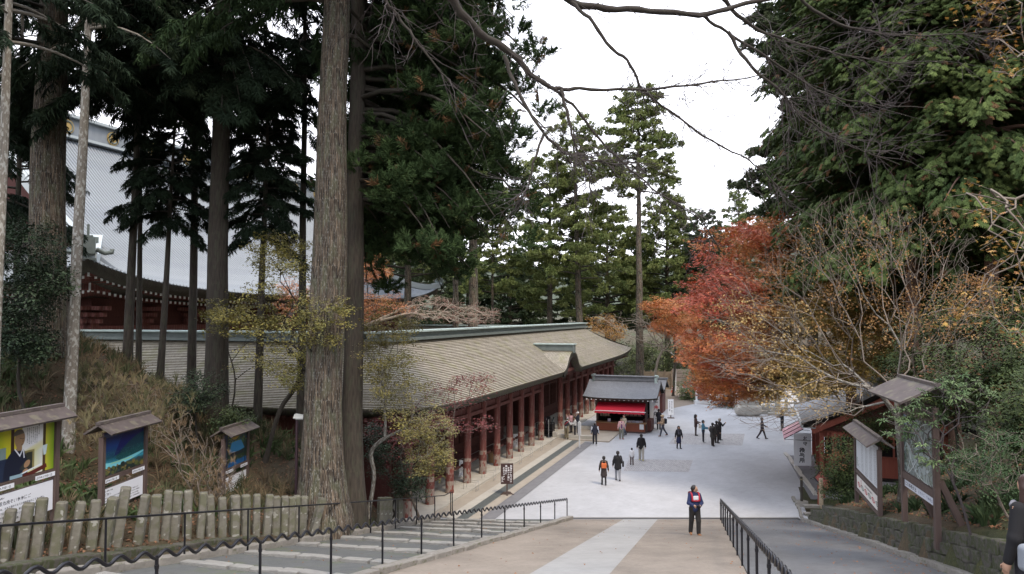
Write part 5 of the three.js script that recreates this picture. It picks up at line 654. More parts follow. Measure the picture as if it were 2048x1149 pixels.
function cedarClump(sd, n = 46) { seed(sd); const mb = new MB(); for (let k = 0; k < n; k++) { const a = rr(0, 6.283), u = rr(-0.35, 1), s = Math.sqrt(Math.max(0, 1 - u * u)), d = V(Math.cos(a) * s, u, Math.sin(a) * s), b = d.clone().multiplyScalar(rr(0.1, 0.34)).multiply(V(1, 0.7, 1)), L = rr(0.16, 0.28), e = b.clone().addScaledVector(d, L).add(V(0, rr(-0.03, 0.09), 0)); ribbon(mb, [b, b.clone().lerp(e, 0.55).add(V(0, 0.02, 0)), e], rr(0.09, 0.17), rr(0, 6.3), 0.3); } return mb.geometry(); }
function hinokiFan(sd) { seed(sd); const mb = new MB(), ax = (t) => V(t, -0.18 * t * t, 0.04 * Math.sin(t * 5)); for (let k = 0; k < 15; k++) { const t = 0.1 + 0.85 * k / 14, b = ax(t), sg = k % 2 ? 1 : -1, L = 0.42 * Math.sin(Math.PI * (0.2 + 0.75 * t)) * rr(0.8, 1.2), an = sg * rr(0.6, 0.95); for (let j = 0; j < 3; j++) { const a2 = an + (j - 1) * 0.42, l = L * (j === 1 ? 1 : 0.62), e = b.clone().add(V(Math.cos(a2) * l, -0.22 * l - 0.06 * j + rr(-0.05, 0.05), Math.sin(a2) * l)); ribbon(mb, [b, b.clone().lerp(e, 0.6).add(V(0, 0.02, 0)), e], 0.075, rr(-0.5, 0.5), 0.35); } } return mb.geometry(); }
function leafShape(mb, c, dir, up, L, w, curl = 0.12) { const s = V().crossVectors(dir, up).normalize(), m = c.clone().addScaledVector(dir, L * 0.5).addScaledVector(up, curl * L * 0.4), e = c.clone().addScaledVector(dir, L).addScaledVector(up, -curl * L); const a = mb.v(c.x, c.y, c.z), b = mb.v(m.x + s.x * w / 2, m.y + s.y * w / 2 + 0.1 * w, m.z + s.z * w / 2), d = mb.v(e.x, e.y, e.z), f = mb.v(m.x - s.x * w / 2, m.y - s.y * w / 2 + 0.1 * w, m.z - s.z * w / 2), q = mb.v(m.x, m.y, m.z); mb.tri(a, b, q); mb.tri(b, d, q); mb.tri(d, f, q); mb.tri(f, a, q); }
function starLeaf(mb, c, dir, up, R) { const s = V().crossVectors(dir, up).normalize(), P = (a, r, z) => { const q = c.clone().addScaledVector(dir, Math.cos(a) * r).addScaledVector(s, Math.sin(a) * r).addScaledVector(up, z); return mb.v(q.x, q.y, q.z); }, o = P(0, 0, 0); let first = null, prev = null; for (let k = -2; k <= 2; k++) { const a = k * 0.8, l = R * (1 - 0.13 * Math.abs(k)), v1 = P(a - 0.34, R * 0.36, 0.02 * R), t = P(a, l, -0.16 * R), v2 = P(a + 0.34, R * 0.36, 0.02 * R); mb.tri(o, v1, t); mb.tri(o, t, v2); } }
function leafCluster(sd, n, spread, L, w, flatness = 0.35, star = false) { seed(sd); const mb = new MB(); for (let k = 0; k < n; k++) { const a = rr(0, 6.283), r = Math.sqrt(rnd()) * spread, c = V(Math.cos(a) * r + spread * 0.6, rr(-1, 1) * spread * flatness * 0.5, Math.sin(a) * r), b = rr(0, 6.283), dir = V(Math.cos(b), rr(-0.5, 0.1), Math.sin(b)).normalize(), up = V(rr(-0.6, 0.6), 1, rr(-0.6, 0.6)).normalize(); star ? starLeaf(mb, c, dir, up, L * rr(0.75, 1.15)) : leafShape(mb, c, dir, up, L * rr(0.75, 1.2), w); } return mb.geometry(); }
function whorl(sd, n = 10) { seed(sd); const mb = new MB(); for (let k = 0; k < n; k++) { const a = k / n * 6.283 + rr(-0.2, 0.2), d = V(Math.cos(a), rr(-0.25, 0.45), Math.sin(a)).normalize(); leafShape(mb, d.clone().multiplyScalar(0.08), d, V(0, 1, 0), rr(0.75, 1), 0.25, 0.22); } return mb.geometry(); }
function grassTuft(sd, n = 16, w = 0.035, lean = 0.7) { seed(sd); const mb = new MB(); for (let k = 0; k < n; k++) { const a = rr(0, 6.283), L = rr(0.5, 1), q = rr(0.15, lean), pts = []; for (let i = 0; i <= 3; i++) { const t = i / 3; pts.push(V(Math.cos(a) * (0.06 + q * L * t * t), L * (t - 0.35 * q * t * t), Math.sin(a) * (0.06 + q * L * t * t))); } ribbon(mb, pts, w, a + rr(-0.4, 0.4), 0.1); } return mb.geometry(); }
const G = { cedar: [1, 2, 3].map((k) => cedarSpray(100 + k)), clump: [1, 2, 3].map((k) => cedarClump(110 + k)), hinoki: [1, 2, 3].map((k) => hinokiFan(120 + k)), maple: [1, 2].map((k) => leafCluster(130 + k, 16, 0.3, 0.075, 0.07, 0.3, true)), broad: [1, 2].map((k) => leafCluster(140 + k, 14, 0.22, 0.085, 0.045, 0.6)), bush: [1, 2].map((k) => leafCluster(150 + k, 26, 0.3, 0.1, 0.055, 1.1)), star: [leafCluster(160, 1, 0.01, 0.055, 0, 0.3, true)], stars: [leafCluster(161, 5, 0.14, 0.05, 0, 1, true)], whorl: [whorl(170), whorl(171, 8)], tuft: [grassTuft(180), grassTuft(181, 12)], fern: [grassTuft(182, 9, 0.11, 1.1)], litter: [(() => { const mb = new MB(); seed(190); leafShape(mb, V(-0.5, 0, 0), V(1, 0.1, 0), V(0, 1, 0), 1, 0.6, 0.25); return mb.geometry(); })()] };
const LM = { conifer: new THREE.MeshPhysicalMaterial({ color: 0xffffff, roughness: 0.85, specularIntensity: 0.35, side: THREE.DoubleSide }), leaf: new THREE.MeshPhysicalMaterial({ color: 0xffffff, roughness: 0.7, side: THREE.DoubleSide, transmission: 0.3, thickness: 0 }), gloss: new THREE.MeshPhysicalMaterial({ color: 0xffffff, roughness: 0.7, specularIntensity: 0.5, side: THREE.DoubleSide }), dry: std({ color: 0xffffff, roughness: 0.95, side: THREE.DoubleSide }) };
class Leaves { // places copies of a spray
  constructor() { this.m = []; this.c = []; }
  add(p, dir, up, s, col) { const x = dir.clone().normalize(), z = V().crossVectors(x, up); if (z.lengthSq() < 1e-4) z.set(0, 0, 1); z.normalize(); const y = V().crossVectors(z, x); this.m.push(new THREE.Matrix4().makeBasis(x, y, z).scale(V(s, s, s)).setPosition(p)); this.c.push(col); }
  build(name, geos, mat, parent) { // variants share the copies between them, each its own mesh
    const K = geos.length; geos.forEach((g, k) => { const idx = []; for (let i = k; i < this.m.length; i += K) idx.push(i); if (!idx.length) return; const im = new THREE.InstancedMesh(g, mat, idx.length); idx.forEach((i, j) => { im.setMatrixAt(j, this.m[i]); im.setColorAt(j, this.c[i]); }); im.name = name; im.userData.kind = 'stuff'; parent.add(im); });
  }
}
const cmix = (a, b, t, k = 1) => rgb(lerp(a[0], b[0], t) * k, lerp(a[1], b[1], t) * k, lerp(a[2], b[2], t) * k);
const rdir = () => { const u = rr(-1, 1), a = rr(0, 6.283), s = Math.sqrt(1 - u * u); return V(s * Math.cos(a), u, s * Math.sin(a)); };

function trunkGeo(pts, rad, segs = 16, flute = 0.05, sd = 1, us = 1) { // a stem with ridges, rad(k) at every point
  const mb = new MB(), N = pts.length; let len = 0; const per = Math.max(1, Math.round(2 * Math.PI * rad(N >> 2) * us));
  for (let k = 0; k < N; k++) { if (k) len += pts[k].distanceTo(pts[k - 1]); const r = rad(k); for (let j = 0; j <= segs; j++) { const a = (j % segs) / segs * 6.28318, f = 1 + flute * (2 * pnoise((j % segs) / segs * 7, len * 0.25 + sd * 9, 7, sd) - 1) + flute * 0.6 * (2 * pnoise((j % segs) / segs * 19, len * 0.4, 19, sd + 3) - 1); mb.v(pts[k].x + Math.cos(a) * r * f, pts[k].y, pts[k].z + Math.sin(a) * r * f, j / segs * per, len); } }
  for (let k = 0; k < N - 1; k++) for (let j = 0; j < segs; j++) { const a = k * (segs + 1) + j; mb.quad(a, a + segs + 1, a + segs + 2, a + 1); }
  return mb.geometry();
}
function conifer(label, o) { // o: base point, H (top y), r, crown y0, R(t), n, ...
  seed(o.seed); const g = thing(o.name || 'cedar_tree', label, o.cat || 'tree', o.base.clone(), 0, o.group), b = V(0, -0.3, 0), H = o.H - o.base.y, lean = o.lean || [0, 0];
  const axis = (h) => V(lean[0] * h / H + 0.06 * o.r * Math.sin(h * 0.7 + o.seed), h, lean[1] * h / H), NP = 26, pts = []; for (let k = 0; k <= NP; k++) pts.push(axis(-0.4 + (H + 0.4) * Math.pow(k / NP, 1.35)));
  const rad = (h) => o.r * (Math.pow(clamp(1 - h / H), 0.75) * 0.92 + 0.06) + (o.flare ?? 0.35) * o.r * Math.exp(-Math.max(0, h) / (o.flareH || 1.1));
  part('trunk', trunkGeo(pts, (k) => rad(pts[k].y), o.segs || 14, o.flute ?? 0.05, o.seed, o.us || 1), o.bark, g);
  const br = new MB(), lv = new Leaves(), y0 = o.y0 - o.base.y, C = o.cols, dead = o.dead || 0;
  for (let i = 0; i < o.n; i++) {
    const t = o.even ? (i + rnd()) / o.n : Math.pow(rnd(), o.pow || 1), h = y0 + (H - y0 - 0.3) * t, az = o.az ? o.az[0] + (o.az[1] - o.az[0]) * rnd() : i * 2.39996 + rr(-0.5, 0.5), L = o.R(t) * rr(0.7, 1.08), out = V(Math.cos(az), 0, Math.sin(az)), p0 = axis(h), rise = (o.rise ?? 0.1) + 0.35 * t + rr(-0.1, 0.1), dr = (o.droop ?? 0.5) * rr(0.7, 1.3) * (1 - 0.5 * t);
    const P = (u) => p0.clone().addScaledVector(out, L * u).add(V(0, L * (rise * u - dr * u * u), 0)), line = []; for (let k = 0; k <= 5; k++) line.push(P(k / 5));
    br.tube(line, line.map((_, k) => (0.012 + 0.016 * L) * (1 - 0.85 * k / 5)), 4, false);
    const side = V(-out.z, 0, out.x), m = Math.max(2, Math.round(o.per * L)), tone = rr(0, 1);
    if (o.puff) { // rounded tufts of needles along the branch
      const mp = Math.max(1, Math.round(L * o.puff)); for (let k = 0; k < mp; k++) { const u = lerp(o.u0 ?? 0.3, 1, mp === 1 ? 1 : (k + rnd() * 0.8) / (mp - 0.2)), q = rr(-1, 1), c = P(u).addScaledVector(side, q * 0.4 * L * (1.1 - u * 0.6)).add(V(0, rr(-0.3, 0.3), 0)), rc = rr(0.65, 1.15) * (o.puffR || 0.8), tn = clamp(0.5 * tone + 0.5 * rnd()); for (let j = 0; j < (o.puffN || 16); j++) { const dd = rdir(); if (dd.y < -0.3) dd.y *= -0.6; lv.add(c.clone().addScaledVector(dd.clone().multiply(V(1, 0.72, 1)), rc * rr(o.puffIn ?? 0.35, 1)), dd.clone().add(V(0, 0.3, 0)), rdir(), rr(o.s[0], o.s[1]), rnd() < dead ? cmix([0.14, 0.075, 0.035], [0.09, 0.06, 0.03], rnd()) : cmix(C[0], C[1], clamp(tn * 0.6 + 0.4 * rnd()), rr(0.85, 1.2))); } }
      continue;
    }
    for (let k = 0; k < m; k++) {
      const u = lerp(o.u0 ?? 0.25, 1.04, Math.pow((k + rnd()) / m, 0.8)), w = (o.width ?? 0.42) * L * (1.12 - u) * (u + 0.25), q = rr(-1, 1), p = P(u).addScaledVector(side, q * w).add(V(0, rr(-1, 0.5) * (o.thick ?? 0.2) - Math.abs(q) * w * 0.15 * (o.hang ?? 1), 0)), tan = P(Math.min(1.05, u + 0.05)).sub(P(u)).normalize();
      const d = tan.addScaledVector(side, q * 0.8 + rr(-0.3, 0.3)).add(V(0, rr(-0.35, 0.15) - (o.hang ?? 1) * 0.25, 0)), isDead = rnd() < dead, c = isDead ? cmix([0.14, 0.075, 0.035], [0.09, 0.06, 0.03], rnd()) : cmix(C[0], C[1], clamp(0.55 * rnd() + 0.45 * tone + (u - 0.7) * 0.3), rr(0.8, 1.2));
      lv.add(p, d, V(rr(-0.35, 0.35), 1, rr(-0.35, 0.35)), rr(o.s[0], o.s[1]), c);
    }
  }
  br.build('branches', o.bark === M.bark ? M.barkDark : o.bark, g, 'stuff'); lv.build('foliage', o.geo, o.mat || LM.conifer, g); return g;
}
function grow(trunk, targets, o = {}) { // joins scattered twig ends to a trunk: nodes with parents, then stem radii
  const nodes = []; trunk.forEach((p, k) => nodes.push({ p, par: k - 1, len: k ? nodes[k - 1].len + p.distanceTo(trunk[k - 1]) : 0, fix: true }));
  const root = trunk[trunk.length - 1], ts = targets.slice().sort((a, b) => a.distanceTo(root) - b.distanceTo(root)), step = o.step || 0.6, pl = o.path ?? 0.35, sag = o.sag ?? 0.1;
  for (const t of ts) {
    let best = -1, bd = 1e9; for (let k = o.from || 0; k < nodes.length; k++) { const n = nodes[k], d = n.p.distanceTo(t); const c = d + pl * n.len; if (c < bd) { bd = c; best = k; } }
    const a = nodes[best], L = a.p.distanceTo(t), m = Math.max(1, Math.round(L / step)), dirP = a.par >= 0 ? a.p.clone().sub(nodes[a.par].p).normalize() : V(0, 1, 0); let par = best;
    for (let k = 1; k <= m; k++) { const u = k / m, p = a.p.clone().lerp(t, u); p.addScaledVector(dirP, L * 0.28 * u * (1 - u)); p.y += sag * L * u * (1 - u); if (k < m) p.add(rdir().multiplyScalar((o.jit ?? 0.06) * step)); nodes.push({ p, par, len: nodes[par].len + p.distanceTo(nodes[par].p) }); par = nodes.length - 1; }
  }
  const e = o.pipe || 2.3, r0 = o.tip || 0.006; for (const n of nodes) { n.acc = 0; n.kids = []; } for (let k = nodes.length - 1; k >= 0; k--) { const n = nodes[k]; n.r = n.acc ? Math.pow(n.acc, 1 / e) : r0; if (n.par >= 0) { nodes[n.par].acc += Math.pow(n.r, e) + Math.pow(r0 * 0.15, e); nodes[n.par].kids.push(k); } }
  if (o.rMax) { const s = o.rMax / nodes[0].r; for (const n of nodes) n.r *= lerp(1, s, clamp((n.r - r0) / (nodes[0].r - r0 + 1e-6)) ** 0.7); }
  return nodes;
}
function stems(nodes, split = 1e9) { // tubes along the thickest child; returns [thick, thin]
  const A = new MB(), B = new MB(), todo = [[0, -1]]; while (todo.length) { let [k, from] = todo.pop(); const line = [], rs = []; if (from >= 0) { line.push(nodes[from].p); rs.push(Math.min(nodes[from].r, nodes[k].r * 1.25)); } while (true) { line.push(nodes[k].p); rs.push(nodes[k].r); const ks = nodes[k].kids; if (!ks.length) break; let b = ks[0]; for (const c of ks) if (nodes[c].r > nodes[b].r) b = c; for (const c of ks) if (c !== b) todo.push([c, k]); k = b; } if (line.length < 2) continue; const n = rs[0] > 0.12 ? 12 : rs[0] > 0.04 ? 7 : rs[0] > 0.015 ? 5 : 3; (rs[0] > split ? A : B).tube(line, rs, n, false); }
  return [A, B];
}

// ------------------------------------------------------------------ trees
const gp = (px, d) => { const p = at(px, 630, d); return V(p.x, groundY(p.x, d), -d); };
const NEAR = [[0.016, 0.032, 0.014], [0.04, 0.07, 0.028]], DARK = [[0.008, 0.016, 0.009], [0.02, 0.035, 0.018]], FAR = [[0.085, 0.13, 0.042], [0.25, 0.275, 0.1]], FAR2 = [[0.075, 0.118, 0.045], [0.21, 0.245, 0.1]], HIN = [[0.022, 0.044, 0.014], [0.095, 0.13, 0.04]];  // FAR tones: lighter olive, with distance haze put into the leaf colour
const dome = (a, b, c = 0.9) => (t) => a * Math.pow(Math.max(0.02, 1 - t), c) + b;
{
  // --- giants and poles on the left bank
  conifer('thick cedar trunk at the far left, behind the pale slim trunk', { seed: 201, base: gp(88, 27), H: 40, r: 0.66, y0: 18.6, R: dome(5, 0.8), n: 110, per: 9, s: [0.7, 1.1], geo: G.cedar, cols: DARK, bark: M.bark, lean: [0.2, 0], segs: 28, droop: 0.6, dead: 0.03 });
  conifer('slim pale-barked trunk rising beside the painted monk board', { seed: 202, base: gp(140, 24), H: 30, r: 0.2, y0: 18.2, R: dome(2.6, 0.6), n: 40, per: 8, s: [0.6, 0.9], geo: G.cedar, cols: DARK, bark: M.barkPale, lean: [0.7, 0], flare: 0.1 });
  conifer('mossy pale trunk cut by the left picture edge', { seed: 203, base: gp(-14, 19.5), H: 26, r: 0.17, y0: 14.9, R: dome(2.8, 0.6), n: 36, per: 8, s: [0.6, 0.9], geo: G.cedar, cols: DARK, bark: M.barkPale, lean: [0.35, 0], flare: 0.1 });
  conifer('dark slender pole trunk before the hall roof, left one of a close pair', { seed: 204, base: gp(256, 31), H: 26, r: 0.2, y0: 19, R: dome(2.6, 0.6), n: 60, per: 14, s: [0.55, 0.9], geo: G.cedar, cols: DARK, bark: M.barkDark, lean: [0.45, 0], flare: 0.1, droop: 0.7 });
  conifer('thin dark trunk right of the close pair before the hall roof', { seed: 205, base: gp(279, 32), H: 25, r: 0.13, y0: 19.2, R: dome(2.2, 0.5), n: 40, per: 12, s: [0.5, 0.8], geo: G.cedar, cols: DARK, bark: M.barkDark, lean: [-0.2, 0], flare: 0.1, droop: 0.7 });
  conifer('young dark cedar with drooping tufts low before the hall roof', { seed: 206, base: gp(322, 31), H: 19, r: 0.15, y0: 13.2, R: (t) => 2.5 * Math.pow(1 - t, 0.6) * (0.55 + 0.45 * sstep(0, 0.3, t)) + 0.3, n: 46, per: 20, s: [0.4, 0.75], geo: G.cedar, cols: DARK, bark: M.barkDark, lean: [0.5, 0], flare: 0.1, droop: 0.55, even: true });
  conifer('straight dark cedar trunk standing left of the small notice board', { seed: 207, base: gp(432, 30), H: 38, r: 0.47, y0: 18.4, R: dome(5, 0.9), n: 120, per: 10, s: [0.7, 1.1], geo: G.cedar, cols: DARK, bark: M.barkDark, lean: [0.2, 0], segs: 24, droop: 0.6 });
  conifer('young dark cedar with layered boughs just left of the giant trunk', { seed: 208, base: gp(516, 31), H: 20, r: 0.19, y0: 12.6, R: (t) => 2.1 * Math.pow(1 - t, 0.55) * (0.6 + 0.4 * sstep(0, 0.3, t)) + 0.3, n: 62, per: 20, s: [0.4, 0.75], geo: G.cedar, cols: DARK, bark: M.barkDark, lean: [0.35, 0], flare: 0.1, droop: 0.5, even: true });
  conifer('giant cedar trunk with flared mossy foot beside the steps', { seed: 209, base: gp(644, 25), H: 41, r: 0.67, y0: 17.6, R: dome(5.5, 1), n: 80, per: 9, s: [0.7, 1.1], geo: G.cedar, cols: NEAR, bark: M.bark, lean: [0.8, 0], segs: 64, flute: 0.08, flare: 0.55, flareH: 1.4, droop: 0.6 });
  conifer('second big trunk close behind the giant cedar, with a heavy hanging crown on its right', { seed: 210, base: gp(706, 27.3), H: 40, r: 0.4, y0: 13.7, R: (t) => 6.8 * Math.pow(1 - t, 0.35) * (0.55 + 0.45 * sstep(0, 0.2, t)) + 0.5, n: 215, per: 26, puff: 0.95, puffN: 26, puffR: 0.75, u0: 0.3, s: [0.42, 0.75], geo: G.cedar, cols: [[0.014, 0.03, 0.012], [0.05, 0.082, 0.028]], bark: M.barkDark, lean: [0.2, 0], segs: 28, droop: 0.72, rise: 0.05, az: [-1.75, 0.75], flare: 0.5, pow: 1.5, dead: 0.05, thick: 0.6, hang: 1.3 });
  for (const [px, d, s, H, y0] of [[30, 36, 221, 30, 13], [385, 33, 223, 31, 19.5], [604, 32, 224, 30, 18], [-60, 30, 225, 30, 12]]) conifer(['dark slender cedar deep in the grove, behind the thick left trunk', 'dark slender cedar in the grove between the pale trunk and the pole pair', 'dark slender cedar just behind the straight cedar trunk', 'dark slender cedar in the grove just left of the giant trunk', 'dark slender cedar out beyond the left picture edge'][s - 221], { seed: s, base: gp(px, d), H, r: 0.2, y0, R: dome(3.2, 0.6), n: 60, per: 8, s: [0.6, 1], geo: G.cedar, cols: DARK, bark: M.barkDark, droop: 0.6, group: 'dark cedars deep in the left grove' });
  // --- beyond the corridor
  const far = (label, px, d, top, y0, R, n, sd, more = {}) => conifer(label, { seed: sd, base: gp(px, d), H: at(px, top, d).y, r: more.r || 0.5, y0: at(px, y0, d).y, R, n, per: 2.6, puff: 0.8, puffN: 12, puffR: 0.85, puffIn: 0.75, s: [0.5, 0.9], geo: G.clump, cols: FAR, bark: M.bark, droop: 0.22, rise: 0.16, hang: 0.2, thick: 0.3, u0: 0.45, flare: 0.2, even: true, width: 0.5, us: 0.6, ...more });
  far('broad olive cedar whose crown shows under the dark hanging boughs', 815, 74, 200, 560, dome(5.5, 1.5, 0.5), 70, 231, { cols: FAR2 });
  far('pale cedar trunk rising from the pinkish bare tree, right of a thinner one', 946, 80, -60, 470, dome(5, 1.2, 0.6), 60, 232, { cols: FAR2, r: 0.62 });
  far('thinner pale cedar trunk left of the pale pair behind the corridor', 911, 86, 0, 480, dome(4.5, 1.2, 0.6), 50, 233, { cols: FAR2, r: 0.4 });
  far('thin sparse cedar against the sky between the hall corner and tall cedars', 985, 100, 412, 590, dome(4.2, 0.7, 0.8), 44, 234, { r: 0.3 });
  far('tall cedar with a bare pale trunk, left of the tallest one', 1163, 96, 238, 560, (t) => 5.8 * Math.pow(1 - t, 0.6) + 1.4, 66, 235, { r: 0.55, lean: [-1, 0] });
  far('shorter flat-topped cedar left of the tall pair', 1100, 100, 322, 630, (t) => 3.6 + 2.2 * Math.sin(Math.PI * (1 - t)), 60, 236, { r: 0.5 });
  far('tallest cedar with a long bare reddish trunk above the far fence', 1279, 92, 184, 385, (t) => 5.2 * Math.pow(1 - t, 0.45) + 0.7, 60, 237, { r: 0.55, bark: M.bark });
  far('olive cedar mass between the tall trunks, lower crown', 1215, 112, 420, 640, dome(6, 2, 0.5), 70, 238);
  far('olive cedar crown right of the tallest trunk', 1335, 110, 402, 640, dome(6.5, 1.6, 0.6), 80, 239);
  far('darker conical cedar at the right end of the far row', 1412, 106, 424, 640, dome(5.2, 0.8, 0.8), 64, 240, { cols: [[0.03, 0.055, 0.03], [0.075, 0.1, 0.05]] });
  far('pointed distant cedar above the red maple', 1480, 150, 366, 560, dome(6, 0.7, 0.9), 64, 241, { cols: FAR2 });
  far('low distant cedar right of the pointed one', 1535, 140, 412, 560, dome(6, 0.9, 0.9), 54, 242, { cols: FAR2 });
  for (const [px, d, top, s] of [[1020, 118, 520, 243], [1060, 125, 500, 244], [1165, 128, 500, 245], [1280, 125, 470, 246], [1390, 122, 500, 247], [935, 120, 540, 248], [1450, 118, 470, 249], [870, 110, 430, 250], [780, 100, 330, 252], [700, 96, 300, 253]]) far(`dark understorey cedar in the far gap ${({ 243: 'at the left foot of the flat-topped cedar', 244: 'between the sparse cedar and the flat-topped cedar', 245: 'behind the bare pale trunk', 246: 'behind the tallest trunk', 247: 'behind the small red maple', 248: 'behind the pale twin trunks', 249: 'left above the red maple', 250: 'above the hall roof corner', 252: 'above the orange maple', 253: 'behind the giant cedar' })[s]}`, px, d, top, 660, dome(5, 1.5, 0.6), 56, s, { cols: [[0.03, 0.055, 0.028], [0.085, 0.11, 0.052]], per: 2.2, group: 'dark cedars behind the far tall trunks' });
  // --- the wall of cypress on the right
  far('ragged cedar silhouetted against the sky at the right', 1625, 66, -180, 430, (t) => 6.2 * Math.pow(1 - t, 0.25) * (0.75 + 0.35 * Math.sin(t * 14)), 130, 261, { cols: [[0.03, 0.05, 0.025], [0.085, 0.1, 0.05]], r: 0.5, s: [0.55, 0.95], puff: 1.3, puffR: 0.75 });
  const hin = (label, px, d, y0, R, n, sd, more = {}) => conifer(label, { name: 'cypress_tree', seed: sd, base: gp(px, d), H: 36, r: 0.33, y0: y0 - 1.6, R, n: Math.round(n * 1.75), per: 22, s: [0.27, 0.52], geo: G.hinoki, cols: HIN, bark: M.barkRed, droop: 0.4, rise: 0.1, hang: 0.8, thick: 0.6, dead: 0.035, u0: 0.3, flare: 0.25, pow: 1.15, ...more });
  hin('cypress at the left edge of the dense green wall on the right', 1700, 44, 13.5, dome(4.6, 1.4, 0.5), 130, 262);
  hin('cypress with reddish trunk behind the bare maple stems', 1828, 36, 14.8, dome(4.8, 1.4, 0.5), 140, 263, { r: 0.4 });
  hin('cypress in the middle of the dense green wall on the right', 1905, 41, 14.5, dome(5, 1.4, 0.5), 130, 264);
  hin('cypress near the right picture edge with dark hollow below', 1985, 33, 15.5, dome(4.8, 1.4, 0.5), 130, 265);
  hin('cypress at the far right, farther up the bank', 2075, 38, 13, dome(5, 1.4, 0.5), 110, 266);
  hin('dark-stemmed cypress behind the red maple', 1755, 54, 13, dome(5.2, 1.4, 0.5), 120, 267, { per: 8 });
  hin('cypress behind, filling the green wall above the office', 1860, 60, 12, dome(5.5, 1.5, 0.5), 110, 268, { per: 9, s: [0.7, 1.2] });
  hin('cypress farther back on the right bank', 1990, 52, 12, dome(5.5, 1.5, 0.5), 110, 269, { per: 7, s: [0.8, 1.4] });
}

// ------------------------------------------------------------------ maples, bare trees, shrubs, grass
const inBlob = (list, n) => { const out = []; let guard = 0; while (out.length < n && guard++ < n * 60) { const [px, py, rx, ry, d0, d1, w] = list[(rnd() * list.length) | 0]; if (rnd() > (w ?? 1)) continue; const a = rr(0, 6.283), r = Math.sqrt(rnd()); out.push(at(px + Math.cos(a) * r * rx, py + Math.sin(a) * r * ry, rr(d0, d1))); } return out; };
function spread(name, label, cat, o) { // a broad tree grown to fill measured blobs; leaves on its twig ends
  seed(o.seed); const g = thing(name, label, cat, o.trunk[0].clone(), 0, o.group), off = o.trunk[0], loc = (p) => p.clone().sub(off), trunk = curve(o.trunk.map(loc), o.tn || 8), T = inBlob(o.blobs, o.n).map(loc), nodes = grow(trunk, T, o);
  const [A, B] = stems(nodes, o.split || 0.03); A.build('trunk', o.bark, g); if (B.p.length) B.build('twigs', o.twig || o.bark, g, 'stuff');
  if (o.leaf) { const lv = new Leaves(); for (const nd of nodes) { if (nd.fix || nd.r > (o.leafR || 0.03)) continue; const par = nodes[nd.par].p, dir = nd.p.clone().sub(par).normalize(); const m = o.dens > 1 ? Math.round(o.dens * rr(0.6, 1.4)) : rnd() < o.dens ? 1 : 0; for (let k = 0; k < m; k++) { const p = nd.p.clone().lerp(par, rnd()).add(V(rr(-1, 1), rr(-0.6, 0.5), rr(-1, 1)).multiplyScalar(o.jl ?? 0.2)), w = p.clone().add(off); const c = o.col(w, rnd()); if (c) lv.add(p, dir.clone().add(rdir().multiplyScalar(0.6)).setY(rr(-0.35, 0.15)), V(rr(-0.4, 0.4), 1, rr(-0.4, 0.4)), rr(o.s[0], o.s[1]), c); } } lv.build('leaves', o.leaf, o.mat || LM.leaf, g); }
  return g;
}
const pxOf = (w) => { const d = -w.z, y = (w.y - EYE) / d, b = (y * cT - sT) / (cT + y * sT), k = cT - b * sT; return [1024 + FP * w.x / d * k, 574.5 - b * FP]; };
const RED = [0.46, 0.11, 0.03], CRIM = [0.4, 0.06, 0.04], ORA = [0.52, 0.215, 0.05], GOLD = [0.46, 0.27, 0.045], OLIVE = [0.24, 0.2, 0.04];
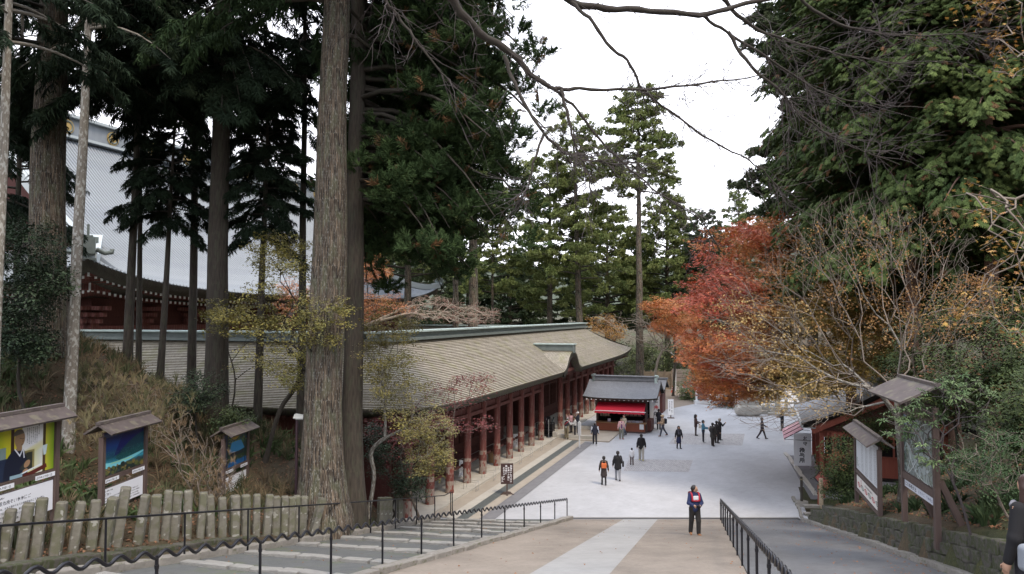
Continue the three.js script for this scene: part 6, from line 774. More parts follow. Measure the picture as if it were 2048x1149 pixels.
{
  const b = gp(1735, 47);
  spread('maple_tree', 'big spreading maple in red, orange and gold leaf at the right of the square', 'maple tree', { seed: 301, trunk: [b, b.clone().add(V(-0.4, 1.6, 0.2)), b.clone().add(V(-1.2, 3.2, 0.4))], from: 3, blobs: [[1500, 500, 110, 55, 42, 52], [1560, 455, 90, 30, 43, 51], [1450, 590, 95, 50, 40, 50], [1560, 590, 120, 60, 38, 52], [1430, 690, 75, 50, 40, 48], [1530, 690, 110, 60, 38, 52], [1445, 765, 55, 40, 41, 47], [1530, 760, 60, 40, 42, 49], [1650, 640, 90, 90, 38, 48], [1660, 740, 70, 50, 38, 46], [1740, 660, 70, 80, 38, 48], [1700, 580, 80, 60, 38, 48]], n: 1150, rMax: 0.3, tip: 0.008, bark: M.barkDark, twig: M.twigDark, leaf: G.maple, dens: 4.2, leafR: 0.05, jl: 0.4, s: [1.3, 2.1], step: 0.9, sag: 0.18,
    col: (w, q) => { const [x, y] = pxOf(w), t = clamp((x - 1400) / 260), u = clamp((y - 440) / 380), n = noise2(w.x * 0.5, w.y * 0.9 + w.z * 0.3, 9); let c = mix3(ORA, RED, sstep(0.44, 0.78, n + 0.22 * (1 - t) - 0.14 + 0.15 * q)); c = mix3(c, CRIM, sstep(0.68, 0.85, n + 0.2 * (1 - t)) * 0.6); c = mix3(c, mix3(GOLD, OLIVE, q), sstep(0.45, 0.85, t + 0.4 * (u - 0.4) + 0.4 * (n - 0.5))); return cmix(c, c, 0, rr(0.75, 1.25)); } });
  const m2 = gp(1345, 88); spread('maple_tree', 'small red and orange maple at the bend of the far path', 'maple tree', { seed: 302, trunk: [m2, m2.clone().add(V(0.3, 4, 0))], blobs: [[1320, 610, 30, 16, 84, 92], [1365, 620, 40, 26, 82, 92], [1345, 650, 40, 20, 84, 92]], n: 160, rMax: 0.22, tip: 0.012, bark: M.barkDark, leaf: G.maple, dens: 4, jl: 0.6, leafR: 0.08, s: [1.5, 2.4], step: 1, col: (w, q) => cmix(rnd() < 0.5 ? RED : ORA, ORA, q, rr(0.8, 1.3)) });
  const m3 = gp(1215, 92); spread('maple_tree', 'yellow-leaved small tree behind the corridor end', 'tree', { seed: 303, trunk: [m3, m3.clone().add(V(0.2, 3, 0))], blobs: [[1205, 645, 28, 20, 88, 96], [1230, 660, 22, 18, 88, 95]], n: 110, rMax: 0.18, tip: 0.012, bark: M.twig, leaf: G.maple, dens: 2, jl: 0.5, leafR: 0.06, s: [1.2, 2], step: 1, col: (w, q) => cmix([0.3, 0.13, 0.03], GOLD, q, rr(0.9, 1.4)) });
  const m4 = gp(1310, 86); spread('bare_tree', 'leafless pale brown tree before the far red trunk', 'bare tree', { seed: 304, trunk: [m4, m4.clone().add(V(0, 3, 0))], blobs: [[1290, 665, 55, 30, 82, 90], [1250, 640, 60, 18, 84, 92], [1330, 680, 30, 30, 83, 89]], n: 260, rMax: 0.16, tip: 0.014, bark: M.twigPale, step: 1.2, sag: 0.15 });
  const m5 = fromSN(4, -14, 0); spread('bare_tree', 'pinkish brown tree nearly bare behind the corridor ridge', 'bare tree', { seed: 305, trunk: [m5, m5.clone().add(V(0.2, 4, 0)), m5.clone().add(V(1.2, 6.5, -3))], blobs: [[900, 622, 95, 28, 48, 60], [950, 630, 55, 20, 50, 60], [860, 615, 50, 26, 48, 58]], n: 420, rMax: 0.2, tip: 0.009, bark: M.twigPale, leaf: G.maple, dens: 0.8, jl: 0.25, leafR: 0.03, s: [0.5, 0.9], step: 0.8, col: (w, q) => cmix([0.26, 0.11, 0.08], [0.34, 0.2, 0.15], q) });
  const m6 = fromSN(5, -15, 0); spread('maple_tree', 'orange maple glowing between the giant cedar and the hall roof corner', 'maple tree', { seed: 306, trunk: [m6, m6.clone().add(V(0, 5, 0))], blobs: [[735, 505, 32, 30, 48, 56], [745, 545, 30, 22, 48, 56], [700, 610, 60, 40, 46, 55], [770, 610, 50, 30, 46, 55], [590, 590, 30, 40, 47, 54]], n: 300, rMax: 0.25, tip: 0.01, bark: M.twigDark, leaf: G.maple, dens: 3, jl: 0.35, leafR: 0.04, s: [0.8, 1.3], step: 0.8, col: (w, q) => cmix([0.42, 0.14, 0.05], [0.42, 0.2, 0.06], q, rr(0.8, 1.3)) });
  // bare maple with last yellow leaves, right foreground
  const t0 = gp(1800, 24), T = (px, py, d) => at(px, py, d);
  const bm = spread('bare_maple', 'large maple almost bare of leaves with pale spreading limbs behind the notice boards', 'bare tree', { seed: 307, trunk: [t0, T(1800, 880, 24), T(1793, 790, 24), T(1800, 730, 24)], tn: 10, from: 5, blobs: [[1560, 560, 170, 60, 20, 27], [1500, 640, 110, 50, 20, 26], [1620, 470, 120, 60, 21, 27], [1720, 430, 110, 50, 21, 28], [1850, 480, 110, 70, 21, 28], [1560, 730, 150, 60, 20, 26], [1930, 600, 110, 80, 20, 27], [1470, 720, 80, 40, 21, 25], [1700, 560, 150, 110, 19, 29], [1560, 830, 110, 40, 21, 25], [1680, 780, 70, 60, 19, 24], [1880, 700, 90, 60, 20, 26]], n: 2100, rMax: 0.19, tip: 0.0036, pipe: 2.6, bark: M.barkPale, twig: M.twig, split: 0.035, path: 0.62, step: 0.6, sag: 0.16, jit: 0.07 });
  seed(308); const lv = new Leaves(), wh = bm.position; for (const [px, py, rx, ry, n, warm] of [[1580, 770, 90, 60, 170, 0], [1620, 795, 100, 40, 130, 0], [1480, 640, 60, 60, 130, 0], [1560, 660, 90, 60, 120, 0], [1700, 520, 120, 90, 170, 1], [1900, 620, 110, 70, 240, 1], [1700, 640, 110, 80, 160, 1], [1800, 480, 120, 70, 150, 1], [1950, 590, 90, 40, 180, 1], [1830, 640, 90, 60, 130, 1]]) for (let k = 0; k < n; k++) { const a = rr(0, 6.283), r = Math.sqrt(rnd()), p = at(px + Math.cos(a) * r * rx, py + Math.sin(a) * r * ry, rr(20.5, 26)); lv.add(p.sub(wh), rdir(), rdir().add(V(0, 0.6, 0)), rr(0.65, 1.05), warm ? cmix([0.32, 0.14, 0.04], [0.42, 0.24, 0.07], rnd()) : cmix([0.5, 0.33, 0.1], [0.62, 0.45, 0.18], rnd())); } lv.build('leaves', G.stars, LM.leaf, bm);
  // maple reaching in at the right edge, closer
  const e0 = V(9.9, groundY(9.9, 11.5), -11.5); const em = spread('maple_tree', 'close maple twigs with orange-yellow leaves reaching in from the right edge', 'maple tree', { seed: 309, trunk: [e0, e0.clone().add(V(0.1, 2.6, -0.2)), e0.clone().add(V(-0.1, 5.2, -0.3)), e0.clone().add(V(-0.2, 7.6, -0.4))], tn: 20, from: 5, blobs: [[1960, 400, 80, 40, 10, 13], [1990, 560, 80, 40, 10, 13], [1930, 640, 80, 30, 11, 13], [2030, 120, 60, 60, 10, 13], [2010, 480, 60, 40, 10, 13], [1990, 20, 90, 40, 11, 14], [2060, 660, 50, 60, 10, 12]], n: 190, rMax: 0.035, tip: 0.0035, bark: M.twig, step: 0.3, path: 0.08, sag: 0.12, jit: 0.06, leaf: G.stars, dens: 0.75, jl: 0.06, leafR: 0.012, s: [0.8, 1.2], col: (w, q) => cmix([0.4, 0.17, 0.04], [0.5, 0.32, 0.06], q) });
}
{ // bare cherry limbs overhanging from the left, their trunk beside the viewer
  seed(320); const g = thing('overhanging_cherry', 'bare dark branches of a cherry tree hanging across the sky overhead', 'bare tree', V(-5.4, groundY(-5.4, 4), -4)), off = g.position, L = (list) => curve(list.map(([x, y, d]) => at(x, y, d).sub(off)), list.length * 4), mb = new MB(), tw = new MB();
  const limb = (pts, r0, r1) => { const n = pts.length; pts = pts.map((p, i) => p.clone().add(V(0.008 * Math.sin(i * 2.1), 0.01 * Math.sin(i * 1.7), 0.008 * Math.cos(i * 1.3)))); mb.tube(pts, pts.map((_, k) => lerp(r0, r1, k / (n - 1)) * (1 + 0.1 * Math.sin(k * 2.3))), 8, true, 4); return pts; };
  const trunk = curve([V(0, -0.3, 0), V(0.1, 2.5, 0.1), V(0.9, 5, -0.9), V(2.2, 6.6, -2.2)], 12); mb.tube(trunk, trunk.map((_, k) => lerp(0.3, 0.15, k / 12)), 14, true, 2);
  const fork = trunk[12], from = (list) => { const e = list.map(([x, y, d]) => at(x, y, d).sub(off)); return curve([fork, fork.clone().lerp(e[0], 0.5).add(V(0, 0.5, 0)), ...e], list.length * 4 + 6); };
  const A = limb(from([[880, -60, 8.2], [908, 6, 8.4], [960, 65, 8.6], [1030, 112, 8.8], [1060, 148, 8.9], [1112, 180, 9]]), 0.07, 0.026), s = [];
  const a1 = limb(L([[1108, 178, 9], [1160, 178, 9.1], [1290, 179, 9.3], [1420, 165, 9.6], [1535, 150, 10]]), 0.026, 0.008), a2 = limb(L([[1108, 180, 9], [1150, 215, 9.1], [1200, 280, 9.2], [1260, 338, 9.4], [1330, 395, 9.6], [1400, 440, 9.8], [1440, 500, 10]]), 0.02, 0.005), a3 = limb(L([[1122, 180, 9], [1137, 235, 8.9], [1150, 290, 8.9], [1175, 345, 9], [1185, 410, 9]]), 0.022, 0.005), a4 = limb(L([[1008, 112, 8.7], [1035, 180, 8.6], [1085, 263, 8.5], [1130, 306, 8.6], [1200, 324, 8.8], [1262, 330, 9]]), 0.024, 0.006), a5 = limb(L([[1088, 266, 8.5], [1066, 330, 8.4], [1054, 380, 8.4], [1030, 415, 8.4]]), 0.017, 0.004);
  const B = limb(from([[1060, -90, 9], [1140, 2, 9.4], [1210, 16, 9.6], [1300, 21, 9.8], [1405, 29, 10], [1480, 10, 10.3], [1580, -12, 10.6], [1700, -40, 11]]), 0.062, 0.024), b2 = limb(L([[1400, 28, 10], [1450, 62, 10.2], [1530, 112, 10.4], [1640, 182, 10.8], [1720, 205, 11], [1850, 216, 11.5]]), 0.024, 0.006), b3 = limb(L([[1140, 3, 9.4], [1182, 40, 9.3], [1222, 96, 9.3], [1256, 122, 9.3], [1286, 180, 9.4], [1340, 222, 9.5], [1420, 280, 9.7], [1500, 322, 9.9], [1540, 355, 10], [1590, 420, 10.2]]), 0.025, 0.006), b4 = limb(L([[1440, -8, 10.2], [1500, 50, 10.4], [1580, 82, 10.6], [1720, 116, 10.9], [1850, 130, 11.2]]), 0.03, 0.007), b5 = limb(L([[1456, 64, 10.2], [1500, 130, 10.2], [1560, 182, 10.3], [1604, 232, 10.4], [1690, 285, 10.6], [1800, 330, 10.8]]), 0.028, 0.006), c1 = limb(from([[745, -50, 8], [770, 0, 8.1], [803, 42, 8.2], [840, 92, 8.2], [880, 142, 8.3], [912, 178, 8.3]]), 0.028, 0.006), d1 = limb(L([[1580, -20, 10.6], [1660, 40, 10.8], [1760, 66, 11], [1880, 70, 11.4], [2000, 60, 11.8]]), 0.026, 0.006);
  for (const [line, n, len] of [[A, 12, 0.8], [a1, 22, 0.7], [a2, 22, 0.7], [a3, 14, 0.6], [a4, 20, 0.7], [a5, 10, 0.5], [B, 10, 0.7], [b2, 26, 0.9], [b3, 24, 0.7], [b4, 26, 0.9], [b5, 26, 0.9], [c1, 12, 0.8], [d1, 26, 0.9]]) for (let k = 0; k < n * 1.7; k++) { // side twigs
    const i = Math.floor(lerp(line.length * 0.35, line.length - 2, rnd())), p = line[i], t = line[i + 1].clone().sub(p).normalize(), d = t.clone().multiplyScalar(0.9).add(rdir().multiplyScalar(0.9)).normalize(), l = len * rr(0.4, 1.3), pts = [p], bend = rdir().multiplyScalar(0.3); for (let q = 1; q <= 6; q++) pts.push(p.clone().addScaledVector(d, l * q / 6).addScaledVector(bend, l * (q / 6) ** 2).add(V(0, -0.12 * l * (q / 6) ** 2, 0)).add(rdir().multiplyScalar(0.012)));
    tw.tube(pts, pts.map((_, q) => 0.0055 * (1 - 0.75 * q / 6)), 3, false); for (let z = 0; z < 4; z++) { const q = pts[1 + ((rnd() * 5) | 0)], e = q.clone().addScaledVector(d.clone().add(rdir().multiplyScalar(0.9)).normalize(), l * rr(0.2, 0.5)); tw.tube([q, q.clone().lerp(e, 0.5).add(rdir().multiplyScalar(0.015)), e], [0.004, 0.003, 0.0015], 3, false); } }
  mb.build('limbs', std({ map: M.barkDark.map, color: rgb(0.62, 0.6, 0.62), roughness: 0.9 }), g); tw.build('twigs', M.twigDark, g, 'stuff');
}
{ // small yellow-green trees before the corridor
  const YG = (w, q) => cmix([0.13, 0.135, 0.028], [0.28, 0.24, 0.045], q, rr(0.75, 1.2)), P = (x, y, d) => at(x, y, d), b = gp(532, 28); b.y -= 0.1;
  spread('small_tree', 'slanting small tree in thin yellow-green leaf left of the giant cedar', 'small tree', { seed: 331, trunk: [b, P(560, 820, 28), P(596, 765, 27.6), P(612, 690, 27.4)], tn: 10, from: 4, blobs: [[520, 610, 110, 40, 25.5, 29], [600, 560, 80, 60, 25.2, 29], [480, 640, 80, 30, 26, 29], [560, 680, 90, 45, 25.2, 29], [640, 640, 70, 50, 23.6, 24.2], [600, 740, 60, 40, 25, 28], [560, 500, 60, 40, 26, 29]], n: 360, rMax: 0.13, tip: 0.005, bark: M.barkDark, twig: M.twigDark, split: 0.02, leaf: G.broad, dens: 3.6, jl: 0.2, leafR: 0.014, s: [0.85, 1.35], step: 0.45, sag: 0.1, col: YG });
  const s2 = gp(456, 29); spread('small_tree', 'thin upright sapling stems behind the small notice board', 'small tree', { seed: 332, trunk: [s2, P(470, 760, 29), P(452, 690, 29)], blobs: [[470, 690, 40, 60, 28, 30], [540, 720, 20, 60, 28, 30]], n: 30, rMax: 0.05, tip: 0.006, bark: M.barkDark, leaf: G.broad, dens: 0.4, jl: 0.15, leafR: 0.014, s: [0.7, 1], step: 0.5, col: YG });
  const c = gp(738, 28.6); spread('small_tree', 'crooked small tree in yellow-green leaf between the giant cedar and the corridor columns', 'small tree', { seed: 333, trunk: [c, P(748, 950, 28.6), P(742, 905, 28.6), P(765, 880, 28.4), P(800, 862, 28.2), P(824, 838, 28)], tn: 16, from: 5, blobs: [[760, 700, 50, 55, 26.6, 29], [800, 790, 70, 50, 26.5, 29], [850, 860, 50, 40, 26.6, 28.5], [780, 640, 60, 40, 27, 29.5], [860, 920, 40, 30, 26.6, 28.4], [790, 740, 50, 60, 26.5, 29]], n: 320, rMax: 0.12, tip: 0.005, bark: M.barkPale, twig: M.twig, split: 0.02, leaf: G.broad, dens: 3.3, jl: 0.2, leafR: 0.014, s: [0.8, 1.3], step: 0.45, sag: 0.1, col: (w, q) => cmix([0.12, 0.115, 0.03], [0.25, 0.21, 0.05], q, rr(0.8, 1.25)) });
  const d = V(-3.9, groundY(-3.9, 33.5), -33.5); spread('maple_tree', 'slender maple with sparse dark red leaves before the corridor eave', 'maple tree', { seed: 334, trunk: [d, P(800, 910, 32.5), P(835, 860, 32)], from: 3, blobs: [[920, 780, 70, 28, 30, 34], [860, 830, 70, 30, 30, 34], [930, 850, 70, 20, 30, 34], [800, 900, 60, 40, 30, 33], [940, 760, 50, 14, 31, 34], [780, 860, 50, 30, 30, 33]], n: 230, rMax: 0.07, tip: 0.005, bark: M.twig, leaf: G.stars, dens: 2.2, jl: 0.12, leafR: 0.012, s: [1.1, 1.8], step: 0.4, sag: 0.12, col: (w, q) => cmix([0.14, 0.02, 0.025], [0.26, 0.035, 0.03], q) });
}

// ------------------------------------------------------------------ shrubs, grass and fallen leaves
function shrub(label, o) { // leaves filling measured blobs on stems from one root
  return spread(o.name || 'shrub', label, 'shrub', { bark: M.barkDark, twig: M.twigDark, n: 120, rMax: 0.05, tip: 0.005, leaf: G.bush, dens: 1.6, jl: 0.2, leafR: 0.02, s: [0.7, 1.1], step: 0.4, mat: LM.gloss, ...o });
}
{
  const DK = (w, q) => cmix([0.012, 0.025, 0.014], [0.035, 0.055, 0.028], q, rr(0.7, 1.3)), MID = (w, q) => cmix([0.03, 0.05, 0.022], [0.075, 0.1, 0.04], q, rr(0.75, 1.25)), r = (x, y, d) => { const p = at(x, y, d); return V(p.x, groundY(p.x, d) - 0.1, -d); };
  const root = r(40, 700, 23), up = (p, h, k = 0.2) => [p, p.clone().add(V(k, h * 0.5, 0)), p.clone().add(V(0, h, 0))];
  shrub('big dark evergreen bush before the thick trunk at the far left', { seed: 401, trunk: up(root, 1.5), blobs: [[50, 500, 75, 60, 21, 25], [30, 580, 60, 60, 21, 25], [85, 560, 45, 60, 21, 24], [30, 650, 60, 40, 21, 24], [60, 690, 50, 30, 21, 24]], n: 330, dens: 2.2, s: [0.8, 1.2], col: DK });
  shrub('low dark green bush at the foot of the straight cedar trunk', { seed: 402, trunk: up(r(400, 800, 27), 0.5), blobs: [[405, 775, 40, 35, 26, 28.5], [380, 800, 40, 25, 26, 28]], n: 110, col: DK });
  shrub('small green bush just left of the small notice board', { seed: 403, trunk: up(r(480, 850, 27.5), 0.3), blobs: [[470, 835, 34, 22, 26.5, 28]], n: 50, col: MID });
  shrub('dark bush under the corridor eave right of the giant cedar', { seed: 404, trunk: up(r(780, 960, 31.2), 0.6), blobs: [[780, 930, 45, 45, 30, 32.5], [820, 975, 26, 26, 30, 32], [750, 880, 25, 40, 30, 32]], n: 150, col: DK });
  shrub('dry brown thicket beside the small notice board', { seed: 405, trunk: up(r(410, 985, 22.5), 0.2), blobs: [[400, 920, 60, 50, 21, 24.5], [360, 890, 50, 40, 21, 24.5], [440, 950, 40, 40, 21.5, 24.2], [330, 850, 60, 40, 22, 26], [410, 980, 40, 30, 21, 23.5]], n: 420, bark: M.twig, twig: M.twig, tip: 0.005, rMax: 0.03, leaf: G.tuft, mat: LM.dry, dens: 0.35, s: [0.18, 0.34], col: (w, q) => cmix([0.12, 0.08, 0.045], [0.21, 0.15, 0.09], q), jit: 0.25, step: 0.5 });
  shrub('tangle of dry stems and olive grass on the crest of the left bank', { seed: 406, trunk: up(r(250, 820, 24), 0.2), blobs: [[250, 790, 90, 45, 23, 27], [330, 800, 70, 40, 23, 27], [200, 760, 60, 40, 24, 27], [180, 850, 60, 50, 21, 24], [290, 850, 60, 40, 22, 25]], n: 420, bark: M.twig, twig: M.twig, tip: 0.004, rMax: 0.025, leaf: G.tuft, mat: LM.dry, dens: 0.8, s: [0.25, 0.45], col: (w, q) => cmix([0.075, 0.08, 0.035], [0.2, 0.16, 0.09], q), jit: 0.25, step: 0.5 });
  // leathery-leaved rhododendron on the right bank
  const rh = r(1945, 1040, 15.0); spread('rhododendron', 'leathery-leaved evergreen shrub with crooked stems before the tall map board', 'shrub', { seed: 407, trunk: [rh, at(1925, 1010, 15.1), at(1905, 960, 15.2)], from: 0, blobs: [[1800, 850, 45, 32, 15.2, 16.6], [1850, 860, 50, 45, 15.2, 16.4], [1880, 790, 50, 35, 15.4, 16.8], [1925, 770, 50, 30, 15.2, 16.8], [1960, 810, 50, 40, 15, 16.5], [1870, 910, 50, 30, 15, 16], [1830, 830, 60, 25, 15.4, 16.8]], n: 260, rMax: 0.028, tip: 0.006, bark: M.twigDark, leaf: G.whorl, mat: LM.gloss, dens: 0.62, leafR: 0.012, jl: 0.05, s: [0.13, 0.19], step: 0.3, path: 0.25, jit: 0.1, col: (w, q) => cmix([0.04, 0.075, 0.025], [0.12, 0.17, 0.075], q, rr(0.8, 1.2)) });
  shrub('bright green small-leaved shrub below the leathery shrub at the right', { seed: 408, rMax: 0.025, trunk: up(r(2015, 1040, 14.2), 0.4), blobs: [[1970, 890, 75, 35, 13.5, 16], [1940, 930, 50, 30, 13.5, 16], [2015, 900, 50, 50, 13.5, 16], [2000, 960, 50, 30, 13.5, 15.4]], n: 260, s: [0.32, 0.55], dens: 1.0, jl: 0.12, step: 0.3, bark: M.twig, twig: M.twig, col: (w, q) => cmix([0.02, 0.045, 0.018], [0.055, 0.095, 0.035], q, rr(0.7, 1.3)) });
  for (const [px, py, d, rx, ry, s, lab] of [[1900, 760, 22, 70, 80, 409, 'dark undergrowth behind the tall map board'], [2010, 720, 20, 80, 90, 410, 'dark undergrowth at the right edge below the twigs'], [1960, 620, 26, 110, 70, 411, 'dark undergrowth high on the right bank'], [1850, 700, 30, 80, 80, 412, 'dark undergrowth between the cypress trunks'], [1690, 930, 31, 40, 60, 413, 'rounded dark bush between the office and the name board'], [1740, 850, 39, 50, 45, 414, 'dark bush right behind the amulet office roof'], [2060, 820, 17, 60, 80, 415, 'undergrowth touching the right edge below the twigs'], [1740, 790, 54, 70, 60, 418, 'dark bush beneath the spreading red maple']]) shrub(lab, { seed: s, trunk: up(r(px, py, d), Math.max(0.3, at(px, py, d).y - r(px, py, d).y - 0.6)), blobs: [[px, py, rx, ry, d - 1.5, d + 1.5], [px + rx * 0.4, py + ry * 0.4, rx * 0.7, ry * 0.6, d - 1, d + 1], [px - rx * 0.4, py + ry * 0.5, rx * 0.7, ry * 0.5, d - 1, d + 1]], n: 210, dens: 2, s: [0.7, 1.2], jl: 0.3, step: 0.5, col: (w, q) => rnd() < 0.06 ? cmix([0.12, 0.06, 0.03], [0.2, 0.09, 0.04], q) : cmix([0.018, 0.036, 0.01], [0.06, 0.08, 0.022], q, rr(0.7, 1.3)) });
  shrub('light green flowering camellia at the corner of the far path', { seed: 416, trunk: up(r(1385, 800, 86), 1), blobs: [[1380, 765, 22, 30, 84, 88], [1400, 790, 26, 24, 82, 87], [1375, 795, 14, 20, 84, 87]], n: 130, dens: 2.2, s: [1.5, 2.3], jl: 0.5, step: 0.8, leafR: 0.05, tip: 0.01, col: (w, q) => rnd() < 0.03 ? rgb(0.6, 0.55, 0.5) : cmix([0.06, 0.1, 0.04], [0.17, 0.2, 0.09], q) });
  shrub('green bush among the memorial stones', { seed: 417, trunk: up(r(1455, 815, 78), 0.6), blobs: [[1450, 795, 22, 30, 76, 80], [1540, 770, 24, 26, 77, 80], [1480, 770, 30, 20, 78, 81]], n: 120, dens: 2, s: [1.3, 2], jl: 0.5, step: 0.8, leafR: 0.05, tip: 0.01, col: MID });
  for (const [px, s] of [[1240, 419], [1300, 420], [1360, 421], [1060, 422]]) shrub(({ 419: 'green hedge bush between the corridor end and the far red trunk', 420: 'green hedge bush right behind the plank hoarding', 421: 'green hedge bush behind the far lamp pole', 422: 'green hedge bush hidden behind the corridor roof' })[s], { seed: s, trunk: up(r(px, 760, 101), 1), group: 'hedge bushes beyond the far fence', blobs: [[px, 725, 50, 28, 99, 104], [px + 20, 700, 40, 22, 100, 105]], n: 110, dens: 2.2, s: [1.8, 2.8], jl: 0.7, step: 1, leafR: 0.06, tip: 0.012, col: (w, q) => cmix([0.04, 0.065, 0.025], [0.12, 0.14, 0.06], q, rr(0.8, 1.3)) });
}
{ // ground cover
  seed(430); const put = (name, label, cat, geo, mat, fn, n) => { const L = new Leaves(); let k = 0, guard = 0; while (k < n && guard++ < n * 20) { const q = fn(); if (!q) continue; L.add(...q); k++; } const im = new THREE.InstancedMesh(geo, mat, L.m.length); L.m.forEach((m, i) => { im.setMatrixAt(i, m); im.setColorAt(i, L.c[i]); }); im.name = numbered(name); scene.add(im); tag(im, label, cat, null, 'stuff'); };
  const bank = () => { const d = rr(9, 33), x = lerp(-26, xLeft(d) - 0.9, Math.pow(rnd(), 0.7)); return [x, d]; }, rb = () => { const d = rr(8, 34), x = xRight(d) + 0.7 + 11 * Math.pow(rnd(), 1.5); return [x, d]; }, onG = (x, d, y = 0) => V(x, groundY(x, d) + y, -d);
  put('dry_grass', 'dry tan and olive grass tufts over the left bank', 'grass', G.tuft[0], LM.dry, () => { const [x, d] = bank(); if (noise2(x * 0.5 + 60, d * 0.5, 41) < 0.46 || x > xLeft(d) - 2.2) return null; return [onG(x, d), V(1, 0, 0).applyAxisAngle(V(0, 1, 0), rr(0, 6.3)), V(rr(-0.2, 0.2), 1, rr(-0.2, 0.2)), rr(0.35, 0.85), rnd() < 0.5 ? cmix([0.1, 0.075, 0.042], [0.18, 0.135, 0.08], rnd()) : cmix([0.035, 0.048, 0.02], [0.08, 0.088, 0.038], rnd())]; }, 2600);
  put('bamboo_grass', 'broad-bladed green bamboo grass in patches on the left bank', 'grass', G.fern[0], LM.gloss, () => { const [x, d] = bank(); if (noise2(x * 0.35 + 20, d * 0.35 + 9, 42) < 0.52 || x > xLeft(d) - 2.4) return null; return [onG(x, d), V(1, 0, 0).applyAxisAngle(V(0, 1, 0), rr(0, 6.3)), V(0, 1, 0), rr(0.3, 0.6), cmix([0.03, 0.055, 0.02], [0.075, 0.11, 0.04], rnd())]; }, 1100);
  put('fallen_leaves', 'brown fallen leaves scattered over the left bank', 'fallen leaves', G.litter[0], LM.dry, () => { const [x, d] = bank(); if (x < -19) return null; return [onG(x, d, 0.02), rdir().setY(rr(-0.3, 0.3)), V(rr(-0.6, 0.6), 1, rr(-0.6, 0.6)), rr(0.07, 0.13), cmix([0.09, 0.045, 0.025], [0.24, 0.13, 0.075], Math.pow(rnd(), 1.4))]; }, 15000);
  put('fallen_leaves', 'brown fallen leaves scattered over the right bank', 'fallen leaves', G.litter[0], LM.dry, () => { const [x, d] = rb(); return [onG(x, d, 0.02), rdir().setY(rr(-0.3, 0.3)), V(rr(-0.6, 0.6), 1, rr(-0.6, 0.6)), rr(0.06, 0.11), rnd() < 0.25 ? cmix([0.05, 0.06, 0.02], [0.09, 0.09, 0.03], rnd()) : cmix([0.1, 0.045, 0.02], [0.26, 0.12, 0.06], Math.pow(rnd(), 1.4))]; }, 8000);
  put('bank_grass', 'low dark green ground cover on the right bank', 'grass', G.fern[0], LM.gloss, () => { const [x, d] = rb(); if (noise2(x * 0.5 + 20, d * 0.5 + 9, 43) < 0.5 || x < xRight(d) + 0.75) return null; return [onG(x, d), V(1, 0, 0).applyAxisAngle(V(0, 1, 0), rr(0, 6.3)), V(0, 1, 0), rr(0.25, 0.5), cmix([0.02, 0.04, 0.014], [0.05, 0.075, 0.03], rnd())]; }, 1300);
  put('path_leaves', 'a few fallen leaves blown onto the ramp and the lane', 'fallen leaves', G.litter[0], LM.dry, () => { const d = rr(12, 34), x = lerp(xLeft(d), xRight(d), rnd() < 0.5 ? 1 - 0.18 * rnd() * rnd() : rnd()); return [V(x, slopeY(d) + 0.02, -d), rdir().setY(0.05), V(rr(-0.4, 0.4), 1, rr(-0.4, 0.4)), rr(0.05, 0.08), cmix([0.16, 0.07, 0.03], [0.3, 0.14, 0.06], rnd())]; }, 480);
}

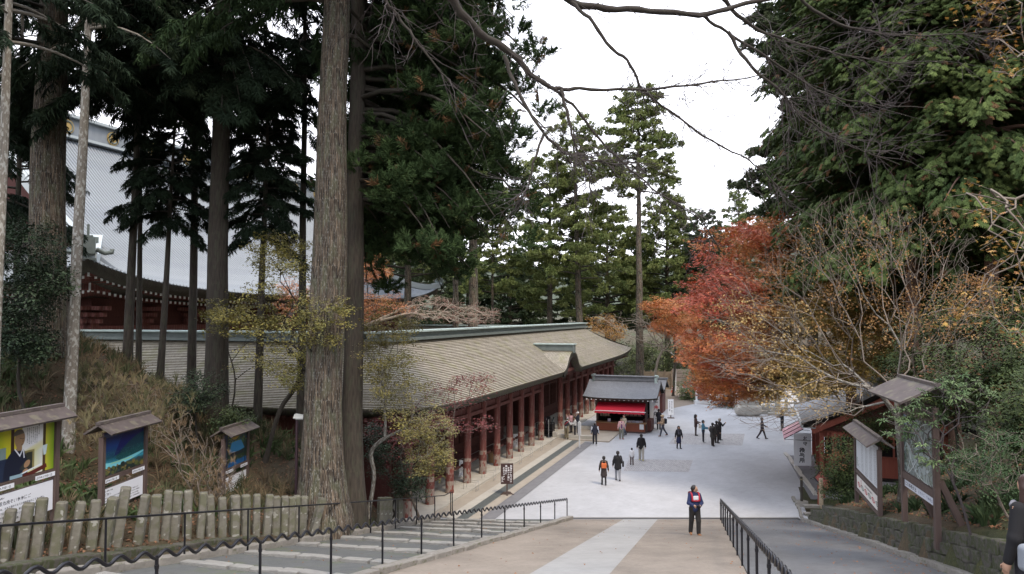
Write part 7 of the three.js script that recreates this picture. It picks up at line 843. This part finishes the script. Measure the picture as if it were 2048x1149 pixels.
// ------------------------------------------------------------------ people: bodies and clothes meshed from smooth distance fields
function surface(prims, cell, k = 0.035) { // prims: [a, b, ra, rb, (squash)] tapered capsules joined smoothly
  let lo = V(1e9, 1e9, 1e9), hi = V(-1e9, -1e9, -1e9); for (const [a, b, ra, rb] of prims) { const r = Math.max(ra, rb) + cell * 3; for (const p of [a, b]) { lo.min(V(p.x - r, p.y - r, p.z - r)); hi.max(V(p.x + r, p.y + r, p.z + r)); } }
  const n = ['x', 'y', 'z'].map((c) => Math.ceil((hi[c] - lo[c]) / cell) + 1), [nx, ny, nz] = n, f = new Float32Array(nx * ny * nz).fill(1), id = (i, j, l) => i + nx * (j + ny * l);
  for (const [a, b, ra, rb, sq] of prims) {
    const R = Math.max(ra, rb) + k * 2 + cell * 2, ab = b.clone().sub(a), L2 = Math.max(1e-9, ab.lengthSq()), r0 = ['x', 'y', 'z'].map((c, q) => Math.max(0, Math.floor((Math.min(a[c], b[c]) - R - lo[c]) / cell))), r1 = ['x', 'y', 'z'].map((c, q) => Math.min(n[q] - 1, Math.ceil((Math.max(a[c], b[c]) + R - lo[c]) / cell)));
    for (let l = r0[2]; l <= r1[2]; l++) for (let j = r0[1]; j <= r1[1]; j++) for (let i = r0[0]; i <= r1[0]; i++) { const x = lo.x + i * cell - a.x, y = lo.y + j * cell - a.y, z = lo.z + l * cell - a.z, t = clamp((x * ab.x + y * ab.y + z * ab.z) / L2); let dx = x - ab.x * t, dy = y - ab.y * t, dz = z - ab.z * t; if (sq) { dx /= sq[0]; dz /= sq[1]; } const d = Math.sqrt(dx * dx + dy * dy + dz * dz) - (ra + (rb - ra) * t), q = id(i, j, l), o = f[q], h = Math.max(k - Math.abs(o - d), 0) / k; f[q] = Math.min(o, d) - h * h * k * 0.25; }
  }
  const mb = new MB(), vi = new Int32Array(nx * ny * nz).fill(-1);
  for (let l = 0; l < nz - 1; l++) for (let j = 0; j < ny - 1; j++) for (let i = 0; i < nx - 1; i++) { let s = 0, c = 0, X = 0, Y = 0, Z = 0; const v = []; for (let q = 0; q < 8; q++) { v[q] = f[id(i + (q & 1), j + (q >> 1 & 1), l + (q >> 2))]; if (v[q] < 0) s++; } if (s === 0 || s === 8) continue; for (let q = 0; q < 8; q++) for (const e of [1, 2, 4]) if (!(q & e)) { const A = v[q], B = v[q | e]; if ((A < 0) !== (B < 0)) { const t = A / (A - B); X += (q & 1) + (e === 1 ? t : 0); Y += (q >> 1 & 1) + (e === 2 ? t : 0); Z += (q >> 2) + (e === 4 ? t : 0); c++; } } vi[id(i, j, l)] = mb.v(lo.x + (i + X / c) * cell, lo.y + (j + Y / c) * cell, lo.z + (l + Z / c) * cell, (i + l) * cell * 3, j * cell * 3); }
  for (let l = 1; l < nz - 1; l++) for (let j = 1; j < ny - 1; j++) for (let i = 1; i < nx - 1; i++) { const A = f[id(i, j, l)] < 0; const go = (B, a, b, c, d) => { if (A !== B && a >= 0 && b >= 0 && c >= 0 && d >= 0) A ? mb.quad(a, b, c, d) : mb.quad(d, c, b, a); }; go(f[id(i + 1, j, l)] < 0, vi[id(i, j - 1, l - 1)], vi[id(i, j, l - 1)], vi[id(i, j, l)], vi[id(i, j - 1, l)]); go(f[id(i, j + 1, l)] < 0, vi[id(i - 1, j, l - 1)], vi[id(i - 1, j, l)], vi[id(i, j, l)], vi[id(i, j, l - 1)]); go(f[id(i, j, l + 1)] < 0, vi[id(i - 1, j - 1, l)], vi[id(i, j - 1, l)], vi[id(i, j, l)], vi[id(i - 1, j, l)]); }
  return mb;
}
const SKIN = flat(0.42, 0.25, 0.17, 0.6), cloth = (c, r = 0.9) => flat(c[0], c[1], c[2], r), HAIR = flat(0.012, 0.01, 0.009, 0.5), PUPIL = flat(0.01, 0.008, 0.008, 0.3);
const RAD = Math.PI / 180;
function person(label, p, yaw, h, o) { // o: colours and pose; local +z is where the person faces
  const g = thing('person', label, 'person', p, yaw), S = h / 1.7, cell = o.cell || 0.019, v = (x, y, z) => V(x * S, y * S, z * S), wd = o.wide || 1;
  const lean = (o.lean || 0) * RAD, bend = (q, y0 = 0.95) => { const dy = q.y - y0, c = Math.cos(lean), s = Math.sin(lean); return V(q.x, y0 + dy * c - q.z * s, q.z * c + dy * s); };
  const J = { pel: v(0, 0.95, 0) }, B = (x, y, z) => { const q = bend(V(x, y, z)); return v(q.x, q.y, q.z); };
  const waist = B(0, 1.06, 0), chest = B(0, 1.29, 0.005), neck = B(0, 1.45, 0), turn = (o.look || 0) * RAD, tilt = (o.nod || 0) * RAD, HC = bend(V(0, 1.575, 0.015)), hx = (x, y, z) => { const y1 = y * Math.cos(tilt) - z * Math.sin(tilt), z1 = z * Math.cos(tilt) + y * Math.sin(tilt); return v(HC.x + x * Math.cos(turn) + z1 * Math.sin(turn), HC.y + y1, HC.z - x * Math.sin(turn) + z1 * Math.cos(turn)); };
  const body = [[v(0, 0.93, 0), waist, 0.115 * S, 0.105 * S, [1.15, 0.85]], [waist, chest, 0.105 * S, 0.125 * S, [1.15, 0.8]], [chest, neck, 0.12 * S, 0.05 * S, [1.1, 0.8]], [neck, hx(0, -0.05, 0), 0.05 * S, 0.05 * S], [hx(0, 0.03, -0.015), hx(0, 0.02, 0.01), 0.092 * S, 0.09 * S], [hx(0, -0.03, 0.02), hx(0, -0.075, 0.05), 0.07 * S, 0.035 * S], [hx(0, 0.0, 0.095), hx(0, -0.03, 0.105), 0.009 * S, 0.016 * S]]; for (const s of [-1, 1]) body.push([hx(s * 0.088, 0.0, 0), hx(s * 0.09, -0.03, 0.005), 0.016 * S, 0.012 * S]);
  const jacket = [], trou = [], shoes = [], mbH = new MB(), hands = [];
  const hem = o.hem ?? 0.86; jacket.push([B(0, 1.02, 0), B(0, 1.27, 0.0), (0.132 + 0.01) * S * wd, 0.15 * S * wd, [1.18, 0.86]], [B(0, 1.27, 0), B(0, 1.41, -0.01), 0.15 * S * wd, 0.085 * S, [1.12, 0.82]], [v(0, hem + 0.06, 0), B(0, 1.05, 0), (0.14 + (o.flare || 0)) * S * wd, 0.135 * S * wd, [1.16, 0.9]]); if (o.collar) jacket.push([B(0, 1.43, -0.01), B(0, 1.475, 0), 0.072 * S, 0.07 * S]);
  if (o.hood) jacket.push([B(-0.09, 1.43, -0.07), B(0.09, 1.43, -0.07), 0.07 * S, 0.07 * S], [B(0, 1.4, -0.1), B(0, 1.46, -0.08), 0.085 * S, 0.06 * S]);
  for (const [s, arm] of [[-1, o.armR || [4, 8, 12]], [1, o.armL || [4, 8, 12]]]) {
    const [f, a, e, inw = 0] = arm.map((q) => q * RAD), sh = B(s * 0.175, 1.385, 0), d1 = V(s * Math.sin(a), -Math.cos(a) * Math.cos(f), Math.sin(f) * Math.cos(a)).normalize(), el = sh.clone().addScaledVector(d1, 0.285 * S), f2 = f + e, d2 = V(s * Math.sin(a) * 0.6 - s * Math.sin(inw), -Math.cos(f2), Math.sin(f2)).normalize(), wr = el.clone().addScaledVector(d2, 0.245 * S);
    body.push([sh, el, 0.05 * S, 0.04 * S], [el, wr, 0.04 * S, 0.028 * S]); jacket.push([sh.clone().add(v(-s * 0.02, -0.005, 0)), el, 0.07 * S * wd, 0.057 * S * wd], [el, el.clone().lerp(wr, 0.96), 0.057 * S * wd, 0.047 * S * wd]);
    const side = V().crossVectors(d2, V(s, 0, 0)).normalize(), palm = wr.clone().addScaledVector(d2, 0.085 * S), thin = V().crossVectors(d2, side).normalize(); body.push([wr, wr.clone().addScaledVector(d2, 0.04 * S), 0.027 * S, 0.034 * S], [wr.clone().addScaledVector(d2, 0.045 * S).addScaledVector(side, 0.014 * S), palm.clone().addScaledVector(side, 0.02 * S), 0.02 * S, 0.017 * S], [wr.clone().addScaledVector(d2, 0.045 * S).addScaledVector(side, -0.014 * S), palm.clone().addScaledVector(side, -0.02 * S), 0.02 * S, 0.017 * S]);
    const curl = o.curl ?? 0.5, inn = thin.clone().multiplyScalar(thin.x * s > 0 ? -1 : 1);
    [[-0.028, 0.062], [-0.0095, 0.076], [0.0095, 0.08], [0.028, 0.07]].forEach(([q, l]) => { const b = palm.clone().addScaledVector(side, q * S), m = b.clone().addScaledVector(d2, l * 0.5 * S).addScaledVector(inn, curl * 0.016 * S), t = m.clone().addScaledVector(d2, l * (0.5 - 0.3 * curl) * S).addScaledVector(inn, curl * 0.045 * S); mbH.tube([b.clone().addScaledVector(d2, -0.012 * S), b, m, t], [0.0095 * S, 0.0095 * S, 0.0085 * S, 0.0065 * S], 6); });
    const tb = wr.clone().addScaledVector(d2, 0.04 * S).addScaledVector(side, 0.03 * S); mbH.tube([tb, tb.clone().addScaledVector(d2, 0.028 * S).addScaledVector(side, 0.026 * S), tb.clone().addScaledVector(d2, 0.058 * S).addScaledVector(side, 0.03 * S).addScaledVector(inn, 0.012 * S)], [0.013 * S, 0.011 * S, 0.008 * S], 6); hands.push(palm.clone().addScaledVector(d2, 0.03 * S));
  }
  const bare = o.skirt; for (const [s, leg] of [[-1, o.legR || [0, 0]], [1, o.legL || [0, 0]]]) {
    const f = leg[0] * RAD, kb = leg[1] * RAD, hp = v(s * 0.088, 0.92, 0), kn = hp.clone().add(v(s * 0.012, -0.43 * Math.cos(f), 0.43 * Math.sin(f))), sh = f - kb, an = kn.clone().add(v(s * 0.004, -0.41 * Math.cos(sh), 0.41 * Math.sin(sh))), ft = clamp(kb * 0.5 - f * 0.2, -0.5, 0.8), toe = an.clone().add(v(s * 0.03, -0.045 - 0.15 * Math.sin(ft), 0.15 * Math.cos(ft)));
    body.push([hp, kn, 0.076 * S, 0.052 * S], [kn, an, 0.052 * S, 0.036 * S]); const w = o.baggy ? 1.18 : 1; if (bare) trou.push([hp.clone().lerp(kn, 0.5), kn, 0.062 * S, 0.054 * S], [kn, an, 0.055 * S, 0.04 * S]); else trou.push([hp, kn, 0.094 * S * w, 0.071 * S * w], [kn, an.clone().add(v(0, 0.01, 0)), 0.07 * S * w, 0.06 * S * w]);
    shoes.push([an.clone().add(v(0, -0.035, -0.03)), an.clone().add(v(0, -0.03, 0.02)), 0.047 * S, 0.045 * S], [an.clone().add(v(0, -0.04, 0)), toe, 0.043 * S, 0.036 * S]); if (o.boots) shoes.push([an, an.clone().lerp(kn, 0.45), 0.05 * S, 0.056 * S]);
  }
  if (!bare) trou.push([v(-0.06, 0.95, 0), v(0.06, 0.95, 0), 0.12 * S, 0.12 * S, [1, 0.95]]);
  const bm = surface(body, cell, 0.03 * S); bm.geo(mbH.geometry()); bm.build('body', SKIN, g); for (const s of [-1, 1]) part('eye', new THREE.SphereGeometry(0.011 * S, 6, 5), PUPIL, g).position.copy(hx(s * 0.034, 0.008, 0.088));
  const jm = surface(jacket, cell, 0.03 * S); jm.build(o.coatName || 'jacket', Array.isArray(o.coat) ? cloth(o.coat) : o.coat, g); surface(trou, cell, 0.02 * S).build(bare ? 'stockings' : 'trousers', cloth(o.legs), g); surface(shoes, cell * 0.85, 0.02 * S).build('shoes', cloth(o.shoe || [0.02, 0.02, 0.022], 0.6), g);
  if (o.skirt) surface([[v(0, 0.92, 0), v(0, o.skirtHem || 0.56, 0), 0.13 * S, 0.17 * S, [1.15, 0.95]]], cell).build('skirt', cloth(o.skirt), g);
  const hair = o.hair ? cloth(o.hair, 0.5) : HAIR;
  if (o.hat) { const hm = surface([[hx(0, 0.065, -0.015), hx(0, 0.05, 0.005), 0.098 * S, 0.1 * S]], cell * 0.7); const c = hm.build('hat', cloth(o.hat), g); if (o.brim) { const b = part('brim', new THREE.CylinderGeometry(0.175 * S, 0.185 * S, 0.018 * S, 20), cloth(o.hat), g); b.position.copy(hx(0, 0.055, 0)); } else { const b = part('visor', new THREE.CylinderGeometry(0.08 * S, 0.085 * S, 0.014 * S, 14), cloth(o.hat), g); b.position.copy(hx(0, 0.05, 0.09)); } surface([[hx(0, 0.0, -0.045), hx(0, -0.04, -0.045), 0.075 * S, 0.06 * S]], cell * 0.7).build('hair', hair, g); }
  else { const hr = [[hx(0, 0.05, -0.03), hx(0, 0.045, -0.005), 0.098 * S, 0.095 * S], [hx(0, 0.0, -0.05), hx(0, -0.035, -0.05), 0.088 * S, 0.07 * S]]; if (o.bald) hr.splice(0, 1, [hx(-0.03, 0.055, -0.035), hx(0.03, 0.055, -0.035), 0.083 * S, 0.083 * S], [hx(-0.075, 0.03, -0.01), hx(-0.07, -0.01, 0.01), 0.03 * S, 0.02 * S], [hx(0.075, 0.03, -0.01), hx(0.07, -0.01, 0.01), 0.03 * S, 0.02 * S]); if (o.long) { hr.push([hx(0, -0.02, -0.06), hx(0, -(o.long), -0.08), 0.1 * S, 0.085 * S], [hx(-0.07, 0, -0.02), hx(-0.075, -o.long * 0.8, 0), 0.045 * S, 0.04 * S], [hx(0.07, 0, -0.02), hx(0.075, -o.long * 0.8, 0), 0.045 * S, 0.04 * S]); } surface(hr, cell * 0.7).build('hair', hair, g); }
  g.userData.hands = undefined; delete g.userData.hands;
  return { g, S, B, hx, v, hands, chest, neck };
}
const onSq = (px, py) => gnd(px, py);
const sack = (g, name, c, sx, sy, sz, m, r = 0.4) => { const q = part(name, new RoundedBoxGeometry(sx, sy, sz, 3, Math.min(sx, sy, sz) * r), m, g); q.position.copy(c); return q; };
const strapTube = (g, pts, r, m) => new MB().tube(curve(pts, 10), r, 6).build('strap', m, g);
{
  const R = Math.PI, DK = [0.014, 0.013, 0.016];
  { // man coming up the ramp
    const f = ramp(1390, 1071), q = person('man in navy jacket with red straps walking up the ramp, looking to the side', f, 0.1, 1.66, { cell: 0.0125, coat: [0.018, 0.028, 0.085], legs: [0.022, 0.019, 0.018], shoe: [0.3, 0.14, 0.06], bald: true, look: 62, legL: [14, 16], legR: [-6, 6], armR: [18, 14, 62, 42], armL: [12, 12, 66, 46], collar: true, wide: 1.06, baggy: true, curl: 1, hair: [0.02, 0.018, 0.017], nod: 4 });
    const { g, S, B, v } = q, red = flat(0.42, 0.02, 0.04, 0.7), wh = flat(0.6, 0.62, 0.65, 0.7); surface([[B(-0.06, 1.33, 0.115), B(0.07, 1.33, 0.115), 0.04 * S, 0.04 * S, [1, 0.6]], [B(-0.06, 1.26, 0.12), B(0.07, 1.26, 0.12), 0.045 * S, 0.045 * S, [1, 0.6]]], 0.011).build('chest_panel', wh, g); for (const s of [-1, 1]) strapTube(g, [B(s * 0.12, 1.44, -0.05), B(s * 0.13, 1.445, 0.06), B(s * 0.125, 1.33, 0.135), B(s * 0.125, 1.2, 0.15)], 0.03 * S, red); new MB().tube([B(-0.15, 1.205, 0.135), B(0, 1.2, 0.155), B(0.15, 1.205, 0.135)], 0.022 * S, 6).build('chest_strap', red, g); sack(g, 'backpack', B(0, 1.24, -0.22), 0.3, 0.42, 0.16, flat(0.1, 0.01, 0.02));
    const c = q.hands[0].clone().lerp(q.hands[1], 0.5).add(V(0.0, 0.02, 0.03)); const cam = thing('camera', 'small black camera held by the man on the ramp', 'camera', f.clone().add(c.clone().applyAxisAngle(V(0, 1, 0), 0.1)), 0.5); sack(cam, 'body', V(0, 0, 0), 0.13, 0.08, 0.05, M.black, 0.2); part('lens', new THREE.CylinderGeometry(0.032, 0.035, 0.07, 14).rotateX(Math.PI / 2), M.black, cam).position.z = 0.055; part('grip', boxGeo(0.03, 0.07, 0.06), M.steel, cam).position.x = 0.06;
  }
  { const { g, B, S } = person('woman in dark brown hooded coat with orange backpack walking away across the square', onSq(1208, 971), R - 0.1, 1.6, { coat: [0.045, 0.035, 0.032], coatName: 'coat', hem: 0.62, flare: 0.02, legs: [0.012, 0.011, 0.012], skirt: [0.04, 0.03, 0.03], skirtHem: 0.6, shoe: DK, boots: true, hood: true, legL: [6, 4], legR: [-4, 4], armL: [3, 12, 14], armR: [3, 12, 14] }); surface([[B(-0.08, 1.42, -0.1), B(0.08, 1.42, -0.1), 0.055 * S, 0.055 * S]], 0.015).build('fur_trim', cloth([0.2, 0.16, 0.12]), g); sack(g, 'backpack', B(0, 1.17, -0.2), 0.3, 0.28, 0.14, flat(0.55, 0.13, 0.035, 0.7)); for (const s of [-1, 1]) strapTube(g, [B(s * 0.09, 1.25, -0.19), B(s * 0.11, 1.43, -0.04), B(s * 0.12, 1.3, 0.14)], 0.018, flat(0.45, 0.1, 0.03)); }
  { const { g, B } = person('person in black coat and grey trousers with shoulder bag, beside the orange backpack', onSq(1236, 962), R - 0.15, 1.68, { coat: [0.012, 0.012, 0.014], coatName: 'coat', hem: 0.7, flare: 0.02, legs: [0.24, 0.25, 0.28], shoe: [0.03, 0.03, 0.035], legL: [10, 6], legR: [-8, 8], armL: [4, 14, 10], armR: [10, 10, 40, 20], wide: 1.12 }); sack(g, 'shoulder_bag', B(-0.3, 0.98, -0.06), 0.12, 0.3, 0.34, flat(0.012, 0.012, 0.014)); strapTube(g, [B(-0.26, 1.1, -0.08), B(-0.1, 1.42, -0.1), B(0.1, 1.44, 0.02)], 0.016, flat(0.06, 0.06, 0.07)); }
  person('small child in white jacket and brown trousers walking beside an adult', onSq(1264, 931), R, 1.08, { coat: [0.66, 0.66, 0.68], legs: [0.07, 0.04, 0.035], hem: 0.85, legL: [6, 4], legR: [-5, 4], cell: 0.015, wide: 1.1 });
  person('adult in black hooded jacket, light trousers and yellow-soled shoes walking away', onSq(1283, 922), R - 0.2, 1.72, { coat: [0.012, 0.011, 0.013], hem: 0.8, hood: true, legs: [0.36, 0.34, 0.3], shoe: [0.5, 0.47, 0.12], legL: [13, 8], legR: [-12, 14], wide: 1.14, baggy: true, armL: [-8, 12, 14], armR: [8, 12, 14] });
  { const { g, B, hands } = person('woman in black jacket, navy skirt and scarf carrying a white bag toward the viewer', onSq(1358, 898), 0.1, 1.6, { coat: [0.014, 0.013, 0.016], hem: 0.78, legs: [0.014, 0.012, 0.014], skirt: [0.025, 0.03, 0.075], skirtHem: 0.55, boots: true, shoe: [0.012, 0.01, 0.011], long: 0.12, legL: [6, 3], legR: [-4, 4], armR: [-4, 12, 10], armL: [4, 10, 12] }); surface([[B(-0.06, 1.43, 0.06), B(-0.06, 1.12, 0.15), 0.05, 0.045, [1, 0.6]], [B(0.06, 1.43, 0.06), B(0.06, 1.1, 0.15), 0.05, 0.045, [1, 0.6]], [B(-0.07, 1.45, 0), B(0.07, 1.45, 0), 0.06, 0.06]], 0.016).build('scarf', cloth([0.07, 0.07, 0.085]), g); sack(g, 'handbag', hands[0].clone().add(V(0, -0.2, 0)), 0.08, 0.3, 0.24, flat(0.6, 0.55, 0.5)); }
  person('man in grey cap and dark vest over white sleeves walking toward the stall', onSq(1190, 891), R - 0.1, 1.66, { coat: [0.022, 0.024, 0.04], hem: 0.84, legs: [0.025, 0.024, 0.03], shoe: [0.6, 0.6, 0.6], hat: [0.16, 0.17, 0.19], legL: [10, 8], legR: [-8, 10], armL: [2, 10, 12], armR: [2, 10, 12] });
  { const q = scene.children[scene.children.length - 1], sl = new MB(); for (const s of [-1, 1]) sl.tube([V(s * 0.18, 1.35, 0), V(s * 0.23, 1.09, 0.02), V(s * 0.25, 0.88, 0.07)], [0.078, 0.066, 0.056], 10); sl.build('sleeves', cloth([0.6, 0.63, 0.7]), q); }
  { const { g, B } = person('woman in pink striped jacket over purple shirt facing the viewer before the stall', onSq(1243, 879), 0.05, 1.6, { coat: [0.62, 0.36, 0.36], hem: 0.84, legs: [0.2, 0.2, 0.17], baggy: true, shoe: [0.36, 0.1, 0.08], armL: [4, 16, 14], armR: [4, 16, 14], legL: [5, 3], legR: [-3, 3], wide: 1.06 }); surface([[B(0, 1.36, 0.09), B(0, 0.95, 0.125), 0.055, 0.07, [1, 0.55]]], 0.016).build('shirt', cloth([0.16, 0.07, 0.17]), g); for (const s of [-1, 1]) for (const x of [0.09, 0.135]) new MB().tube([B(s * x, 1.38, 0.1), B(s * x * 1.05, 1.1, 0.142), B(s * x * 1.1, 0.86, 0.145)], 0.009, 5).build('stripe', cloth([0.72, 0.66, 0.6]), g); }
  person('person in beige jacket just behind the pink striped jacket', onSq(1249, 873), -0.9, 1.66, { coat: [0.4, 0.36, 0.27], hem: 0.82, legs: [0.12, 0.14, 0.18], legL: [18, 8], legR: [-16, 12], armL: [14, 10, 40], armR: [-10, 10, 20] });
  { const { g, B } = person('man in tan jacket and straw hat with black backpack striding left', onSq(1326, 874), -1.45, 1.68, { coat: [0.36, 0.25, 0.16], hem: 0.84, legs: [0.06, 0.065, 0.085], shoe: [0.22, 0.12, 0.07], hat: [0.45, 0.34, 0.2], brim: true, legL: [20, 6], legR: [-20, 14], armL: [10, 8, 70, 20], armR: [10, 8, 70, 20], wide: 1.06 }); sack(g, 'backpack', B(0, 1.22, -0.22), 0.3, 0.42, 0.2, flat(0.02, 0.022, 0.03)); for (const s of [-1, 1]) strapTube(g, [B(s * 0.1, 1.3, -0.16), B(s * 0.12, 1.44, -0.01), B(s * 0.12, 1.2, 0.13)], 0.018, flat(0.02, 0.022, 0.03)); }
  person('dark-dressed man standing by the lettered banner, back half turned', onSq(1318, 860), 2.6, 1.7, { coat: [0.03, 0.032, 0.045], legs: [0.02, 0.02, 0.024], armL: [6, 8, 60, 20] });
  person('dark-dressed person reading a leaflet at the right corner of the stall', onSq(1305, 858), -2.2, 1.66, { coat: [0.03, 0.026, 0.026], hem: 0.66, legs: [0.03, 0.024, 0.022], armL: [20, 8, 70, 20], armR: [20, 8, 70, 20], nod: 18 });
  person('person in dark blue standing in the shade beside the stall counter', onSq(1294, 862), -1.9, 1.66, { coat: [0.016, 0.02, 0.05], hem: 0.6, legs: [0.02, 0.02, 0.03], shoe: [0.2, 0.1, 0.05] });
  { const { g, hands } = person('long-haired person in brown holding a white bag in the middle of the square', onSq(1392, 872), 1.3, 1.66, { coat: [0.07, 0.038, 0.034], hem: 0.7, legs: [0.05, 0.03, 0.028], long: 0.14, armR: [8, 8, 50, 10], armL: [14, 8, 60, 10] }); sack(g, 'handbag', hands[0].clone().add(V(0, -0.14, 0)), 0.12, 0.26, 0.24, flat(0.6, 0.56, 0.5)); }
  person('person in teal jacket and white shoes facing right in the square', onSq(1407, 886), 1.4, 1.66, { coat: [0.06, 0.17, 0.24], hem: 0.8, legs: [0.022, 0.022, 0.032], shoe: [0.6, 0.6, 0.6], armL: [24, 8, 60, 10], armR: [20, 8, 60, 10] });
  { const { g, B } = person('broad person in dark grey coat at the front of the group in the square', onSq(1426, 893), 2.5, 1.68, { coat: [0.05, 0.045, 0.04], hem: 0.66, flare: 0.02, legs: [0.035, 0.026, 0.024], legL: [10, 4], legR: [-8, 6], wide: 1.14, armL: [10, 10, 50, 20] }); sack(g, 'backpack', B(0, 1.2, -0.21), 0.28, 0.36, 0.15, flat(0.03, 0.028, 0.028)); }
  person('dark coated person half hidden behind the broad grey coat', onSq(1434, 887), 2.2, 1.64, { coat: [0.025, 0.022, 0.022], hem: 0.62, legs: [0.03, 0.022, 0.02], armL: [10, 8, 40] });
  person('pale-haired person in black at the back of the group in the square', onSq(1440, 881), 1.8, 1.64, { coat: [0.018, 0.018, 0.02], hem: 0.6, legs: [0.02, 0.02, 0.022], hair: [0.3, 0.26, 0.22], armR: [30, 10, 110] });
  { const { g, B } = person('walker in dark clothes with a yellow bag striding right under the maple twigs', onSq(1525, 880), 1.35, 1.66, { coat: [0.028, 0.026, 0.036], hem: 0.84, legs: [0.035, 0.024, 0.026], legL: [22, 6], legR: [-22, 12], armL: [16, 8, 50, 10], hair: [0.12, 0.1, 0.09] }); sack(g, 'shoulder_bag', B(0.24, 1.0, 0.05), 0.1, 0.24, 0.2, flat(0.45, 0.34, 0.05)); }
  person('man in black reading a leaflet above the pink awning', onSq(1565, 862), -1.4, 1.7, { coat: [0.016, 0.016, 0.02], hem: 0.8, legs: [0.02, 0.02, 0.024], armL: [22, 8, 66, 10], armR: [22, 8, 66, 10], nod: 14 });
  // visitors by the umbrella rack
  const st = (px, py) => { const p = gnd(px, py, 0.12); return p; };
  { const { g, B } = person('visitor in white top and dark vest bending forward beside the entrance column', st(1133, 878), 2.7, 1.6, { coat: [0.55, 0.55, 0.56], hem: 0.9, legs: [0.2, 0.17, 0.11], baggy: true, lean: 24, hat: [0.3, 0.28, 0.28], armL: [30, 10, 50, 10], armR: [30, 10, 50, 10], legL: [8, 10] }); surface([[B(0, 1.0, 0), B(0, 1.28, 0), 0.15, 0.16, [1.12, 0.9]]], 0.018).build('vest', cloth([0.02, 0.02, 0.026]), g); strapTube(g, [B(-0.16, 1.38, -0.12), B(0, 1.2, -0.165), B(0.16, 1.05, -0.12)], 0.024, flat(0.4, 0.03, 0.05)); }
  person('visitor in pink top with hand raised to the face near the entrance column', st(1142, 866), -2.4, 1.58, { coat: [0.5, 0.3, 0.33], legs: [0.03, 0.026, 0.03], armL: [50, 8, 110, 10], armR: [50, 8, 110, 10] });
  { const { g, B } = person('visitor with white vest and grey bag facing left near the entrance step', st(1150, 876), -1.6, 1.6, { coat: [0.5, 0.5, 0.5], hem: 0.84, legs: [0.02, 0.02, 0.026], armL: [26, 8, 66, 6], armR: [26, 8, 66, 6] }); sack(g, 'shoulder_bag', B(-0.24, 1.0, -0.05), 0.12, 0.26, 0.28, flat(0.14, 0.15, 0.17)); }
  person('visitor in dark jacket and white cap behind the entrance step', st(1156, 868), -2.0, 1.7, { coat: [0.02, 0.024, 0.04], legs: [0.025, 0.026, 0.04], shoe: [0.5, 0.5, 0.5], hat: [0.66, 0.66, 0.66], armL: [10, 8, 40] });
  { // woman cut by the right edge, close to the viewer
    const d = 7.0, p = at(2066, 1149, d); p.y = slopeY(d) + laneUp(d) - 0.006; const { g, B, S } = person('long brown-haired woman in black, close by and cut off by the right edge', p, R + 0.25, 1.6, { cell: 0.0115, coat: [0.008, 0.008, 0.01], hem: 0.84, legs: [0.02, 0.02, 0.026], hair: [0.05, 0.025, 0.02], long: 0.3, armR: [-2, 8, 12], armL: [-2, 10, 14], wide: 1.0 });
    surface([[B(0.13, 1.42, 0.07), B(0.17, 1.405, 0.05), 0.03, 0.028]], 0.012).build('fur_trim', cloth([0.16, 0.16, 0.18]), g); sack(g, 'shoulder_bag', B(0.18, 0.98, -0.2), 0.34, 0.24, 0.12, flat(0.2, 0.22, 0.25)); strapTube(g, [B(0.3, 1.02, -0.2), B(0.15, 1.16, -0.22), B(-0.05, 1.24, -0.2)], 0.012, flat(0.6, 0.6, 0.6));
  }
}
scene.traverse((o) => { if (o.isMesh) { o.castShadow = true; o.receiveShadow = true; } });
renderer.render(scene, camera);
